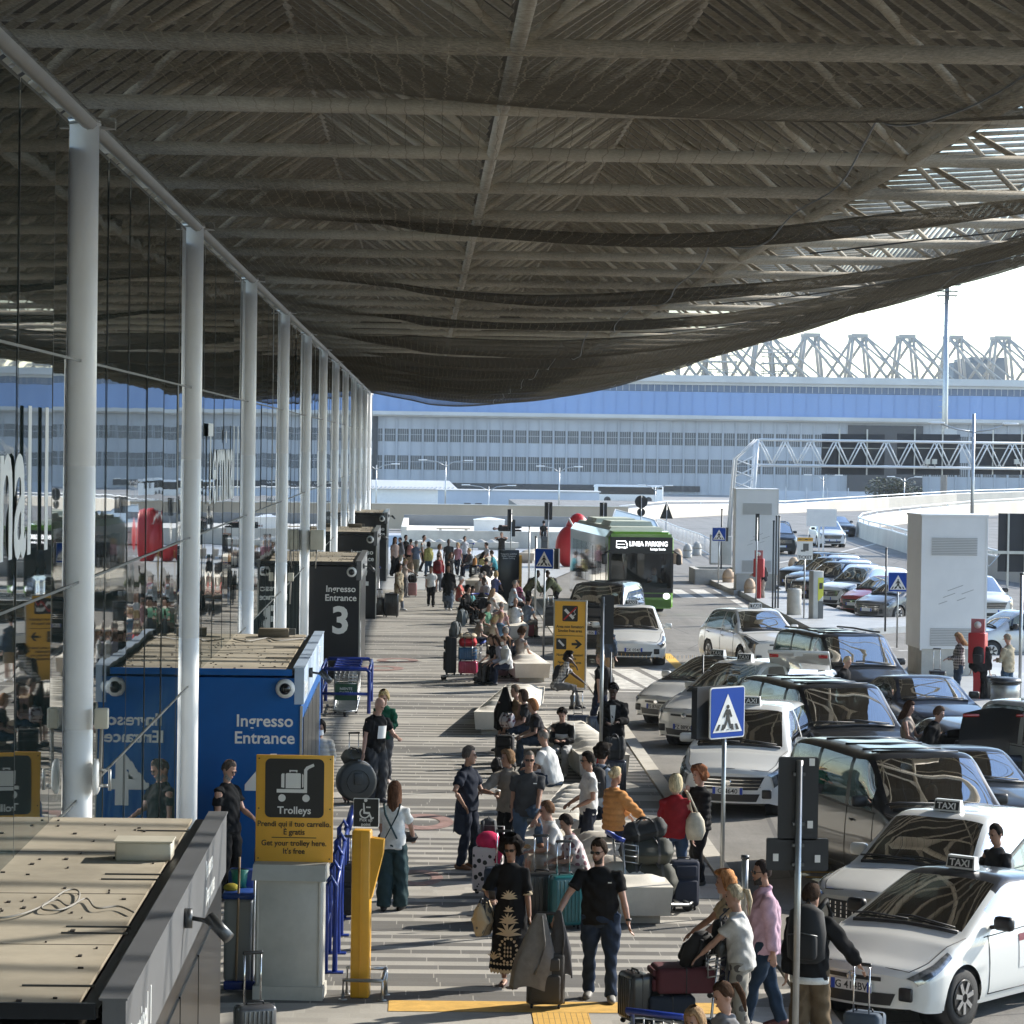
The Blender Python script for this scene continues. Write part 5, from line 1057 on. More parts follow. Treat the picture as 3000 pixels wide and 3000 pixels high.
        B('tail_light', M_tail, q, lambda b: [b.rbox((s*.52, L/2+.32, Hh+.44), (.2, .05, .1), .02) for s in (-1, 1)])
    if sign:
        q = B('fare_sticker', M_plate, t, lambda b: b.grid(lambda u, v: O(lerp(5.05, 5.5, u), lerp(1.55, 2.6, v), .006), 4, 5)); B('sticker_header', mat('maroon', (.18, .02, .04), .5), q, lambda b: b.grid(lambda u, v: O(lerp(5.05, 5.5, u), lerp(2.6, 2.85, v), .007), 4, 2))
    return t
CARS = [
 ('prius', P_white, (4.75, 31.8), -42, 'white hatchback taxi with a black glass roof, nearest of all', dict(taxi=True, plate='EG 414BW', rim=M_rimk, roof=paint('black_roof', (.02, .022, .026)), sign=True)),
 ('suv', P_white, (5.45, 35.5), -36.5, 'white tall taxi with dotted chrome grille and open driver door', dict(taxi=True, grille='dots', door_open=True)),
 ('van', P_black, (7.62, 40.2), 12.5, 'big black passenger van with ribbed roof, nearest van', dict(grille='wide', driver='in pale shirt in the nearest black van')),
 ('sedan', P_black, (9.15, 45.3), 6, 'black saloon with round badge at the right edge', dict(grille='wide')),
 ('mpv', P_white, (5.25, 49.8), -16, 'white people carrier taxi behind the big blue crossing sign', dict(taxi=True, plate='GM640', grille='wide')),
 ('sedan', P_navy, (9.6, 55.6), 186, 'dark saloon seen from behind with its boot lid up', dict(hatch_open='lid')),
 ('van', P_black, (8.17, 52.4), 13, 'dark blue black van with plain roof behind the nearest one', dict(grille='wide', driver='in pale shirt in the second black van')),
 ('mpv', P_white, (5.5, 61.1), -42, 'white taxi with the second-lowest wedge nose beside another', dict(taxi=True, plate='FZ 889JX', grille='bar', roof=None)),
 ('prius', P_white, (5.3, 65.9), -44, 'white taxi with wedge nose parked farther left in the slanted row', dict(taxi=True, plate='FS 876EX', roof=MATS['black_roof'])),
 ('van', P_black, (10.6, 67.4), 12, 'dark van with roof rails near the right vent box', dict(grille='wide', rails=True, driver='in pale shirt in the dark van with roof rails')),
 ('sedan', P_navy, (11.15, 60.6), 8, 'dark blue saloon in front of the van with roof rails', dict(grille='wide', driver='at the wheel of the dark blue saloon')),
 ('hatch', P_white, (8.9, 66.2), 168, 'white hatchback seen from behind with its tailgate raised', dict(hatch_open=True)),
 ('van', P_pale, (12.9, 48.0), 25, 'pale minibus with long side windows cut by the right edge', dict(grille='bar')),
 ('suv', P_white, (10.15, 82.3), 14, 'white compact taxi turning by the median', dict(taxi=True, grille='bar', driver='in the white compact taxi')),
 ('elec', P_white, (6.1, 84.3), -2, 'smooth white electric taxi without a grille behind the tape', dict(taxi=True, plate='GK 054JS', grille='none')),
 ('van', P_black, (5.2, 91.5), -14, 'black van half hidden behind the yellow smoking board', dict(grille='wide', plate='GA 806')),
 ('hatch', P_silver, (16.1, 88.2), -75, 'silver small hatchback right of the nearer vent box', dict()),
 ('suv', P_white, (20.9, 107), 6, 'large white car with round badge beyond the silver hatchback', dict(grille='wide', detail=1)),
 ('hatch', P_grey, (16.3, 107.2), -50, 'grey small car first in the parked row', dict(grille='wide')),
 ('hatch', P_red, (16.3, 111), -50, 'red small car in the parked row', dict(grille='wide')),
 ('suv', P_white, (15.9, 115), -50, 'white car with a twin kidney grille in the parked row', dict(grille='wide')),
 ('suv', P_black, (15.5, 119.5), -50, 'black car behind the ticket sign in the parked row', dict(grille='wide')),
 ('suv', P_navy, (15.9, 124.6), -50, 'dark blue car second last in the parked row', dict(grille='dots', detail=1)),
 ('suv', P_black, (16.2, 130), -50, 'black car at the far end of the parked row', dict(detail=1, rails=True)),
 ('van', P_black, (21.5, 175), 5, 'dark van coming round the ramp left of the billboard', dict(grille='wide', detail=1)),
 ('suv', P_white, (26.5, 189), 2, 'white car coming down the ramp under the billboard', dict(grille='wide', detail=1)),
 ('sedan', P_black, (30.6, 212), 8, 'black saloon farthest up the ramp', dict(detail=1)),
]
for kd, pm_, lc, rz_, lb, kw in CARS: make_car(kd, pm_, lc, math.radians(rz_), lb, cat='van' if kd == 'van' else 'taxi' if kw.get('taxi') else 'car', name={'van': 'van'}.get(kd, 'taxi' if kw.get('taxi') else 'car'), **kw)
# green shuttle bus
def bus(loc, rz):
    t = thing('bus', 'green electric shuttle bus showing LINEA PARKING', 'bus', (loc[0], loc[1], -.1), rz); L, Wd, Hb = 12., 2.5, 3.15; h = Wd/2
    def pr(y, ins, zt): return [V(-h+ins, y, .3), V(-h+ins, y, zt-.25), V(-h+ins+.18, y, zt), V(h-ins-.18, y, zt), V(h-ins, y, zt-.25), V(h-ins, y, .3)]
    B('body', P_green, t, lambda b: b.loft([pr(.02, .09, Hb-.14), pr(.14, .01, Hb-.02), pr(.9, 0, Hb), pr(L-.1, 0, Hb), pr(L, .06, Hb-.1)]))
    B('roof', mat('bus_roof', (.55, .60, .52), .5, nz=(1, .1)), t, lambda b: (b.box((0, 6.4, Hb+.06), (2.1, 10.2, .12), top=(.9, .97)), b.box((0, 4.0, Hb+.2), (1.7, 2.6, .2), top=(.9, .9)), b.box((0, 8.5, Hb+.2), (1.7, 3, .2), top=(.9, .9))))
    bk = mat('bus_glass', (.012, .016, .018), .04, coat=.5)
    w = B('windshield', M_glass, t, lambda b: b.grid(lambda u, v: (lerp(-h+.10, h-.10, u), -.02-.05*math.sin(math.pi*u), lerp(.98, 2.32, v)), 10, 6))
    B('windshield_frame', M_black, t, lambda b: (b.box((0, -.0, 2.62), (Wd-.14, .10, .62)), b.box((0, -.0, .93), (Wd-.14, .1, .16)), [b.box((s*(h-.07), 0, 1.6), (.08, .1, 1.5)) for s in (-1, 1)]))
    B('cab', mat('cab_dark', (.03, .034, .038), .8), t, lambda b: (b.box((0, .012, 1.65), (Wd-.2, .01, 1.36)),))
    d = B('destination_display', M_ktext, t, lambda b: b.box((0, -.055, 2.62), (2.0, .02, .44))); led = mat('led_white', (.95, .97, 1), .4, emit=1.6)
    text('lettering', 'LINEA PARKING', .25, led, d, T(.26, -.07, 2.60), bold=.012, sx=.82); text('lettering', 'Lunga Sosta', .12, led, d, T(.62, -.07, 2.45), bold=.008)
    B('pictogram', led, d, lambda b: (b.tube([(-.95, -.07, 2.54), (-.95, -.07, 2.78), (-.62, -.07, 2.78), (-.55, -.07, 2.68), (-.55, -.07, 2.54), (-.95, -.07, 2.54)], .018, 5), [b.ball((x, -.07, 2.53), .035) for x in (-.86, -.64)], b.box((-.78, -.07, 2.66), (.3, .01, .012))))
    for s in (-1, 1):
        for k in range(7): B('side_window', bk, t, lambda b: b.box((s*(h+.004), 1.3+1.5*k, 1.78), (.02, 1.42, 1.5)))
        B('headlight', mat('headlight_on', (.9, .92, .95), .2, emit=.9), t, lambda b: b.ball((s*.98, .0, .72), (.14, .08, .12)))
        B('mirror', M_black, t, lambda b: (b.rbox((s*(h+.16), -.12, 2.1), (.2, .12, .4), .05), b.tube([(s*(h-.1), 0, 2.45), (s*(h+.16), -.12, 2.3)], .03)))
        for y in (2.6, 9.0): B('wheel', M_rubber, t, lambda b: b.lathe([(.25, -.14), (.48, -.13), (.48, .13), (.25, .14)], (s*(h-.15), y, .48), 20, ax='x'))
    B('door', bk, t, lambda b: b.box((-h-.012, 5.2, 1.4), (.02, 1.3, 2.1))); B('bumper', M_black, t, lambda b: b.box((0, -.005, .74), (1.7, .06, .14))); B('skirt', M_green2, t, lambda b: b.box((0, .04, .42), (Wd-.2, .08, .34)))
    p = thing('person', 'driver in pale shirt behind the bus windscreen', 'person', t.matrix_basis @ V(.62, -.0, 1.0), rz, 'drivers inside their vehicles')
    return t, p
M_green2 = P_green
bt, bp_ = bus((8.2, 110), math.radians(4))
bp_.location = bt.matrix_basis @ V(.55, .35, .95)
bpy.data.objects.remove([o for o in bt.children if o.name.startswith('cab')][0])
for o in [o for o in bt.children if o.name.startswith('body')]:                         # open the front of the shell so that the driver sits behind glass
    me = o.data; import bmesh; bm = bmesh.new(); bm.from_mesh(me); fr = [f for f in bm.faces if f.calc_center_median().y < .05 and len(f.verts) > 4]; bmesh.ops.delete(bm, geom=fr, context='FACES'); bm.to_mesh(me); bm.free()
B('front_panel', P_green, bt, lambda b: (b.box((0, .03, .62), (2.3, .06, .66)), b.box((0, .04, 2.98), (2.3, .08, .14)))); B('bulkhead', mat('cab_dark2', (.16, .18, .20), .8), bt, lambda b: (b.box((0, 2.6, 1.6), (2.3, .05, 2.4)), b.box((0, 1.3, .5), (2.3, 2.5, .1)), b.box((.55, .3, 1.05), (.9, .4, .3))))
B('body', M_skin0, bp_, lambda b: (b.lathe([(.045, .52), (.09, .58), (.10, .66), (.09, .76), (.05, .82)], (0, .05, 0), 12), b.tube([(.2, .02, .40), (.26, -.2, .28), (.15, -.3, .35)], [.045, .04, .035], 8), b.tube([(-.2, .02, .40), (-.26, -.2, .28), (-.13, -.3, .36)], [.045, .04, .035], 8)))
B('shirt', M_shirt0, bp_, lambda b: b.tube([(0, .06, -.1), (0, .05, .2), (0, .08, .42), (0, .08, .54)], [(.19, .14), (.2, .14), (.25, .12), (.08, .08)], 14)); B('hair', M_black, bp_, lambda b: b.ball((0, .075, .74), (.095, .095, .095)))
# coach parked far off
p = D(1840, 1462, 440); t = thing('coach', 'white coach with dark windows parked far off before the hangar', 'coach', (p.x, 440, -2.2)); 
B('body', P_white, t, lambda b: (b.rbox((0, 0, 1.5), (10.4, 2.5, 2.5), .25))); B('window', MATS['bus_glass'], t, lambda b: b.box((.2, -1.26, 1.9), (9.6, .05, 1.1))); B('windshield', MATS['bus_glass'], t, lambda b: b.box((-5.2, 0, 1.7), (.06, 2.2, 1.4)))
for x in (-3.2, 3.0): B('wheel', M_rubber, t, lambda b: b.lathe([(.3, -.15), (.5, -.14), (.5, .14), (.3, .15)], (x, -1.15, .5), 16, ax='y'))
B('door', M_pale if 'M_pale' in globals() else M_white, t, lambda b: b.box((4.6, -1.27, 1.2), (.9, .04, 1.9)))
for o in [o for o in bt.children if o.name.startswith('body')]:                         # dark side panels, green only round the front and the roof edge
    o.data.materials.append(P_grey)
    for p in o.data.polygons:
        if p.center.y > 1.5 and abs(p.normal.z) < .3: p.material_index = 1
# ------------------------------------------------ people
SKIN = dict(l=mat('skin_light', (.46, .27, .20), .55, nz=(9, .1)), m=mat('skin_tan', (.36, .20, .135), .55, nz=(9, .1)), d=mat('skin_dark', (.06, .032, .022), .5, nz=(9, .1)))
def cloth(c, pat=None):
    k = 'cloth_%s_%s' % ('_'.join('%02d' % int(x*99) for x in c), pat or 'plain')
    if k in MATS: return MATS[k]
    if not pat: return mat(k, c, .88, nz=(7, .22), bump=(22, .3, .01), spec=.12)
    def fn(n, l, b):
        tc = n.new('ShaderNodeTexCoord'); v = n.new('ShaderNodeTexVoronoi'); v.inputs['Scale'].default_value = {'floral': 11, 'camo': 9, 'plaid': 6, 'print': 8, 'stripe': 6}[pat]
        l.new(tc.outputs['Object'], v.inputs['Vector']); f = nz(n, l, tc.outputs['Object'], 9, 3)
        if pat in ('plaid', 'stripe'):
            sp = n.new('ShaderNodeSeparateXYZ'); l.new(tc.outputs['Object'], sp.inputs[0])
            a = mth(n, l, 'GREATER_THAN', mth(n, l, 'FRACT', mth(n, l, 'MULTIPLY', sp.outputs[2], 14)), .5); c_ = mth(n, l, 'GREATER_THAN', mth(n, l, 'FRACT', mth(n, l, 'MULTIPLY', mth(n, l, 'ADD', sp.outputs[0], sp.outputs[1]), 14)), .5)
            m_ = a if pat == 'stripe' else mth(n, l, 'MULTIPLY', mth(n, l, 'ADD', a, c_), .5)
            col = mixc(n, l, m_, c, (.5, .48, .45))
        else:
            m_ = mth(n, l, 'GREATER_THAN', mth(n, l, 'ADD', v.outputs['Distance'], mth(n, l, 'MULTIPLY', f, .5)), {'floral': .62, 'camo': .6, 'print': .58}[pat])
            col = mixc(n, l, m_, c, {'floral': (.62, .55, .55), 'camo': (.34, .32, .28), 'print': (.5, .4, .26)}[pat])
        l.new(col, b.inputs['Base Color'])
    return node_mat(k, fn, .85)
def ik(a, t, l1, l2, pole):
    a, t = Vector(a), Vector(t); d = t-a; L = min(d.length, (l1+l2)*.999); d.normalize(); t = a+d*L
    x = (l1*l1-l2*l2+L*L)/(2*L); hh = math.sqrt(max(l1*l1-x*x, 0)); p = Vector(pole)-d*Vector(pole).dot(d); p.normalize()
    return a+d*x+p*hh, t
PENDING = []                                                   # meshes that still get a voxel remesh and cloth folds
def person(at, rz, hgt, pose, skin, hair, top, bot, shoe, label, group=None, w=1.0, extra=(), female=False):
    k = hgt/1.79; Y = at[1]; near = Y < 62; mid = Y < 100
    t = thing('person', label, 'person', (at[0], at[1], at[2] if len(at) > 2 else 0), rz, group)
    po = dict(pel=(0, 0, .96), lean=(0, 0), twist=0, feet=((.10, -.03, 0), (-.10, .03, 0)), hands=((.25, -.05, .80), (-.25, -.05, .80)), head=(0, 0), fy=(.12, -.12), kp=(0, -1, .1), ep=((.6, 1, -.2), (-.6, 1, -.2)))
    po.update(pose)
    P = V(*po['pel']); up = V(po['lean'][0], po['lean'][1], 1).normalized(); Cc = P+up*.415; tw = RZ(po['twist']).to_3x3()
    sh = .158 if female else .178; sh *= (1+(w-1)*.5)
    SL = [Cc+tw @ V(s*sh, 0, .022) for s in (1, -1)]; N = Cc+up*.118; HIP = [P+V(s*.09*w, 0, -.04) for s in (1, -1)]
    Hc = N+up*.05+V(0, -.025, .125); HM = T(Hc) @ RZ(po['head'][0]) @ RX(po['head'][1])
    legs = []
    for i in (0, 1):
        f = V(*po['feet'][i]); kn, an = ik(HIP[i], f+V(0, 0, .085), .42, .425, po['kp'] if isinstance(po['kp'][0], (int, float)) else po['kp'][i]); legs.append((HIP[i], kn, an, po['fy'][i]))
    arms = []
    for i in (0, 1):
        el, wr = ik(SL[i], V(*po['hands'][i]), .29, .255, po['ep'][i]); arms.append((SL[i], el, wr))
    K = Matrix.Scale(k, 4); tk_ = top[0]
    b = MB(); 
    b.tube([P-up*.10, P, P+up*.2, P+up*.36, Cc+up*.05, N-up*.01], [(.14*w, .09*w), (.15*w, .10*w), (.125*w, .09*w), (.14*w, .10*w), (.14, .078), (.055, .06)], 14, K, up=V(0, -1, 0))
    b.tube([N-up*.05, N+up*.04, Hc+V(0, .0, -.06)], [.064, .054, .056], 10, K)
    rings = [(-.128, .026, .026, -.052), (-.112, .042, .046, -.04), (-.075, .058, .068, -.022), (-.03, .068, .084, -.006), (.02, .073, .093, .003), (.06, .072, .092, .008), (.095, .058, .076, .011), (.118, .034, .046, .012), (.126, .012, .016, .012)]
    o = len(b.v); b.sm = True
    b.loft([[HM @ V(rx*math.cos(2*math.pi*j/16), yo+ry*math.sin(2*math.pi*j/16), z) for j in range(16)] for z, rx, ry, yo in rings], True, K)
    b.tube([HM @ V(0, -.086, .012), HM @ V(0, -.104, -.018), HM @ V(0, -.094, -.036)], [.008, .014, .015], 8, K); b.ball((0, 0, 0), (.022, .014, .008), 8, 5, K @ HM @ T(0, -.086, -.066))
    b.ball((0, 0, 0), (.055, .02, .012), 8, 5, K @ HM @ T(0, -.078, .026))
    for s in (1, -1): b.ball((0, 0, 0), (.012, .024, .034), 8, 6, K @ HM @ T(s*.073, .012, -.012))
    for i, (a, e, wt) in enumerate(arms):
        s = 1-2*i; b.tube([a, lerp(a, e, .45), e, lerp(e, wt, .3), wt], [.052*w**.5, .046*w**.5, .037, .038*w**.4, .026], 10, K)
        d = (wt-e).normalized(); side = d.cross(V(0, 0, 1) if abs(d.z) < .85 else V(0, 1, 0)).normalized(); nn = side.cross(d)
        if abs(d.z) > .85: side, nn = V(0, 1, 0), V(s, 0, 0)*-1
        b.tube([wt-d*.01, wt+d*.05, wt+d*.085], [(.026, .016), (.040, .015), (.036, .012)], 10, K, up=nn)
        curl = -nn if abs(d.z) > .85 else V(0, 0, -1)
        if near:
            for q, (of, ln) in enumerate(((-.031, .062), (-.011, .074), (.010, .070), (.030, .054))):
                r0 = wt+d*.078+side*of; m_ = r0+d*ln*.5+curl*.012; b.tube([r0, m_, m_+d*ln*.32+curl*ln*.42], [.0095, .0088, .007], 6, K)
            r0 = wt+d*.025+side*(-.034 if s > 0 else -.034); b.tube([r0, r0+d*.035-side*.022+curl*.012, r0+d*.062-side*.022+curl*.028], [.012, .0105, .008], 6, K)
        else: b.tube([wt+d*.07, wt+d*.12+curl*.015, wt+d*.15+curl*.05], [(.036, .012), (.034, .011), (.028, .008)], 8, K, up=nn)
    for (hp, kn, an, fy) in legs:
        b.tube([hp, lerp(hp, kn, .4), kn, lerp(kn, an, .3), an], [.078*w, .066*w, .046, .046, .033] if tk_ not in ('dress', 'coat') else [.055, .05, .042, .045, .033], 10, K)
        f = V(math.sin(fy), -math.cos(fy), 0); b.tube([an-f*.05+V(0, 0, -.045), an+f*.06+V(0, 0, -.05), an+f*.15+V(0, 0, -.065)], [(.034, .03), (.042, .026), (.036, .014)], 8, K, up=V(0, 0, 1))
    body = b.build('body', SKIN[skin], t)
    if mid: PENDING.append((body, .0085 if near else .013, 0, 3))
    # eyes and mouth
    if near:
        if 'shades' in extra: B('sunglasses', mat('lens_black', (.012, .010, .010), .08), t, lambda b: [b.rbox((s*.033, -.093, .008), (.052, .022, .036), .010, K @ HM) for s in (1, -1)]+[b.box((0, -.098, .014), (.02, .008, .006), K @ HM)]+[b.tube([V(s*.058, -.09, .014), V(s*.076, .01, .01)], .004, 4, K @ HM) for s in (1, -1)])
        else:
            B('eye', mat('eye_dark', (.03, .02, .015), .2), t, lambda b: [b.ball((s*.030, -.086, .006), (.015, .008, .007), 8, 5, K @ HM) for s in (1, -1)])
            B('eyebrow', mat('brow', (.05, .035, .025), .9), t, lambda b: [b.rbox((s*.032, -.0925, .026), (.034, .008, .007), .003, K @ HM) for s in (1, -1)])
            if 'glasses' in extra: B('glasses', M_black, t, lambda b: [b.tube([V(s*.031+.022*math.cos(a), -.1, .006+.017*math.sin(a)) for a in [2*math.pi*j/10 for j in range(11)]], .003, 4, K @ HM) for s in (1, -1)])
        B('mouth', mat('lip', (.26, .10, .09), .5), t, lambda b: b.ball((0, -.0995, -.067), (.024, .006, .007), 8, 5, K @ HM))
    hk, hc = hair
    mh = mat('hair_%s' % '_'.join('%02d' % int(x*99) for x in hc), hc, .8, nz=(60, .6, (1, 1, .15)), bump=(70, .8, .01), spec=.06)
    if 'beard' in extra: B('beard', mat('beard_%02d' % int(hc[0]*99), tuple(.6*c_+.03 for c_ in hc) if 'grey_beard' not in extra else (.3, .29, .28), .9, nz=(60, .5), spec=.05), t, lambda b: b.grid(lambda u, v: K @ HM @ V(lerp(1, 1.02, v)*.064*math.sin(lerp(-1.75, 1.75, u))*(1-.35*v), -.028-.066*max(math.cos(lerp(-1.75, 1.75, u)), -.2)*(1-.12*v)-.004, lerp(-.090+.062*abs(lerp(-1, 1, u))**1.3, -.130 if 'grey_beard' not in extra else -.17, v)), 16, 6))
    if 'mask' in extra: B('face_mask', M_wtext, t, lambda b: b.grid(lambda u, v: K @ HM @ V(.07*math.sin(lerp(-1.4, 1.4, u)), -.03-.078*math.cos(lerp(-1.4, 1.4, u)), lerp(-.018, -.115, v)), 12, 5))
    if 'phones' in extra: B('headphones', M_black, t, lambda b: (b.tube([V(.09*math.cos(a), .01, .03+.115*math.sin(a)) for a in [math.pi*j/12 for j in range(13)]], .012, 6, K @ HM), [b.ball((s*.088, .01, -.01), (.022, .035, .04), 8, 6, K @ HM) for s in (1, -1)]))
    if hk != 'bald':
        th = dict(short=.020, buzz=.007, curly=.045, afro=.034, big=.062, bob=.030, long=.026, pony=.016, bun=.017, cap=.012, wavy=.036)[hk]
        low = dict(short=-.05, buzz=-.045, curly=-.10, afro=-.04, big=-.13, bob=-.12, long=-.32, pony=-.04, bun=-.04, cap=-.05, wavy=-.09)[hk]; side = dict(short=-.03, buzz=-.025, curly=-.09, afro=.0, big=-.11, bob=-.115, long=-.22, pony=.0, bun=.0, cap=.0, wavy=-.07)[hk]
        rs = random.random()*50
        def hf(u, v):
            az = lerp(-math.pi, math.pi, u)                    # 0 = back, +-pi = front
            fr = abs(az)/math.pi; zl = .078 if fr > .70 else lerp(side, .078, max(0, (fr-.56)/.14)) if fr > .56 else lerp(low, side, max(0, (fr-.25)/.31))
            zl += .014*noise.noise(Vector((az*7, rs, 3)))*min(1, v*3); q = v**.8; z = lerp(.128, zl, q); c = math.sqrt(max(0, 1-(max(z, 0)/.130)**2)) if z > 0 else 1-.10*min(1, max(0, -z)/.1)*(0 if hk in ('bob', 'long', 'curly', 'wavy', 'big') else 1)
            nn = noise.noise(Vector((math.sin(az)*7+rs, math.cos(az)*7, z*16)))
            tk = th*(1+(.95 if hk in ('curly', 'big') else .6 if hk in ('wavy', 'afro') else .3)*nn*min(1, 5*v))*(.12+.88*min(1, (1-v)*3.2)); zz = z+tk*.9*max(0, z)/.13
            if hk == 'cap' and z > .02: tk += .012
            y_ = .004+(.094*c+tk)*math.cos(az)
            if hk == 'long' and z < -.08: y_ += .25*(-.08-z) if y_ > 0 else 0
            return K @ HM @ V((.076*c+tk)*math.sin(az), y_, zz)
        B('hair' if hk != 'cap' else 'cap', mh, t, lambda b: b.grid(hf, 30 if near else 18, 14 if near else 9))
        if hk == 'pony': B('ponytail', mh, t, lambda b: b.tube([HM @ V(0, .09, .06), HM @ V(0, .15, .05), HM @ V(.01, .17, -.06), HM @ V(.02, .15, -.22)], [.024, .034, .032, .010], 10, K))
        if hk == 'bun': B('bun', mh, t, lambda b: b.ball((0, .115, .03), (.045, .04, .042), 10, 8, K @ HM))
        if hk == 'cap': B('cap_peak', mh, t, lambda b: b.grid(lambda u, v: K @ HM @ V(lerp(-.07, .07, u), -.085-.075*v*(1-(2*u-1)**2*.6), .062-.012*v-.02*(2*u-1)**2), 8, 4))
    # clothes
    tk, tc = top[0], top[1]; mt = cloth(tc, top[2] if len(top) > 2 else None)
    g = dict(tee=.0, polo=.002, long=.006, shirt=.008, jacket=.022, puffer=.034, coat=.03, tank=-.004, hoodie=.018, dress=.006)[tk]
    b = MB(); hem = dict(tee=-.10, polo=-.10, long=-.10, shirt=-.13, jacket=-.14, puffer=-.12, coat=-.62, tank=-.06, hoodie=-.12, dress=-.75)[tk]
    sit = P.z < .75; ww = w
    if tk in ('coat', 'dress') and not sit:
        a = V(P.x, P.y, P.z+hem); fl = .245 if tk == 'dress' else .21
        b.tube([a, lerp(a, P, .5), P-up*.02, P+up*.18, P+up*.34, Cc+up*.03, Cc+up*.085, N-up*.004], [(fl*w, fl*.8*w), (.215*w, .175*w), (.185*w+g, .138*w+g), (.155*w+g, .118*w+g), (.165*w+g, .122*w+g), (.158+g, .092+g), (.10+g*.6, .075+g*.5), (.066+g*.4, .064+g*.3)], 18, K, up=V(0, -1, 0))
    else:
        fm = .93 if female else 1.0
        b.tube([P+up*max(hem, -.10 if sit else hem), P+up*.02, P+up*.18, P+up*.34, Cc+up*.03, Cc+up*.085, N-up*.004], [(.178*ww+g, .128*ww+g), (.178*ww+g, .130*ww+g), (.165*ww*fm+g, .122*ww+g), (.172*ww*fm+g, .126*ww+g), (.160+g, .094+g), (.102+g*.6, .077+g*.5), (.067+g*.4, .065+g*.3)], 18, K, up=V(0, -1, 0))
    sl = dict(tee=.62, polo=.66, long=1.9, shirt=1.9, jacket=1.95, puffer=1.95, coat=1.95, tank=.0, hoodie=1.9, dress=.95)[tk]
    if 'rolled' in extra: sl = 1.15
    for (a, e, wt) in arms:
        if sl <= 0: continue
        a0 = a+(Cc-a)*.22+V(0, 0, .0); pts = [a0, a+V(0, 0, .002)]; rr = [.060+g*.6, .062*w**.5+g]
        if sl <= 1: pts += [lerp(a, e, sl*.55), lerp(a, e, sl)]; rr += [.063*w**.5+g, .064*w**.5+g]
        else: pts += [lerp(a, e, .5), e, lerp(e, wt, (sl-1)*.5), lerp(e, wt, sl-1)]; rr += [.058*w**.5+g, .050+g, .048+g, .038+g*.8]
        b.tube(pts, rr, 12, K)
    if tk == 'hoodie': b.ball(tuple(N+V(0, .075, .0)), (.10, .06, .06), 10, 7, K)
    if tk in ('shirt', 'polo', 'jacket'): b.tube([N+V(.07*math.cos(a_), .01+.062*math.sin(a_), .016+.01*math.sin(a_)) for a_ in [2*math.pi*j/14 for j in range(15)]], .014, 6, K)
    o = b.build({'dress': 'dress', 'coat': 'coat', 'puffer': 'jacket', 'jacket': 'jacket', 'hoodie': 'hoodie'}.get(tk, 'shirt'), mt, t)
    PENDING.append((o, (.013 if near else .02 if mid else .032), {'puffer': -.016, 'tee': .007, 'dress': .005}.get(tk, .009), 3))
    bk, bc = bot[0], bot[1]
    if bk != 'none':
        mb = cloth(bc, bot[2] if len(bot) > 2 else None); b = MB(); ex = {'wide': .04, 'jeans': .0, 'trousers': .008, 'shorts': .02, 'skirt': .03, 'tight': -.008}[bk]
        b.tube([P-up*.13, P-up*.06, P+up*.02, P+up*.09], [(.125*w, .095*w), (.166*w, .118*w), (.158*w, .112*w), (.146*w, .104*w)], 16, K, up=V(0, -1, 0))
        for (hp, kn, an, fy) in legs:
            if bk == 'shorts': pts = [hp+V(0, 0, .03), lerp(hp, kn, .4), lerp(hp, kn, .95)]; rr = [.098*w, .092*w+ex, .08*w+ex]
            else: pts = [hp+V(0, 0, .03), lerp(hp, kn, .45), kn, lerp(kn, an, .5), an+(an-kn).normalized()*.02]; rr = [.100*w, .088*w+ex*.5, .067+ex, .062+ex, .056+ex]
            b.tube(pts, rr, 12, K)
        if bk == 'skirt': a = V(P.x, P.y, .35); b.tube([a, lerp(a, P, .5), P], [(.24, .2), (.22, .17), (.18, .13)], 16, K, up=V(0, -1, 0))
        o = b.build({'shorts': 'shorts', 'skirt': 'skirt'}.get(bk, 'trousers'), mb, t); PENDING.append((o, (.013 if near else .02 if mid else .032), .009, 3))
    ms = mat('shoe_%s' % '_'.join('%02d' % int(x*99) for x in shoe), shoe, .6)
    for (hp, kn, an, fy) in legs:
        f = V(math.sin(fy), -math.cos(fy), 0)
        if 'sandals' in extra: B('sandal', ms, t, lambda b: (b.tube([an-f*.07+V(0, 0, -.075), an+f*.06+V(0, 0, -.078), an+f*.17+V(0, 0, -.08)], [(.034, .012), (.045, .010), (.036, .008)], 8, K, up=V(0, 0, 1)), b.tube([an+f*.1+V(.04, 0, -.07), an+f*.1+V(0, 0, -.03), an+f*.1+V(-.04, 0, -.07)], .012, 5, K)))
        else: B('shoe', ms, t, lambda b: (b.tube([an-f*.085+V(0, 0, -.04), an-f*.06+V(0, 0, -.042), an+f*.03+V(0, 0, -.035), an+f*.12+V(0, 0, -.052), an+f*.185+V(0, 0, -.062)], [(.030, .035), (.042, .045), (.050, .048), (.050, .032), (.030, .020)], 10, K, up=V(0, 0, 1)), b.tube([an+V(0, 0, -.05), an+V(0, 0, .03)], [.048, .046], 8, K)))
    J = dict(P=P*k, C=Cc*k, N=N*k, wr=[a[2]*k for a in arms], el=[a[1]*k for a in arms], k=k, up=up, HM=K @ HM, t=t, an=[l_[2]*k for l_ in legs])
    return t, J
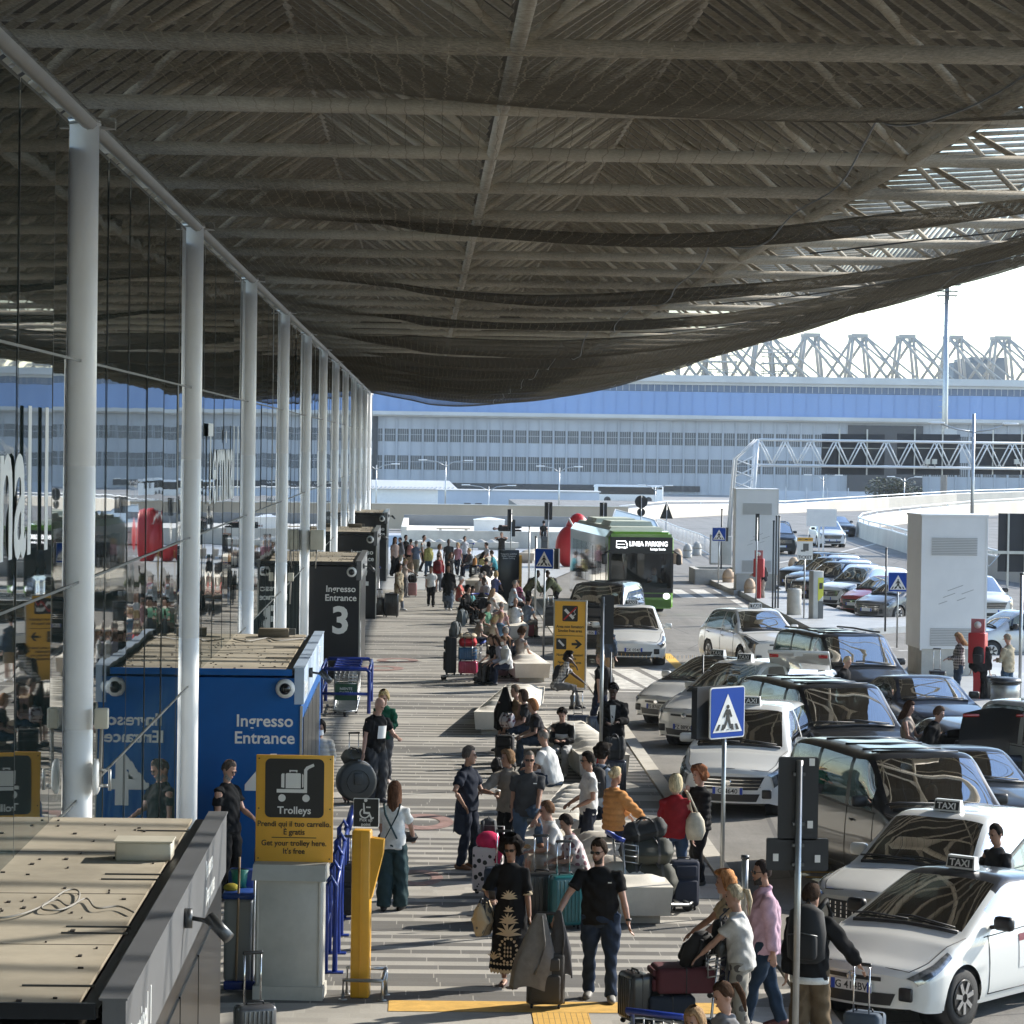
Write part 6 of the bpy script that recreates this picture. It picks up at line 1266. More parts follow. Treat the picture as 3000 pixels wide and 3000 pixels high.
def finish_people():
    for ob, vox, am, fr in PENDING:
        m = ob.modifiers.new('r', 'REMESH'); m.mode = 'VOXEL'; m.voxel_size = vox; m.use_smooth_shade = True
        s = ob.modifiers.new('s', 'SMOOTH'); s.factor = .5; s.iterations = 3 if am else 2
    dg = bpy.context.evaluated_depsgraph_get(); res = [bpy.data.meshes.new_from_object(ob.evaluated_get(dg)) for ob, *_ in PENDING]
    import numpy as np
    for (ob, vox, am, fr), me in zip(PENDING, res):
        old = ob.data; ms = list(old.materials); ob.modifiers.clear(); me.name = old.name; ob.data = me; bpy.data.meshes.remove(old)
        me.materials.clear(); [me.materials.append(x) for x in ms]
        nv = len(me.vertices); co = np.empty(nv*3, 'f'); me.vertices.foreach_get('co', co); co = co.reshape(-1, 3)
        if am:
            no = np.empty(nv*3, 'f'); me.vertex_normals.foreach_get('vector', no); no = no.reshape(-1, 3); r = (sum(map(ord, ob.name)) % 97)*.37
            if am < 0: d = -am*np.abs(np.sin(co[:, 2]*math.pi/.085))-.010
            else: d = am*(.9+np.sin(co[:, 2]*38+6*np.sin(co[:, 0]*9+r)+3*np.sin(co[:, 1]*11+2*r))*.6+np.sin(co[:, 2]*17+9*np.sin(co[:, 1]*7+r)+r)*.7+np.sin((co[:, 0]+co[:, 1])*25+r)*.4)
            co = co+no*d[:, None]; me.vertices.foreach_set('co', co.astype('f').ravel())
        me.polygons.foreach_set('use_smooth', [True]*len(me.polygons)); me.update()
# where somebody stands: x pixel, head-top pixel and the height of that head above the floor
def HT(px, yt, h, zoff=0.):
    hor = VY+(px-VX)*ROLL; yf = ((H-zoff)*yt-h*hor)/((H-zoff)-h); Y = (H-zoff)*F/(yf-hor); p = D(px, yt, Y); return V(p.x, p.y, zoff)
def ST(px, py): return G(px, py)
R_ = math.radians
STAND = {}
def walk(a=.16, hands=None, **k): d = dict(feet=((.09, -a, 0), (-.09, a, .03)), hands=hands or ((.24, .08, .82), (-.24, -.16, .82))); d.update(k); return d
def sit(z=.50, lean=(0, -.12), hands=((.16, -.38, .62), (-.16, -.38, .62)), feet=((.13, -.46, 0), (-.13, -.42, 0)), **k): d = dict(pel=(0, 0, z+.06), lean=lean, hands=hands, feet=feet, kp=(0, -.3, 1)); d.update(k); return d
PHONE = dict(hands=((.12, -.30, 1.12), (-.10, -.30, 1.10)), head=(0, .45)); BLK, NAV, WHT, JEAN, GRY, BRN, BLD, GHR = (.012, .012, .014), (.018, .024, .045), (.68, .68, .66), (.045, .075, .12), (.10, .10, .105), (.045, .026, .016), (.42, .30, .15), (.22, .20, .18)
def shellmat(c, r=.3): return mat('shell_%s_%d' % ('_'.join('%02d' % int(x*99) for x in c), int(r*10)), c, r, nz=(5, .12), coat=.3 if r < .5 else 0)
def suitcase(at, rz, dim, c, label, handle=.42, soft=False, lift=0., tilt=0.):
    w, d, h = dim; t = thing('suitcase', label, 'suitcase', at, rz, 'suitcases'); 
    if tilt: t.rotation_euler = (tilt, 0, rz)
    m = shellmat(c, .8 if soft else .3); z0 = .05
    s = B('shell', m, t, lambda b: b.rbox((0, 0, z0+h/2), (w, d, h), .05, n=3))
    if soft: B('pocket', m, t, lambda b: (b.rbox((0, -d/2-.015, z0+h*.33), (w*.8, .06, h*.5), .025), b.rbox((0, -d/2-.012, z0+h*.78), (w*.75, .05, h*.24), .02)))
    else: B('rib', m, t, lambda b: [b.rbox((-w/2+.06+(w-.12)*k/6, -d/2-.002, z0+h/2), (.022, .02, h*.82), .006) for k in range(7)])
    B('zip_seam', M_black, t, lambda b: b.rbox((0, 0, z0+h/2), (w+.006, .014, h+.006), .006)); B('grab_handle', M_black, t, lambda b: b.tube([(-.09, 0, z0+h), (-.08, 0, z0+h+.03), (.08, 0, z0+h+.03), (.09, 0, z0+h)], .011, 6))
    for sx in (-1, 1):
        for sy in (-1, 1): B('wheel', M_rubber, t, lambda b: b.lathe([(.012, -.014), (.028, -.012), (.028, .012), (.012, .014)], (sx*(w/2-.06), sy*(d/2-.05), .028), 10, ax='x'))
    if handle: B('telescopic_handle', M_chrome, t, lambda b: (b.tube([(-.085, d/2-.03, z0+h), (-.085, d/2-.03, z0+h+handle)], .009, 6), b.tube([(.085, d/2-.03, z0+h), (.085, d/2-.03, z0+h+handle)], .009, 6))); B('handle_grip', M_black, t, lambda b: b.rbox((0, d/2-.03, z0+h+handle), (.21, .035, .035), .012)) if handle else None
    return t
def backpack(at, rz, c, label, s=1.0, worn=False, tilt=0.):
    t = thing('backpack', label, 'backpack', at, rz, 'backpacks'); t.rotation_euler = (tilt, 0, rz); t.scale = (s, s, s); m = shellmat(c, .8)
    B('bag', m, t, lambda b: b.tube([(0, 0, 0), (0, 0, .04), (0, .01, .25), (0, .0, .42), (0, -.02, .47)], [(.10, .06), (.155, .10), (.165, .12), (.14, .09), (.06, .04)], 14, up=V(0, 1, 0))); B('pocket', m, t, lambda b: b.rbox((0, .10, .15), (.23, .09, .22), .04)); B('zip', M_dsteel, t, lambda b: b.tube([(-.12, .12, .24), (0, .148, .265), (.12, .12, .24)], .006, 5))
    B('strap', m, t, lambda b: [b.tube([(sx*.09, -.06, .44), (sx*.12, -.15, .50), (sx*.14, -.24, .38), (sx*.13, -.22, .2), (sx*.12, -.08, .06)] if worn else [(sx*.09, -.08, .44), (sx*.1, -.13, .3), (sx*.1, -.09, .08)], (.022), 6) for sx in (-1, 1)]); B('top_loop', m, t, lambda b: b.tube([(-.03, -.03, .46), (0, -.04, .51), (.03, -.03, .46)], .009, 5))
    return t
def duffel(at, rz, dim, c, label, tilt=0., pat=None):
    w, d, h = dim; t = thing('bag', label, 'bag', at, rz, 'soft bags'); t.rotation_euler = (0, tilt, rz); m = cloth(c, pat) if pat else shellmat(c, .8)
    rs = random.random()*20
    def fn(u, v):                                              # sagging box-like body, u round the section, v along the length
        a = 2*math.pi*u; e = min(1, 6*v, 6*(1-v))**.45; c_, s_ = math.cos(a), math.sin(a); q = 1/max(abs(c_)**.55+abs(s_)**.55, 1e-3)**.62*1.35
        n_ = 1+.16*noise.noise(Vector((c_*1.6+rs, s_*1.6, v*4+rs))); y = d*.5*c_*q*e*n_; z = h*.5+h*.5*s_*q*e*n_
        return ((v-.5)*w*(1+.05*noise.noise(Vector((c_, s_, rs)))), y, max(.0, z-h*.10*math.sin(math.pi*v)*(s_ > 0)))
    B('body', m, t, lambda b: b.grid(fn, 26, 18)); B('handle', M_black, t, lambda b: [b.tube(smooth([(-w*.2, s*d*.30, h*.72), (-w*.12, s*d*.22, h*1.0), (0, s*d*.16, h*1.10), (w*.12, s*d*.22, h*1.0), (w*.2, s*d*.30, h*.72)], 3), .012, 6) for s in (-1, 1)]); B('zip', M_dsteel, t, lambda b: b.tube([(-w*.4, 0, h*.93), (0, 0, h*.88), (w*.4, 0, h*.93)], .007, 5))
    B('band', shellmat((.09, .09, .09), .7), t, lambda b: [b.loft([[Vector(fn(j/26, v))+Vector((0, 0, .0))+(Vector((0, fn(j/26, v)[1], fn(j/26, v)[2]-h*.5))).normalized()*.006 for j in range(26)] for v in (v0, v0+.045)], cap=False) for v0 in (.27, .69)])
    return t
def drape(at, rz, c, label, w=.38, h=.9, d=.16, name='jacket', sh=0.):
    t = thing(name, label, 'jacket', at, rz); rs = random.random()*9
    def fn(u, v):
        a = 2*math.pi*u; q = (.22+.78*min(1, v*1.7))*(1+.10*math.sin(a*5+rs)*v+.12*noise.noise(Vector((math.cos(a)*2+rs, math.sin(a)*2, v*3))))
        return (w/2*q*math.cos(a)+sh*v, d/2*q*math.sin(a), h*(1-v)+.03*math.sin(a*3+rs)*v)
    B('cloth', cloth(c), t, lambda b: b.grid(fn, 40, 16)); B('lapel', cloth(tuple(x*1.5 for x in c)), t, lambda b: b.tube([(.02+sh*.1, -d*.3, h*.98), (w*.2+sh*.4, -d*.5, h*.6), (w*.05+sh*.8, -d*.55, h*.2)], (.022, .008), 6)); return t
GP = 'travellers on the pavement'; rd = random.Random(11)
def WP(at, rz, v): return (T(at) @ RZ(rz)) @ v
def PP(at, rz, h, pose, skin, hair, top, bot, shoe, label, bp=None, **kw):
    rz = R_(rz); t, J = person(at, rz, h, pose, skin, hair, top, bot, shoe, label, kw.pop('group', GP), **kw)
    if bp: backpack(WP(at, rz, J['C']+V(0, .15, -.36)), rz, bp[0], bp[1], bp[2] if len(bp) > 2 else .95, worn=True)
    J['W'] = T(at) @ RZ(rz); return J
# ---- nearest couple
w1 = ST(1492, 2888)
J = PP(w1, -8, 1.70, dict(hands=((.25, -.06, .78), (-.20, -.30, 1.10)), head=(-.15, .25), feet=((.07, -.05, 0), (-.07, .06, .0))), 'm', ('big', (.012, .010, .010)), ('dress', (.012, .012, .013)), ('none', BLK), (.06, .02, .02), 'woman in long black dress with cream pineapple print walking and holding a phone', extra=('shades', 'sandals'), female=True)
M_cream_p = mat('cream_print', (.62, .50, .34), .8)
def dress_print(b):
    X = T(0, 0, 0)
    def at(x, z, s=1.0): return V(x, -(.146+.055*max(0, (1.05-z)/1.0)+ (.0 if z < 1.05 else -.005))*1.06*math.sqrt(max(.05, 1-(x/.24)**2))-.004, z)
    def leaf(x0, z0, a, L, w):
        d = V(math.cos(a), 0, math.sin(a)); q = V(-d.z, 0, d.x); P = []
        for k in range(9):
            f = k/8; c_ = V(x0, 0, z0)+d*L*f+q*L*.12*math.sin(f*3)*(1 if math.cos(a) > 0 else -1); ww = w*math.sin(math.pi*min(1, f*.9+.08)); P.append((c_+q*ww, c_-q*ww))
        o = len(b.v); b.v += [tuple(at(p.x, p.z)) for pr in P for p in pr]; [b.face((o+2*k, o+2*k+1, o+2*k+3, o+2*k+2)) for k in range(8)]
    for (z, n_, L, w) in ((1.02, 9, .11, .012), (.88, 5, .07, .011), (.74, 9, .13, .013), (.60, 7, .17, .017)):
        for k in range(n_): leaf(0, z, math.pi*(.5+(k-(n_-1)/2)*.95/(n_-1)), L*(1-.25*abs(k-(n_-1)/2)/n_), w)
    for k in range(16): a = 2*math.pi*k/16; leaf(.085*math.cos(a), .44+.12*math.sin(a), a, .035, .016)
    for k in range(10): leaf((k % 3-1)*.035, .36+.045*(k//3), math.pi/2, .035, .011)
    for x in (-.17, .17):
        for k in range(6): leaf(x, .32, math.pi*(.15+.14*k), .10, .010)
    for k in range(11): leaf(-.20+.04*k, .265, math.pi/2, .03, .016); leaf(-.20+.04*k, .225, -math.pi/2, .06, .022)
B('dress_print', M_cream_p, J['t'], dress_print); B('cuff', M_cream_p, J['t'], lambda b: [b.tube([lerp(a, e, .86), lerp(a, e, 1.0)], [.066, .060], 12) for a, e in ((V(.17, 0, 1.38), J['el'][0]), (V(-.17, 0, 1.38), J['el'][1]))])
pt = thing('phone', 'phone in the hand of the woman in the black printed dress', 'phone', J['W'] @ (J['wr'][1]+V(.02, -.10, .05)), R_(-8)); B('case', M_black, pt, lambda b: b.rbox((0, 0, 0), (.075, .012, .15), .006, RX(.7))); B('screen', M_glass, pt, lambda b: b.box((0, .008, 0), (.068, .003, .14), RX(.7)))
t = duffel(J['W'] @ V(-.30, -.05, .58), R_(60), (.34, .16, .38), (.15, .145, .13), 'grey sequined handbag hanging from the arm of the woman in black', pat='print')
m2 = ST(1757, 2928)
J = PP(m2, -6, 1.80, dict(hands=((.32, -.10, .84), (-.47, -.24, .98)), head=(-.45, .22), feet=((.13, -.16, 0), (-.13, .10, .0)), lean=(-.05, -.03)), 'l', ('short', (.035, .024, .018)), ('tee', BLK), ('jeans', (.025, .04, .075)), (.25, .24, .22), 'bearded man in black T-shirt and jeans pulling a suitcase draped with grey coats', extra=('shades', 'beard'), w=1.2)
B('wristwatch', M_black, J['t'], lambda b: b.tube([J['wr'][0]+V(0, 0, .03), J['wr'][0]+V(0, 0, .055)], .034, 10)); B('chest_logo', M_wtext, J['t'], lambda b: b.box((.10, -.165, 1.34), (.04, .006, .012)))
s_at = ST(1598, 2952); suitcase(s_at, R_(-5), (.42, .25, .58), (.05, .048, .045), 'dark suitcase under grey coats beside the man in black', .40, True)
drape(s_at+V(-.07, -.10, .24), R_(0), (.19, .18, .17), 'light grey suit jacket draped over the suitcase handle', .46, .82, .20, sh=-.10); drape(s_at+V(.13, -.02, .36), R_(0), (.07, .07, .075), 'dark grey suit jacket hanging behind the light grey one', .26, .72, .16, sh=.03)
# ---- woman in dungarees and things by the totem
J = PP(ST(1148, 2668), 172, 1.70, dict(hands=((.18, -.40, .98), (-.22, -.42, 1.0)), lean=(0, -.16), feet=((.11, .05, 0), (-.11, -.06, 0))), 'l', ('long', (.10, .05, .03)), ('tee', WHT), ('wide', (.03, .055, .062)), BLK, 'woman in dark dungarees and white T-shirt with long brown hair seen from behind', female=True)
B('dungaree_strap', cloth((.03, .055, .062)), J['t'], lambda b: [b.tube([(s*.11, .10, 1.44), (s*.08, .155, 1.30), (0, .165, 1.14), (-s*.08, .16, .98)], (.018, .006), 6) for s in (-1, 1)])
duffel(WP(ST(1148, 2668), R_(172), V(0, -.46, .86)), R_(172), (.55, .2, .14), BLK, 'black jacket bundle under the arms of the woman in dungarees'); suitcase(ST(1010, 2690), R_(10), (.40, .25, .66), BLK, 'black suitcase standing between the yellow totem and the blue hoops', .35, True)
suitcase(ST(745, 3121), R_(20), (.40, .25, .56), (.10, .10, .105), 'grey ribbed suitcase with raised handle beside the grey plinth', .50)
# ---- group with coffee
J = PP(ST(1366, 2546), 62, 1.79, dict(hands=((.12, -.34, 1.12), (-.24, -.06, .98)), ep=((.6, 1, -.2), (-1, .25, 0)), head=(.25, 0), feet=((.10, -.04, 0), (-.10, .05, 0))), 'm', ('short', (.10, .085, .075)), ('polo', (.018, .022, .035)), ('jeans', (.018, .024, .038)), (.20, .09, .04), 'grey haired man in navy polo with hand on hip and a coffee cup', extra=('glasses',), w=1.08)
B('tied_jacket', cloth((.03, .035, .05)), J['t'], lambda b: b.grid(lambda u, v: (.20*math.cos(math.pi*(u*1.2-.1)), .165*math.sin(math.pi*(u*1.2-.1))*(1+.25*v), .96-.42*v+.02*math.sin(u*19)), 18, 8))
c = thing('coffee_cup', 'paper coffee cup held by the man in the navy polo', 'cup', J['W'] @ (J['wr'][0]+V(.0, -.10, -.02)), 0); B('cup', mat('cup_brown', (.20, .10, .05), .7), c, lambda b: b.lathe([(.028, -.05), (.038, .06)], n=14)); B('lid', M_wtext, c, lambda b: b.lathe([(.041, .06), (.040, .07), (.034, .078)], n=14))
J = PP(HT(1490, 2202, 1.66), -48, 1.66, dict(hands=((.22, -.05, .80), (-.10, -.52, 1.16)), head=(-.3, .05)), 'm', ('wavy', (.20, .12, .065)), ('jacket', (.24, .215, .18)), ('trousers', BLK), BLK, 'curly haired woman in beige jacket pointing at the man with the coffee', female=True)
J = PP(HT(1546, 2200, 1.80), 5, 1.80, dict(hands=((.10, -.36, .92), (-.20, .10, .86)), feet=((.16, -.30, .42), (-.10, .05, 0)), lean=(.02, -.12), head=(-.05, .08)), 'm', ('buzz', (.16, .14, .12)), ('tee', (.05, .052, .056)), ('jeans', (.07, .11, .17)), (.22, .10, .05), 'man in charcoal T-shirt and sunglasses with one foot up on the bench', extra=('shades',), w=1.08)
B('wristwatch', M_chrome, J['t'], lambda b: b.tube([J['wr'][0]+V(0, .02, .02), J['wr'][0]+V(0, .04, .04)], .033, 10)); B('chest_logo', M_wtext, J['t'], lambda b: b.box((.09, -.20, 1.34), (.05, .006, .012)))
PP(HT(1634, 2338, 1.37)+V(0, 0, -.02), -82, 1.72, sit(hands=((.12, -.42, .68), (-.10, -.30, 1.12)), lean=(0, -.22), head=(0, .15)), 'l', ('short', (.13, .07, .04)), ('polo', (.60, .60, .58)), ('shorts', (.42, .38, .32)), (.3, .3, .3), 'seated man in white polo eating from a wrapper', extra=('glasses',), w=1.08)
w_ = HT(1634, 2338, 1.37); nk = thing('paper_wrapper', 'white paper wrapper on the knees of the seated man in white polo', 'wrapper', w_+V(-.42, -.05, .66)); B('sheet', M_wtext, nk, lambda b: b.grid(lambda u, v: (.22*(u-.5), .26*(v-.5), .03*math.sin(u*6)*math.cos(v*5)), 6, 6)); B('food', mat('bread', (.5, .33, .15), .8), nk, lambda b: b.ball((0, 0, .03), (.06, .09, .03)))
PP(HT(1700, 2366, 1.34), -75, 1.62, sit(lean=(0, -.34), head=(0, .45), hands=((.10, -.45, .66), (-.10, -.42, .66))), 'l', ('short', (.03, .022, .02)), ('tee', (.20, .09, .12), 'floral'), ('trousers', (.3, .27, .24)), BLK, 'seated woman in pink floral blouse with short dark hair', female=True, w=1.15)
PP(HT(1622, 2140, 1.38), -118, 1.80, sit(lean=(0, -.30), head=(.1, .35), hands=((.12, -.45, .7), (-.10, -.45, .7))), 'm', ('buzz', (.20, .18, .16)), ('tee', WHT), ('jeans', (.035, .055, .09)), BLK, 'seated broad man in white T-shirt with cropped grey hair facing away', w=1.2)
J = PP(HT(1727, 2207, 1.74), -75, 1.74, dict(hands=((.14, -.22, 1.0), (-.12, -.26, 1.02)), head=(0, .15)), 'm', ('short', (.02, .016, .014)), ('tee', WHT), ('trousers', (.02, .025, .04)), BLK, 'young man in white T-shirt and sunglasses beside the backpack wearer', extra=('shades',))
PP(HT(1763, 2185, 1.76), 150, 1.76, dict(hands=((.2, -.12, .85), (-.2, -.12, .85)), head=(-.5, .2)), 'm', ('curly', (.016, .013, .012)), ('long', (.24, .28, .34)), ('jeans', NAV), BLK, 'curly haired youth in blue grey top with a black backpack', bp=(BLK, 'black backpack on the curly haired youth'))
J = PP(HT(1800, 2252, 1.66), 118, 1.66, dict(hands=((.22, -.46, .96), (-.22, -.46, .96)), head=(.2, .1)), 'm', ('bun', (.50, .40, .24)), ('puffer', (.50, .24, .085)), ('trousers', NAV), BLK, 'blonde woman in orange quilted puffer jacket pushing a loaded trolley', female=True)
tr_at = ST(1896, 2672); trolley(tr_at, R_(100), 'steel trolley piled with olive and black bags by the kerb')
duffel(tr_at+V(-.0, 0, .17), R_(5), (.82, .45, .50), (.055, .055, .042), 'big olive holdall at the bottom of the bag pile by the kerb'); duffel(tr_at+V(-.02, .02, .64), R_(0), (.75, .42, .36), (.06, .062, .05), 'olive grey bag in the middle of the bag pile by the kerb'); duffel(tr_at+V(-.02, 0, .97), R_(8), (.62, .30, .27), (.02, .021, .022), 'black duffel bag topmost on the bag pile by the kerb', tilt=-.2)
suitcase(tr_at+V(.5, .25, 0), R_(10), (.40, .26, .62), NAV, 'navy suitcase behind the olive bag pile', 0, True)
J = PP(ST(1975, 2622), 176, 1.66, dict(hands=((.24, -.10, .86), (-.26, -.02, .84)), feet=((.12, 0, 0), (-.12, -.04, 0))), 'l', ('bob', (.52, .44, .28)), ('long', (.24, .015, .02)), ('tight', (.035, .06, .11)), (.28, .15, .07), 'blonde woman in red jumper and jeans with a cream tote bag', female=True, w=1.08)
t = thing('bag', 'cream canvas tote bag on the shoulder of the woman in red', 'bag', J['W'] @ V(-.27, .06, .80), R_(176)); B('bag', cloth((.55, .50, .40)), t, lambda b: b.tube([(0, 0, -.02), (0, 0, .1), (0, 0, .25), (0, 0, .36)], [(.10, .05), (.15, .09), (.13, .08), (.06, .02)], 12, up=V(0, 1, 0))); B('strap', cloth((.55, .50, .40)), t, lambda b: b.tube([(-.04, .0, .34), (.09, .05, .62), (.12, -.03, .66), (.04, -.03, .34)], .014, 6))
drape(J['W'] @ V(.30, -.05, .55), R_(90), (.12, .12, .085), 'olive green coat over the arm of the woman in red', .3, .5, .18)
PP(ST(2048, 2592), -70, 1.68, dict(hands=((.20, -.08, .82), (-.06, -.20, 1.40)), head=(.1, .15)), 'l', ('curly', (.19, .075, .035)), ('puffer', (.012, .013, .016)), ('trousers', BLK), BLK, 'auburn haired person in black quilted jacket with hand to the chin', female=True)
# ---- front right trolley party
ft = V(2.80, 30.6, 0); trolley(ft, R_(-84), 'steel trolley with blue handles stacked with suitcases, nearest of all')
suitcase(ft+V(-.16, 0, .16), R_(-84), (.46, .5, .28), (.010, .018, .035), 'navy soft bag lying lowest on the nearest trolley', 0, True); suitcase(ft+V(-.02, .02, .46), R_(-84), (.48, .62, .27), (.10, .022, .030), 'maroon suitcase lying on the navy bag', 0, True); suitcase(ft+V(-.52, -.05, .16), R_(-70), (.40, .24, .50), (.022, .024, .026), 'black ribbed hard suitcase at the nose of the nearest trolley', 0); backpack(ft+V(.05, 0, .76), R_(40), BLK, 'black backpack on top of the maroon suitcase', .95, tilt=.5); backpack(ft+V(.42, .12, .86), R_(20), (.02, .02, .022), 'black day pack held against the trolley handle', .85)
PP(HT(2146, 2562, 1.62), -92, 1.62, dict(hands=((.20, -.42, 1.0), (-.16, -.46, 1.04)), lean=(0, -.12), head=(.1, .05)), 'l', ('curly', (.42, .20, .085)), ('tee', (.10, .10, .105), 'print'), ('jeans', NAV), GRY, 'orange haired woman in dark patterned top pushing the nearest trolley', female=True, w=1.15)
J = PP(HT(2176, 2602, 1.66), -112, 1.66, dict(hands=((.16, -.46, .98), (-.2, -.48, 1.0)), lean=(0, -.12), head=(.2, .1), feet=((.09, .10, 0), (-.09, -.14, 0))), 'l', ('pony', (.48, .40, .28)), ('tee', (.56, .56, .55)), ('jeans', (.10, .09, .085), 'camo'), WHT, 'grey blonde woman in white T-shirt and camouflage leggings at the nearest trolley', female=True, w=1.12)
t = thing('bag', 'grey sling bag across the woman in camouflage leggings', 'bag', J['W'] @ V(.02, -.18, .98), R_(-112)); B('bag', shellmat((.05, .055, .055), .6), t, lambda b: b.tube([(-.16, 0, .05), (0, -.04, 0), (.16, 0, .06)], [(.03, .05), (.06, .09), (.03, .05)], 10)); B('strap', M_black, t, lambda b: b.tube([(-.15, 0, .07), (-.18, .12, .28), (-.04, .06, .46), (.12, -.02, .36), (.15, 0, .08)], .010, 5))
PP(HT(2240, 2528, 1.82), -85, 1.82, dict(hands=((.26, .05, .85), (-.22, -.14, .95)), head=(.1, .08), feet=((.1, -.2, 0), (-.1, .22, .02))), 'm', ('buzz', (.03, .022, .018)), ('shirt', (.50, .34, .42)), ('jeans', (.02, .035, .06)), (.10, .03, .03), 'bearded balding man in pink shirt walking behind the nearest trolley', extra=('shades', 'beard'), w=1.25)
jm = HT(2376, 2602, 1.76); J = PP(jm, 158, 1.76, dict(hands=((.24, .02, .84), (-.48, -.22, .95)), head=(-.45, .1), feet=((.11, .06, 0), (-.11, -.12, 0)), ep=((.6, 1, -.2), (-.8, .2, -.6))), 'l', ('short', (.05, .03, .02)), ('jacket', (.016, .018, .02)), ('wide', (.13, .095, .06)), BRN, 'young man in black jacket with backpack pulling a blue suitcase past the taxi', bp=((.010, .011, .013), 'large black backpack on the young man beside the taxi', 1.25))
B('shirt_hem', cloth(WHT), J['t'], lambda b: b.tube([(0, 0, .77), (0, 0, .84)], [(.205, .155), (.205, .155)], 16, up=V(0, -1, 0)))
suitcase(J['W'] @ V(-.50, -.34, 0), R_(150), (.40, .26, .40), (.055, .08, .115), 'blue grey suitcase with raised handle in front of the taxi bumper', .50, True)
PP(HT(2128, 2888, 1.64), -70, 1.64, dict(head=(-.1, .35)), 'l', ('pony', (.06, .033, .02)), ('long', (.24, .24, .25)), ('jeans', JEAN), GRY, 'girl with brown ponytail and grey top at the bottom edge', female=True); PP(HT(2040, 2962, 1.55), -40, 1.55, dict(head=(0, .3)), 'l', ('long', (.28, .18, .10)), ('tee', GRY), ('jeans', JEAN), GRY, 'child with light brown hair at the very bottom edge', female=True)
trolley(HT(1985, 2950, 1.05)+V(0, 0, -.0), R_(150), 'empty steel trolley cut by the bottom edge')
# ---- by the blue entrance
bm_at = V(-2.62, 39.9, 0); PP(bm_at, 62, 1.88, dict(hands=((.10, -.34, 1.05), (-.22, -.02, .85)), head=(.0, .5)), 'l', ('buzz', (.10, .08, .07)), ('tee', (.010, .011, .013)), ('trousers', BLK), BLK, 'bald bearded man in black polo looking down by the blue entrance', extra=('glasses', 'beard', 'grey_beard'), w=1.2)
PP(HT(938, 2112, 1.63), 5, 1.63, dict(hands=((.16, -.18, 1.0), (-.22, -.05, .82)), head=(-.2, .2)), 'm', ('bob', (.016, .013, .012)), ('puffer', (.40, .38, .34)), ('trousers', BLK), BLK, 'woman in pale quilted jacket and white face mask', extra=('mask',), female=True)
bk = HT(1100, 2046, 1.80); J = PP(bk, 40, 1.82, dict(hands=((.16, -.42, 1.12), (-.30, -.06, .84)), head=(.25, .55), lean=(0, -.14)), 'l', ('bald', BLK), ('tee', (.015, .016, .018)), ('wide', (.04, .042, .046)), GRY, 'bald man in black T-shirt with a white print looking at a phone', bp=((.02, .016, .022), 'dark backpack on the bald man'), w=1.1)
B('shirt_print', M_wtext, J['t'], lambda b: b.grid(lambda u, v: (lerp(-.09, .09, u), -.205+.03*(2*u-1)**2-.03*v, lerp(1.12, 1.34, v)), 6, 4))
PP(HT(1126, 2022, 1.70), -8, 1.70, dict(hands=((.14, -.30, 1.08), (-.10, -.30, 1.05)), head=(-.1, .55)), 'l', ('bob', (.48, .36, .18)), ('long', (.012, .085, .05)), ('jeans', (.07, .07, .075)), (.4, .32, .28), 'blonde woman in green jumper beside the bald man', female=True)
rs_ = ST(1040, 2352); suitcase(rs_, R_(20), (.42, .26, .60), (.30, .025, .025), 'red suitcase behind a round black bag beside the bald man', .55)
t = thing('bag', 'big round black drum bag leaning on the red suitcase', 'bag', rs_+V(.02, -.20, .40), R_(20), 'soft bags'); B('body', shellmat((.025, .03, .03), .5), t, lambda b: (b.lathe([(.30, -.11), (.345, -.09), (.35, 0), (.345, .09), (.30, .11)], n=26, ax='y'), b.tube([(.2*math.cos(a), -.115, .2*math.sin(a)) for a in [2*math.pi*q/16 for q in range(17)]], .008, 5), b.rbox((0, -.12, .05), (.16, .03, .2), .02))); B('rim', mat('bag_piping', (.5, .5, .5), .5), t, lambda b: b.tube([(.355*math.cos(a), .02, .355*math.sin(a)) for a in [math.radians(-60+12*q) for q in range(13)]], .016, 6))
duffel(rs_+V(-.05, .05, .66), R_(30), (.42, .26, .26), (.09, .085, .065), 'brown furry bag on top of the red suitcase')
# ---- luggage of the coffee group
suitcase(ST(1468, 2700), R_(-12), (.44, .27, .66), (.022, .034, .06), 'navy suitcase with tall chrome handle behind the black dress', .46, True); suitcase(ST(1585, 2705), R_(6), (.44, .27, .62), (.022, .023, .025), 'black ribbed suitcase with raised handle between navy and teal ones', .46); suitcase(ST(1655, 2720), R_(15), (.42, .27, .64), (.012, .13, .14), 'teal hard suitcase with raised handle', .42)
t = thing('shopping_trolley', 'black and white patterned shopping trolley stuffed with a pink jacket', 'trolley bag', ST(1428, 2625), R_(-20)); B('bag', cloth((.02, .02, .02), 'floral'), t, lambda b: b.rbox((0, 0, .38), (.38, .28, .62), .04)); B('frame', M_steel, t, lambda b: b.tube([(-.17, .16, .05), (-.17, .16, .95), (.17, .16, .95), (.17, .16, .05)], .012, 6)); B('wheel', M_rubber, t, lambda b: [b.lathe([(.07, -.015), (.07, .015)], (s*.2, .15, .07), 12, ax='x') for s in (-1, 1)])
t = thing('jacket', 'bright pink jacket stuffed on top of the shopping trolley', 'jacket', ST(1428, 2625)+V(0, 0, .68), 0); B('cloth', cloth((.55, .03, .10)), t, lambda b: [b.ball((0, 0, .08), (.17, .14, .14), 12, 8), b.ball((.08, -.06, .02), (.12, .1, .12), 10, 7)]); B('sleeve', cloth((.55, .03, .10)), t, lambda b: b.tube([(.1, -.1, .1), (.16, -.18, -.05), (.12, -.2, -.2)], [.05, .05, .035], 8))
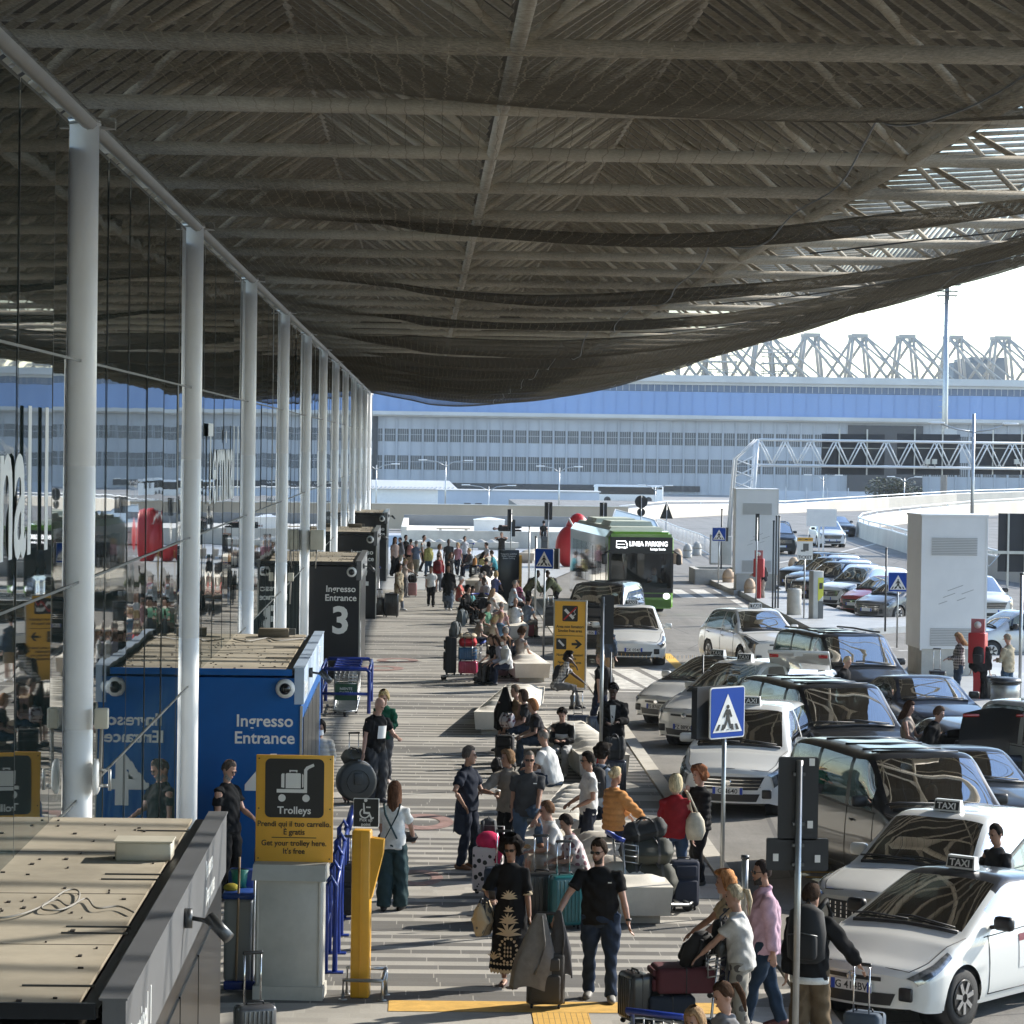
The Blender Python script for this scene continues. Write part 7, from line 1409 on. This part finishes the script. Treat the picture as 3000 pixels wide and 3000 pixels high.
backpack(ST(1425, 2620)+V(.02, .12, .66), R_(0), (.05, .055, .06), 'grey black backpack beside the pink jacket', .8)
# ---- seated group with black bags
sg = 1.36
PP(HT(1528, 2006, sg), -70, 1.74, sit(lean=(0, -.2), hands=((.15, -.4, .7), (-.20, -.40, 1.02)), head=(0, .1)), 'l', ('short', (.16, .12, .09)), ('tank', (.30, .21, .13)), ('shorts', BLK), GRY, 'seated man in tan vest with one arm raised', w=1.05); PP(HT(1552, 2012, sg), -85, 1.66, sit(lean=(0, -.22)), 'l', ('bob', (.05, .03, .022)), ('tee', (.03, .03, .032)), ('jeans', (.03, .045, .07)), BLK, 'seated woman with dark bob in the row of three', female=True); PP(HT(1584, 2040, sg), -80, 1.68, sit(lean=(0, -.26), head=(0, .25)), 'l', ('bob', (.24, .11, .05)), ('tee', (.035, .033, .036)), ('jeans', (.045, .065, .09)), BLK, 'seated woman with auburn bob and dark T-shirt, nearest of three', female=True, w=1.1)
duffel(HT(1552, 2012, sg)+V(-.45, -.25, .55), R_(-30), (.34, .2, .28), (.16, .06, .08), 'pink patterned bag on the lap of the seated row', pat='floral')
drape(ST(1478, 2200)+V(0, 0, .45), R_(10), (.014, .014, .016), 'long black coat hung over the bench end', .42, .85, .25); suitcase(ST(1478, 2235), R_(-10), (.36, .25, .50), BLK, 'black suitcase at the feet of the seated row', 0, True); duffel(ST(1475, 2265), R_(20), (.5, .3, .3), BLK, 'black bag on the floor before the seated row')
J = PP(HT(1650, 2064, 1.33), -12, 1.62, sit(lean=(0, -.18), head=(0, .5), hands=((.10, -.40, .74), (-.08, -.40, .74))), 'l', ('afro', (.016, .013, .012)), ('long', (.016, .017, .02)), ('trousers', (.45, .45, .44)), WHT, 'boy in black and white track jacket looking down')
B('chest_panel', cloth(WHT), J['t'], lambda b: b.tube([(0, -.03, .70), (0, -.045, .79)], [(.178, .135), (.176, .135)], 16, up=V(0, -1, 0))); B('sleeve_stripe', M_wtext, J['t'], lambda b: [b.tube([a+V(s*.045, -.0, .03), lerp(a, e, .5)+V(s*.062, -.0, .0), e+V(s*.05, 0, 0)], .008, 5) for s, a, e in ((1, V(.17, -.07, .96), J['el'][0]), (-1, V(-.17, -.07, .96), J['el'][1]))])
duffel(ST(1560, 2285)+V(0, 0, 0), R_(30), (.55, .35, .34), (.03, .04, .06), 'navy backpack heap behind the man in white T-shirt'); duffel(ST(1700, 2245)+V(0, 0, .3), R_(-5), (.75, .32, .26), BLK, 'long black bag lying on the bench end'); suitcase(ST(1598, 2282), R_(5), (.34, .22, .5), (.03, .03, .033), 'black cabin case with silver trim behind the seated man', 0)
J = PP(HT(1632, 1912, 1.33), 82, 1.80, sit(lean=(0, -.5), head=(0, .0), hands=((.14, -.62, .62), (-.06, -.42, 1.05)), feet=((.12, -.50, 0), (-.12, -.40, 0))), 'd', ('curly', (.012, .010, .010)), ('tee', (.12, .12, .125), 'plaid'), ('jeans', (.10, .10, .10)), BLK, 'seated man in checked shirt with backpack leaning forward on the bench end', bp=(BLK, 'black backpack on the man leaning forward'))
suitcase(ST(1692, 2190), R_(-4), (.44, .27, .62), (.02, .034, .065), 'dark blue suitcase with tall handle on the pavement', .48); suitcase(ST(1748, 2210), R_(10), (.42, .27, .72), (.035, .05, .085), 'slate blue ribbed suitcase beside the kerb pole', 0)
mk = HT(1797, 2006, 1.80); J = PP(mk, -5, 1.80, dict(hands=((.10, -.28, 1.12), (-.10, -.30, 1.10)), head=(-.1, .45)), 'd', ('afro', (.012, .010, .010)), ('coat', (.016, .016, .018)), ('trousers', BLK), WHT, 'man in long black coat and white shirt reading by the kerb')
B('shirt_front', cloth(WHT), J['t'], lambda b: b.grid(lambda u, v: (lerp(-.055, .055, u)*(.5+.5*v), -.172+.02*v, lerp(1.06, 1.42, v)), 4, 4))
ss = ST(1798, 2340); suitcase(ss, R_(0), (.42, .27, .64), (.03, .034, .05), 'striped dark suitcase in front of the man in the long coat', 0); duffel(ss+V(0, 0, .70), R_(0), (.42, .24, .40), (.022, .024, .026), 'black leather bag standing on the striped suitcase'); drape(ss+V(-.28, 0, .30), R_(0), (.42, .03, .03), 'red cloth hanging beside the striped suitcase', .12, .5, .08)
PP(HT(1762, 1913, 1.76), -120, 1.76, walk(.2), 'l', ('buzz', (.3, .22, .15)), ('tee', BLK), ('jeans', NAV), BLK, 'man in black T-shirt with backpack stepping off the kerb', bp=(BLK, 'black backpack on the man stepping off the kerb')); PP(HT(1778, 1822, 1.70), 160, 1.70, dict(), 'l', ('cap', BLK), ('jacket', (.06, .08, .11)), ('shorts', (.3, .25, .18)), WHT, 'person in denim jacket behind the narrow black sign')
PP(HT(2268, 1938, 1.5), 60, 1.72, dict(head=(.2, .3)), 'm', ('short', BRN), ('tee', GRY), ('jeans', NAV), BLK, 'dark haired man between the taxis and the vans'); PP(HT(2462, 1925, 1.7), 60, 1.72, dict(lean=(0, -.25), head=(0, .3)), 'l', ('buzz', (.45, .36, .24)), ('jacket', BLK), ('jeans', NAV), BLK, 'fair haired man leaning behind the dark van'); PP(HT(2660, 2066, 1.62), 60, 1.66, dict(head=(0, .3), hands=((.15, -.3, 1.0), (-.15, -.3, 1.0))), 'l', ('long', (.06, .03, .02)), ('tank', (.35, .3, .26)), ('trousers', BLK), BLK, 'long haired woman by the raised boot lid', female=True); PP(HT(2712, 2104, 1.5), 70, 1.72, dict(lean=(0, -.4), head=(0, .35)), 'l', ('short', (.10, .06, .04)), ('jacket', BLK), ('jeans', NAV), BLK, 'man bending down beside the raised boot lid')
PP(HT(2922, 2446, 1.62), -60, 1.72, dict(hands=((.2, -.3, 1.0), (-.2, -.3, 1.0)), head=(0, .3)), 'm', ('buzz', (.02, .016, .014)), ('tee', (.03, .03, .035)), ('jeans', BLK), BLK, 'driver standing behind the open taxi door')
# ---- right island
PP(HT(2812, 1858, 1.68), -80, 1.68, dict(PHONE), 'l', ('long', (.30, .19, .10)), ('shirt', (.03, .03, .032), 'plaid'), ('jeans', JEAN), WHT, 'woman in black and white checked shirt holding a phone by the vent box', female=True); PP(HT(2872, 1860, 1.72), 150, 1.74, dict(lean=(0, -.12), head=(0, .3)), 'm', ('short', BLK), ('jacket', (.02, .02, .022)), ('jeans', BLK), BLK, 'dark clad man bent behind the right red machine', bp=(BLK, 'black backpack behind the red machine')); PP(HT(2955, 1862, 1.72), -140, 1.72, dict(PHONE), 'l', ('cap', (.30, .25, .18)), ('shirt', (.36, .31, .22)), ('jeans', JEAN), BRN, 'man in beige cap and shirt at the right edge')
suitcase(ST(2906, 2060), R_(5), (.42, .27, .62), BLK, 'black suitcase between the red machine and the metal bin', 0); suitcase(ST(2745, 2040), R_(0), (.42, .27, .6), BLK, 'black suitcase with raised handle behind the blue saloon', .55)
PP(HT(2237, 1643, 1.65), -70, 1.72, dict(lean=(0, -.28), head=(0, .3), hands=((.15, -.45, 1.1), (-.15, -.45, 1.1))), 'l', ('buzz', (.4, .38, .36)), ('jacket', (.02, .022, .03)), ('trousers', (.42, .38, .30)), WHT, 'man in dark jacket and pale trousers bending over a red machine', bp=(BLK, 'small black backpack on the man at the far red machine'))
# ---- middle distance bench crowd
MID = [(1440, 1795, 1.35, 115, 'l', ('bob', BLD), ('tank', (.5, .42, .32)), 'seated blonde woman in beige top beside the luggage trolley', 1), (1458, 1792, 1.38, 130, 'l', ('short', (.3, .2, .12)), ('tee', (.10, .17, .25)), 'seated man in blue shirt behind the blonde in beige', 0), (1452, 1852, 1.34, -60, 'l', ('long', BRN), ('tee', BLK), 'seated woman in black with long dark hair left of two girls', 1), (1474, 1858, 1.30, -75, 'l', ('long', BRN), ('long', (.42, .42, .52)), 'seated girl in lavender with long brown hair', 1), (1488, 1860, 1.30, -65, 'l', ('pony', (.12, .07, .04)), ('shirt', WHT), 'seated girl in white shirt with a face mask', 1), (1508, 1748, 1.40, 165, 'm', ('bald', BLK), ('tee', WHT), 'seated bald man in white shirt facing away', 0), (1540, 1746, 1.36, 140, 'm', ('short', BLK), ('tee', (.16, .20, .26)), 'seated boy in blue grey right of the bald man', 0), (1402, 1680, 1.36, 140, 'l', ('short', GHR), ('shirt', (.52, .47, .42)), 'seated grey haired man in pale shirt in the far row', 0), (1412, 1673, 1.38, 140, 'l', ('short', GHR), ('shirt', WHT), 'seated grey haired man in white behind another one', 0), (1376, 1713, 1.34, 60, 'm', ('bob', BLK), ('tee', (.08, .30, .31)), 'seated dark haired woman in turquoise top', 1), (1436, 1718, 1.36, 120, 'l', ('long', (.30, .2, .12)), ('shirt', (.5, .46, .42)), 'seated long haired woman in cream shirt', 1), (1358, 1715, 1.34, 60, 'm', ('curly', BLK), ('jacket', BLK), 'seated dark figure left of the turquoise top', 0), (1424, 1636, 1.36, 170, 'm', ('short', BLK), ('jacket', (.03, .03, .032)), 'seated man in dark jacket facing away at the far benches', 0), (1386, 1630, 1.34, 150, 'l', ('long', (.36, .17, .06)), ('jacket', BLK), 'seated orange haired woman in black at the far benches', 1), (1379, 1607, 1.34, -60, 'l', ('short', BLD), ('jacket', (.10, .10, .11)), 'seated fair haired person leaning on luggage', 0), (1430, 1590, 1.34, -60, 'm', ('short', BLK), ('tee', (.48, .5, .54)), 'seated man in pale blue top by the plaza', 0), (1395, 1790, 1.34, 100, 'l', ('wavy', BRN), ('tee', (.30, .26, .22)), 'seated brown haired woman in sand top behind the rucksack', 1), (1418, 1762, 1.36, 60, 'm', ('short', BLK), ('tee', (.10, .22, .14)), 'seated man in bottle green T-shirt in the middle crowd', 0), (1462, 1762, 1.36, 150, 'l', ('buzz', GHR), ('polo', (.5, .3, .3)), 'seated grey cropped man in rose polo in the middle crowd', 0), (1345, 1690, 1.34, 80, 'l', ('cap', (.5, .5, .5)), ('tee', (.45, .12, .10)), 'seated person in white cap and brick red top', 0), (1428, 1690, 1.36, -50, 'd', ('short', BLK), ('hoodie', (.3, .3, .32)), 'seated man in grey hooded top in the far row', 0), (1450, 1668, 1.36, 150, 'l', ('bob', BLD), ('tee', (.16, .18, .34)), 'seated blonde woman in violet blue top in the far row', 1), (1408, 1612, 1.34, 120, 'm', ('long', BLK), ('tee', (.5, .45, .2)), 'seated black haired woman in mustard top at the far benches', 1), (1452, 1612, 1.36, -100, 'l', ('short', BRN), ('tee', (.06, .25, .3)), 'seated man in petrol blue at the far benches', 0), (1500, 1700, 1.36, 100, 'l', ('short', GHR), ('shirt', (.4, .45, .5)), 'seated man in sky blue shirt left of the bus stop poles', 0), (1527, 1690, 1.36, -60, 'm', ('bun', BRN), ('long', (.35, .1, .2)), 'seated woman in raspberry jumper left of the bus stop poles', 1), (1520, 1842, 1.32, 130, 'm', ('curly', BRN), ('tee', (.32, .3, .28)), 'seated curly haired youth in taupe T-shirt by the bench end', 0),
 (1480, 1845, 1.30, 170, 'l', ('short', GHR), ('jacket', (.02, .022, .028)), 'seated grey haired person in dark jacket in the middle row', 0)]
for (px, py, hs, rz, sk, hr, tp, lb, fem) in MID: PP(HT(px, py, hs), rz, 1.74 if not fem else 1.64, sit(lean=(0, rd.uniform(-.3, -.1)), head=(rd.uniform(-.4, .4), rd.uniform(.1, .45))), sk, hr, tp, ('trousers', rd.choice([BLK, NAV, GRY, (.25, .22, .18)])), BLK, lb, female=bool(fem), extra=('mask',) if 'mask' in lb else ())
WALK = [(1218, 1585, 1690, 150, 'l', ('short', GHR), ('polo', (.16, .2, .28)), ('trousers', (.3, .27, .2)), BRN, 'grey haired man in steel blue polo near the far entrances', 0, None), (1340, 1590, 1690, -30, 'l', ('pony', BLD), ('tee', (.5, .25, .3)), ('tight', NAV), WHT, 'woman with blonde ponytail and coral top in the plaza', 1, None), (1360, 1572, 1668, 20, 'm', ('short', BLK), ('shirt', (.45, .46, .5)), ('trousers', NAV), BLK, 'man in pearl grey shirt standing at the plaza edge', 0, None), (1255, 1588, 1690, -160, 'm', ('bob', BLK), ('jacket', (.3, .28, .1)), ('jeans', JEAN), BLK, 'woman in olive yellow jacket walking off into the plaza', 1, None), (1172, 1575, 1672, -60, 'l', ('cap', NAV), ('hoodie', (.2, .2, .22)), ('shorts', (.28, .25, .2)), WHT, 'youth in navy cap and grey hooded top by the far entrances', 0, None),
 (1262, 1662, 1778, 2, 'm', ('short', BLK), ('tee', WHT), ('trousers', BLK), BLK, 'person in white T-shirt and black trousers walking towards us', 0, None), (1313, 1655, 1788, -4, 'm', ('long', BLK), ('coat', BLK), ('skirt', (.12, .15, .19)), WHT, 'woman in long black cardigan and white shoes walking towards us', 1, None), (1284, 1622, 1735, 178, 'l', ('buzz', (.10, .06, .04)), ('long', (.26, .02, .03)), ('jeans', (.2, .22, .26)), GRY, 'man in red jumper walking away', 0, (.2, .02, .03)), (1240, 1568, 1677, 60, 'm', ('buzz', BLK), ('tee', (.42, .42, .41)), ('trousers', BLK), BLK, 'man in light grey T-shirt striding to the right', 0, None), (1202, 1580, 1680, 170, 'm', ('bun', BLK), ('long', BLK), ('wide', (.30, .22, .15)), GRY, 'person in black with pink backpack', 1, (.55, .25, .22)), (1187, 1568, 1670, 40, 'm', ('short', BLK), ('tee', BLK), ('trousers', BLK), BLK, 'man in black left of the pink backpack', 0, None), (1155, 1572, 1690, 30, 'm', ('long', BLK), ('tee', (.4, .3, .26)), ('wide', BLK), BLK, 'woman with long dark hair by the far entrance boxes', 1, None), (1168, 1652, 1788, 60, 'm', ('long', BLK), ('coat', (.13, .08, .035), 'print'), ('jeans', (.2, .22, .25)), WHT, 'woman wrapped in a brown leopard shawl by two black suitcases', 1, None), (1185, 1660, 1750, 80, 'l', ('cap', BLD), ('tee', (.42, .36, .32)), ('trousers', GRY), GRY, 'person stretching an arm behind the leopard shawl', 0, None), (1313, 1580, 1690, 0, 'd', ('buzz', BLK), ('tee', (.05, .052, .056)), ('jeans', BLK), BLK, 'man in dark grey printed T-shirt standing in the plaza', 0, None), (1286, 1595, 1700, 100, 'l', ('bob', (.16, .09, .05)), ('tee', (.45, .43, .38)), ('trousers', GRY), GRY, 'brown haired woman in cream top in the plaza', 1, None), (1318, 1625, 1725, 60, 'm', ('long', (.10, .05, .03)), ('jacket', BLK), ('trousers', BLK), BLK, 'dark clad person behind the long black cardigan', 1, None), (1545, 1712, 1800, 75, 'd', ('buzz', BLK), ('jacket', (.07, .075, .045)), ('trousers', BLK), BLK, 'man in olive jacket bending to a suitcase by the poles', 0, BLK), (1630, 1712, 1800, -75, 'd', ('buzz', BLK), ('jacket', (.11, .12, .07)), ('trousers', BLK), BLK, 'man in green jacket bending opposite by the poles', 0, BLK)]
for (px, py, pf, rz, sk, hr, tp, bt_, sh_, lb, fem, bp) in WALK:
    g = ST(px, pf); hh = D(px, py, g.y).z
    bend = 'bending' in lb
    pose = dict(lean=(0, -.75), head=(0, .2), hands=((.15, -.62, .75), (-.15, -.62, .72))) if bend else dict(hands=((.25, -.05, .8), (-.1, -.62, 1.1))) if 'stretching' in lb else walk(rd.uniform(.1, .22))
    PP(g, rz, 1.74 if bend else max(1.55, min(1.85, hh)), pose, sk, hr, tp, bt_, sh_, lb, bp=(bp, ('pink' if 'pink' in lb else 'red' if bp[0] > .1 else 'black')+' backpack on the '+lb.split(' in ')[-1][:40].strip()+' wearer') if bp else None, female=bool(fem), w=1.12 if 'white T-shirt and black' in lb else 1.0)
# plaza people
PP(HT(1470, 1562, 1.7, .0)+V(0, 0, 0), -10, 1.74, dict(hands=((.08, -.25, 1.55), (-.08, -.25, 1.55)), ep=((1, .1, -.2), (-1, .1, -.2))), 'l', ('short', (.3, .26, .22)), ('tee', (.03, .03, .035)), ('jeans', NAV), BLK, 'man raising both hands to his face behind the info totem'); p = D(1593, 1526, 176); PP(V(p.x, 176, 0), 160, 1.72, dict(), 'l', ('short', BLK), ('tee', BLK), ('trousers', BLK), BLK, 'man in black standing by the planter wall with a suitcase'); suitcase(V(p.x+.05, 175, 0), 0, (.45, .3, .75), (.06, .06, .06), 'dark suitcase beside the man at the planter wall', .3, True)
p = D(1480, 1556, 178.2); lay = PP(V(p.x+.5, 178.2, 1.02), 90, 1.74, dict(hands=((.2, -.1, .8), (-.2, -.1, .8))), 'l', ('short', BRN), ('tee', BLK), ('trousers', BLK), BLK, 'person in black lying along the planter wall'); lay['t'].rotation_euler = (0, math.radians(-90), 0); lay['t'].location = (p.x+1.0, 178.2, 1.14)
# ---- middle distance luggage
t_ = ST(1362, 1995); trolley(t_, R_(-95), 'trolley loaded with a pink case and a blue and a red bag'); suitcase(t_+V(-.38, .02, .16), R_(-90), (.42, .3, .95), BLK, 'tall black suitcase standing on the loaded trolley', 0, True); suitcase(t_+V(.08, -.05, .16), R_(-8), (.50, .32, .32), (.50, .05, .12), 'pink case lowest on the loaded trolley', 0); suitcase(t_+V(.06, -.03, .52), R_(-4), (.48, .32, .32), (.03, .12, .26), 'blue case on the pink one', 0); duffel(t_+V(.06, 0, .90), R_(10), (.5, .3, .24), (.48, .02, .03), 'red bag on the blue case'); duffel(t_+V(.06, 0, 1.12), R_(-5), (.48, .28, .14), (.5, .42, .3), 'beige folded cloth topmost on the loaded trolley'); backpack(t_+V(-.28, .05, 1.12), R_(60), (.08, .09, .095), 'grey backpack on the tall black suitcase', .95)
suitcase(ST(1465, 1985), R_(10), (.40, .26, .50), (.16, .07, .09), 'dusty pink suitcase by the feet of the seated girls', 0); backpack(ST(1352, 1880)+V(0, 0, .5), R_(40), (.10, .12, .125), 'grey green rucksack among the middle bench bags', 1.1); trolley(ST(1412, 1830), R_(10), 'steel trolley with a dark jacket in the middle of the seated crowd'); drape(ST(1412, 1830)+V(0, .3, .55), 0, (.02, .02, .024), 'black jacket over the trolley in the seated crowd', .6, .55, .3)
trolley(ST(1357, 1650), R_(-60), 'empty trolley on the plaza edge, farthest of all'); trolley(ST(1372, 1728), R_(-80), 'trolley with bags among the far sitters')
suitcase(ST(1112, 1806), R_(8), (.42, .27, .62), BLK, 'black suitcase with raised handle beside the dark entrance', .3); suitcase(ST(1147, 1808), R_(-5), (.50, .30, .80), (.014, .014, .015), 'large black suitcase in front of the leopard shawl', 0); ps = ST(1208, 1748); suitcase(ps, R_(0), (.36, .23, .52), (.5, .25, .24), 'pale pink carry on case standing alone', .35); duffel(ps+V(0, -.05, .58), R_(0), (.4, .25, .3), BLK, 'black bag on the pale pink carry on')
suitcase(ST(1612, 1838), R_(-3), (.46, .29, .68), (.03, .032, .034), 'dark suitcase with two handles by the bus stop poles', .35, True); suitcase(ST(1548, 1868), R_(15), (.34, .22, .46), (.35, .05, .08), 'pinkish red cabin case by the seated boy', 0); suitcase(ST(1522, 1800), R_(-5), (.40, .26, .46), (.36, .17, .13), 'salmon suitcase beside the bald seated man', .3)
trolley(ST(1085, 1755), R_(5), 'blue handled trolley beside the third entrance box'); trolley(ST(1092, 1735), R_(0), 'second blue handled trolley by the third entrance box')
# cleaner's cart between the plinth and the first box
g = ST(700, 2890); t = thing('cleaning_cart', 'cleaning cart with grey bin and blue lids behind the grey plinth', 'cart', (g.x, g.y, 0)); B('bin', mat('bin_grey', (.30, .32, .33), .5), t, lambda b: b.rbox((0, 0, .55), (.34, .36, .95), .05)); B('lid', mat('lid_blue', (.015, .06, .28), .4), t, lambda b: (b.rbox((0, 0, 1.06), (.38, .40, .08), .03), b.rbox((.0, .3, 1.2), (.3, .2, .2), .03))); B('bucket', mat('bucket_teal', (.02, .25, .22), .5), t, lambda b: b.lathe([(.09, 1.1), (.11, 1.3)], (-.02, .25, 0), 14)); B('rag', mat('rag_yellow', (.5, .42, .05), .9), t, lambda b: b.ball((-.1, 0, 1.13), (.09, .1, .05)))
for dx, lb, m_ in ((-.02, 'wooden broom handle leaning on the cleaning cart', mat('broom_wood', (.36, .26, .16), .7)), (.16, 'blue tipped mop pole leaning on the cleaning cart', M_steel)):
    t = thing('broom', lb, 'broom', (g.x+dx, g.y-.25, 0)); B('handle', m_, t, lambda b: b.tube([(0, 0, .1), (.02, .1, 1.5)], .014, 8)); B('head', M_crl, t, lambda b: b.rbox((0, 0, .06), (.28, .07, .1), .02))
    if dx > 0: B('tip', M_crl, t, lambda b: b.tube([(.02, .1, 1.45), (.022, .105, 1.6)], .018, 8))
finish_people()
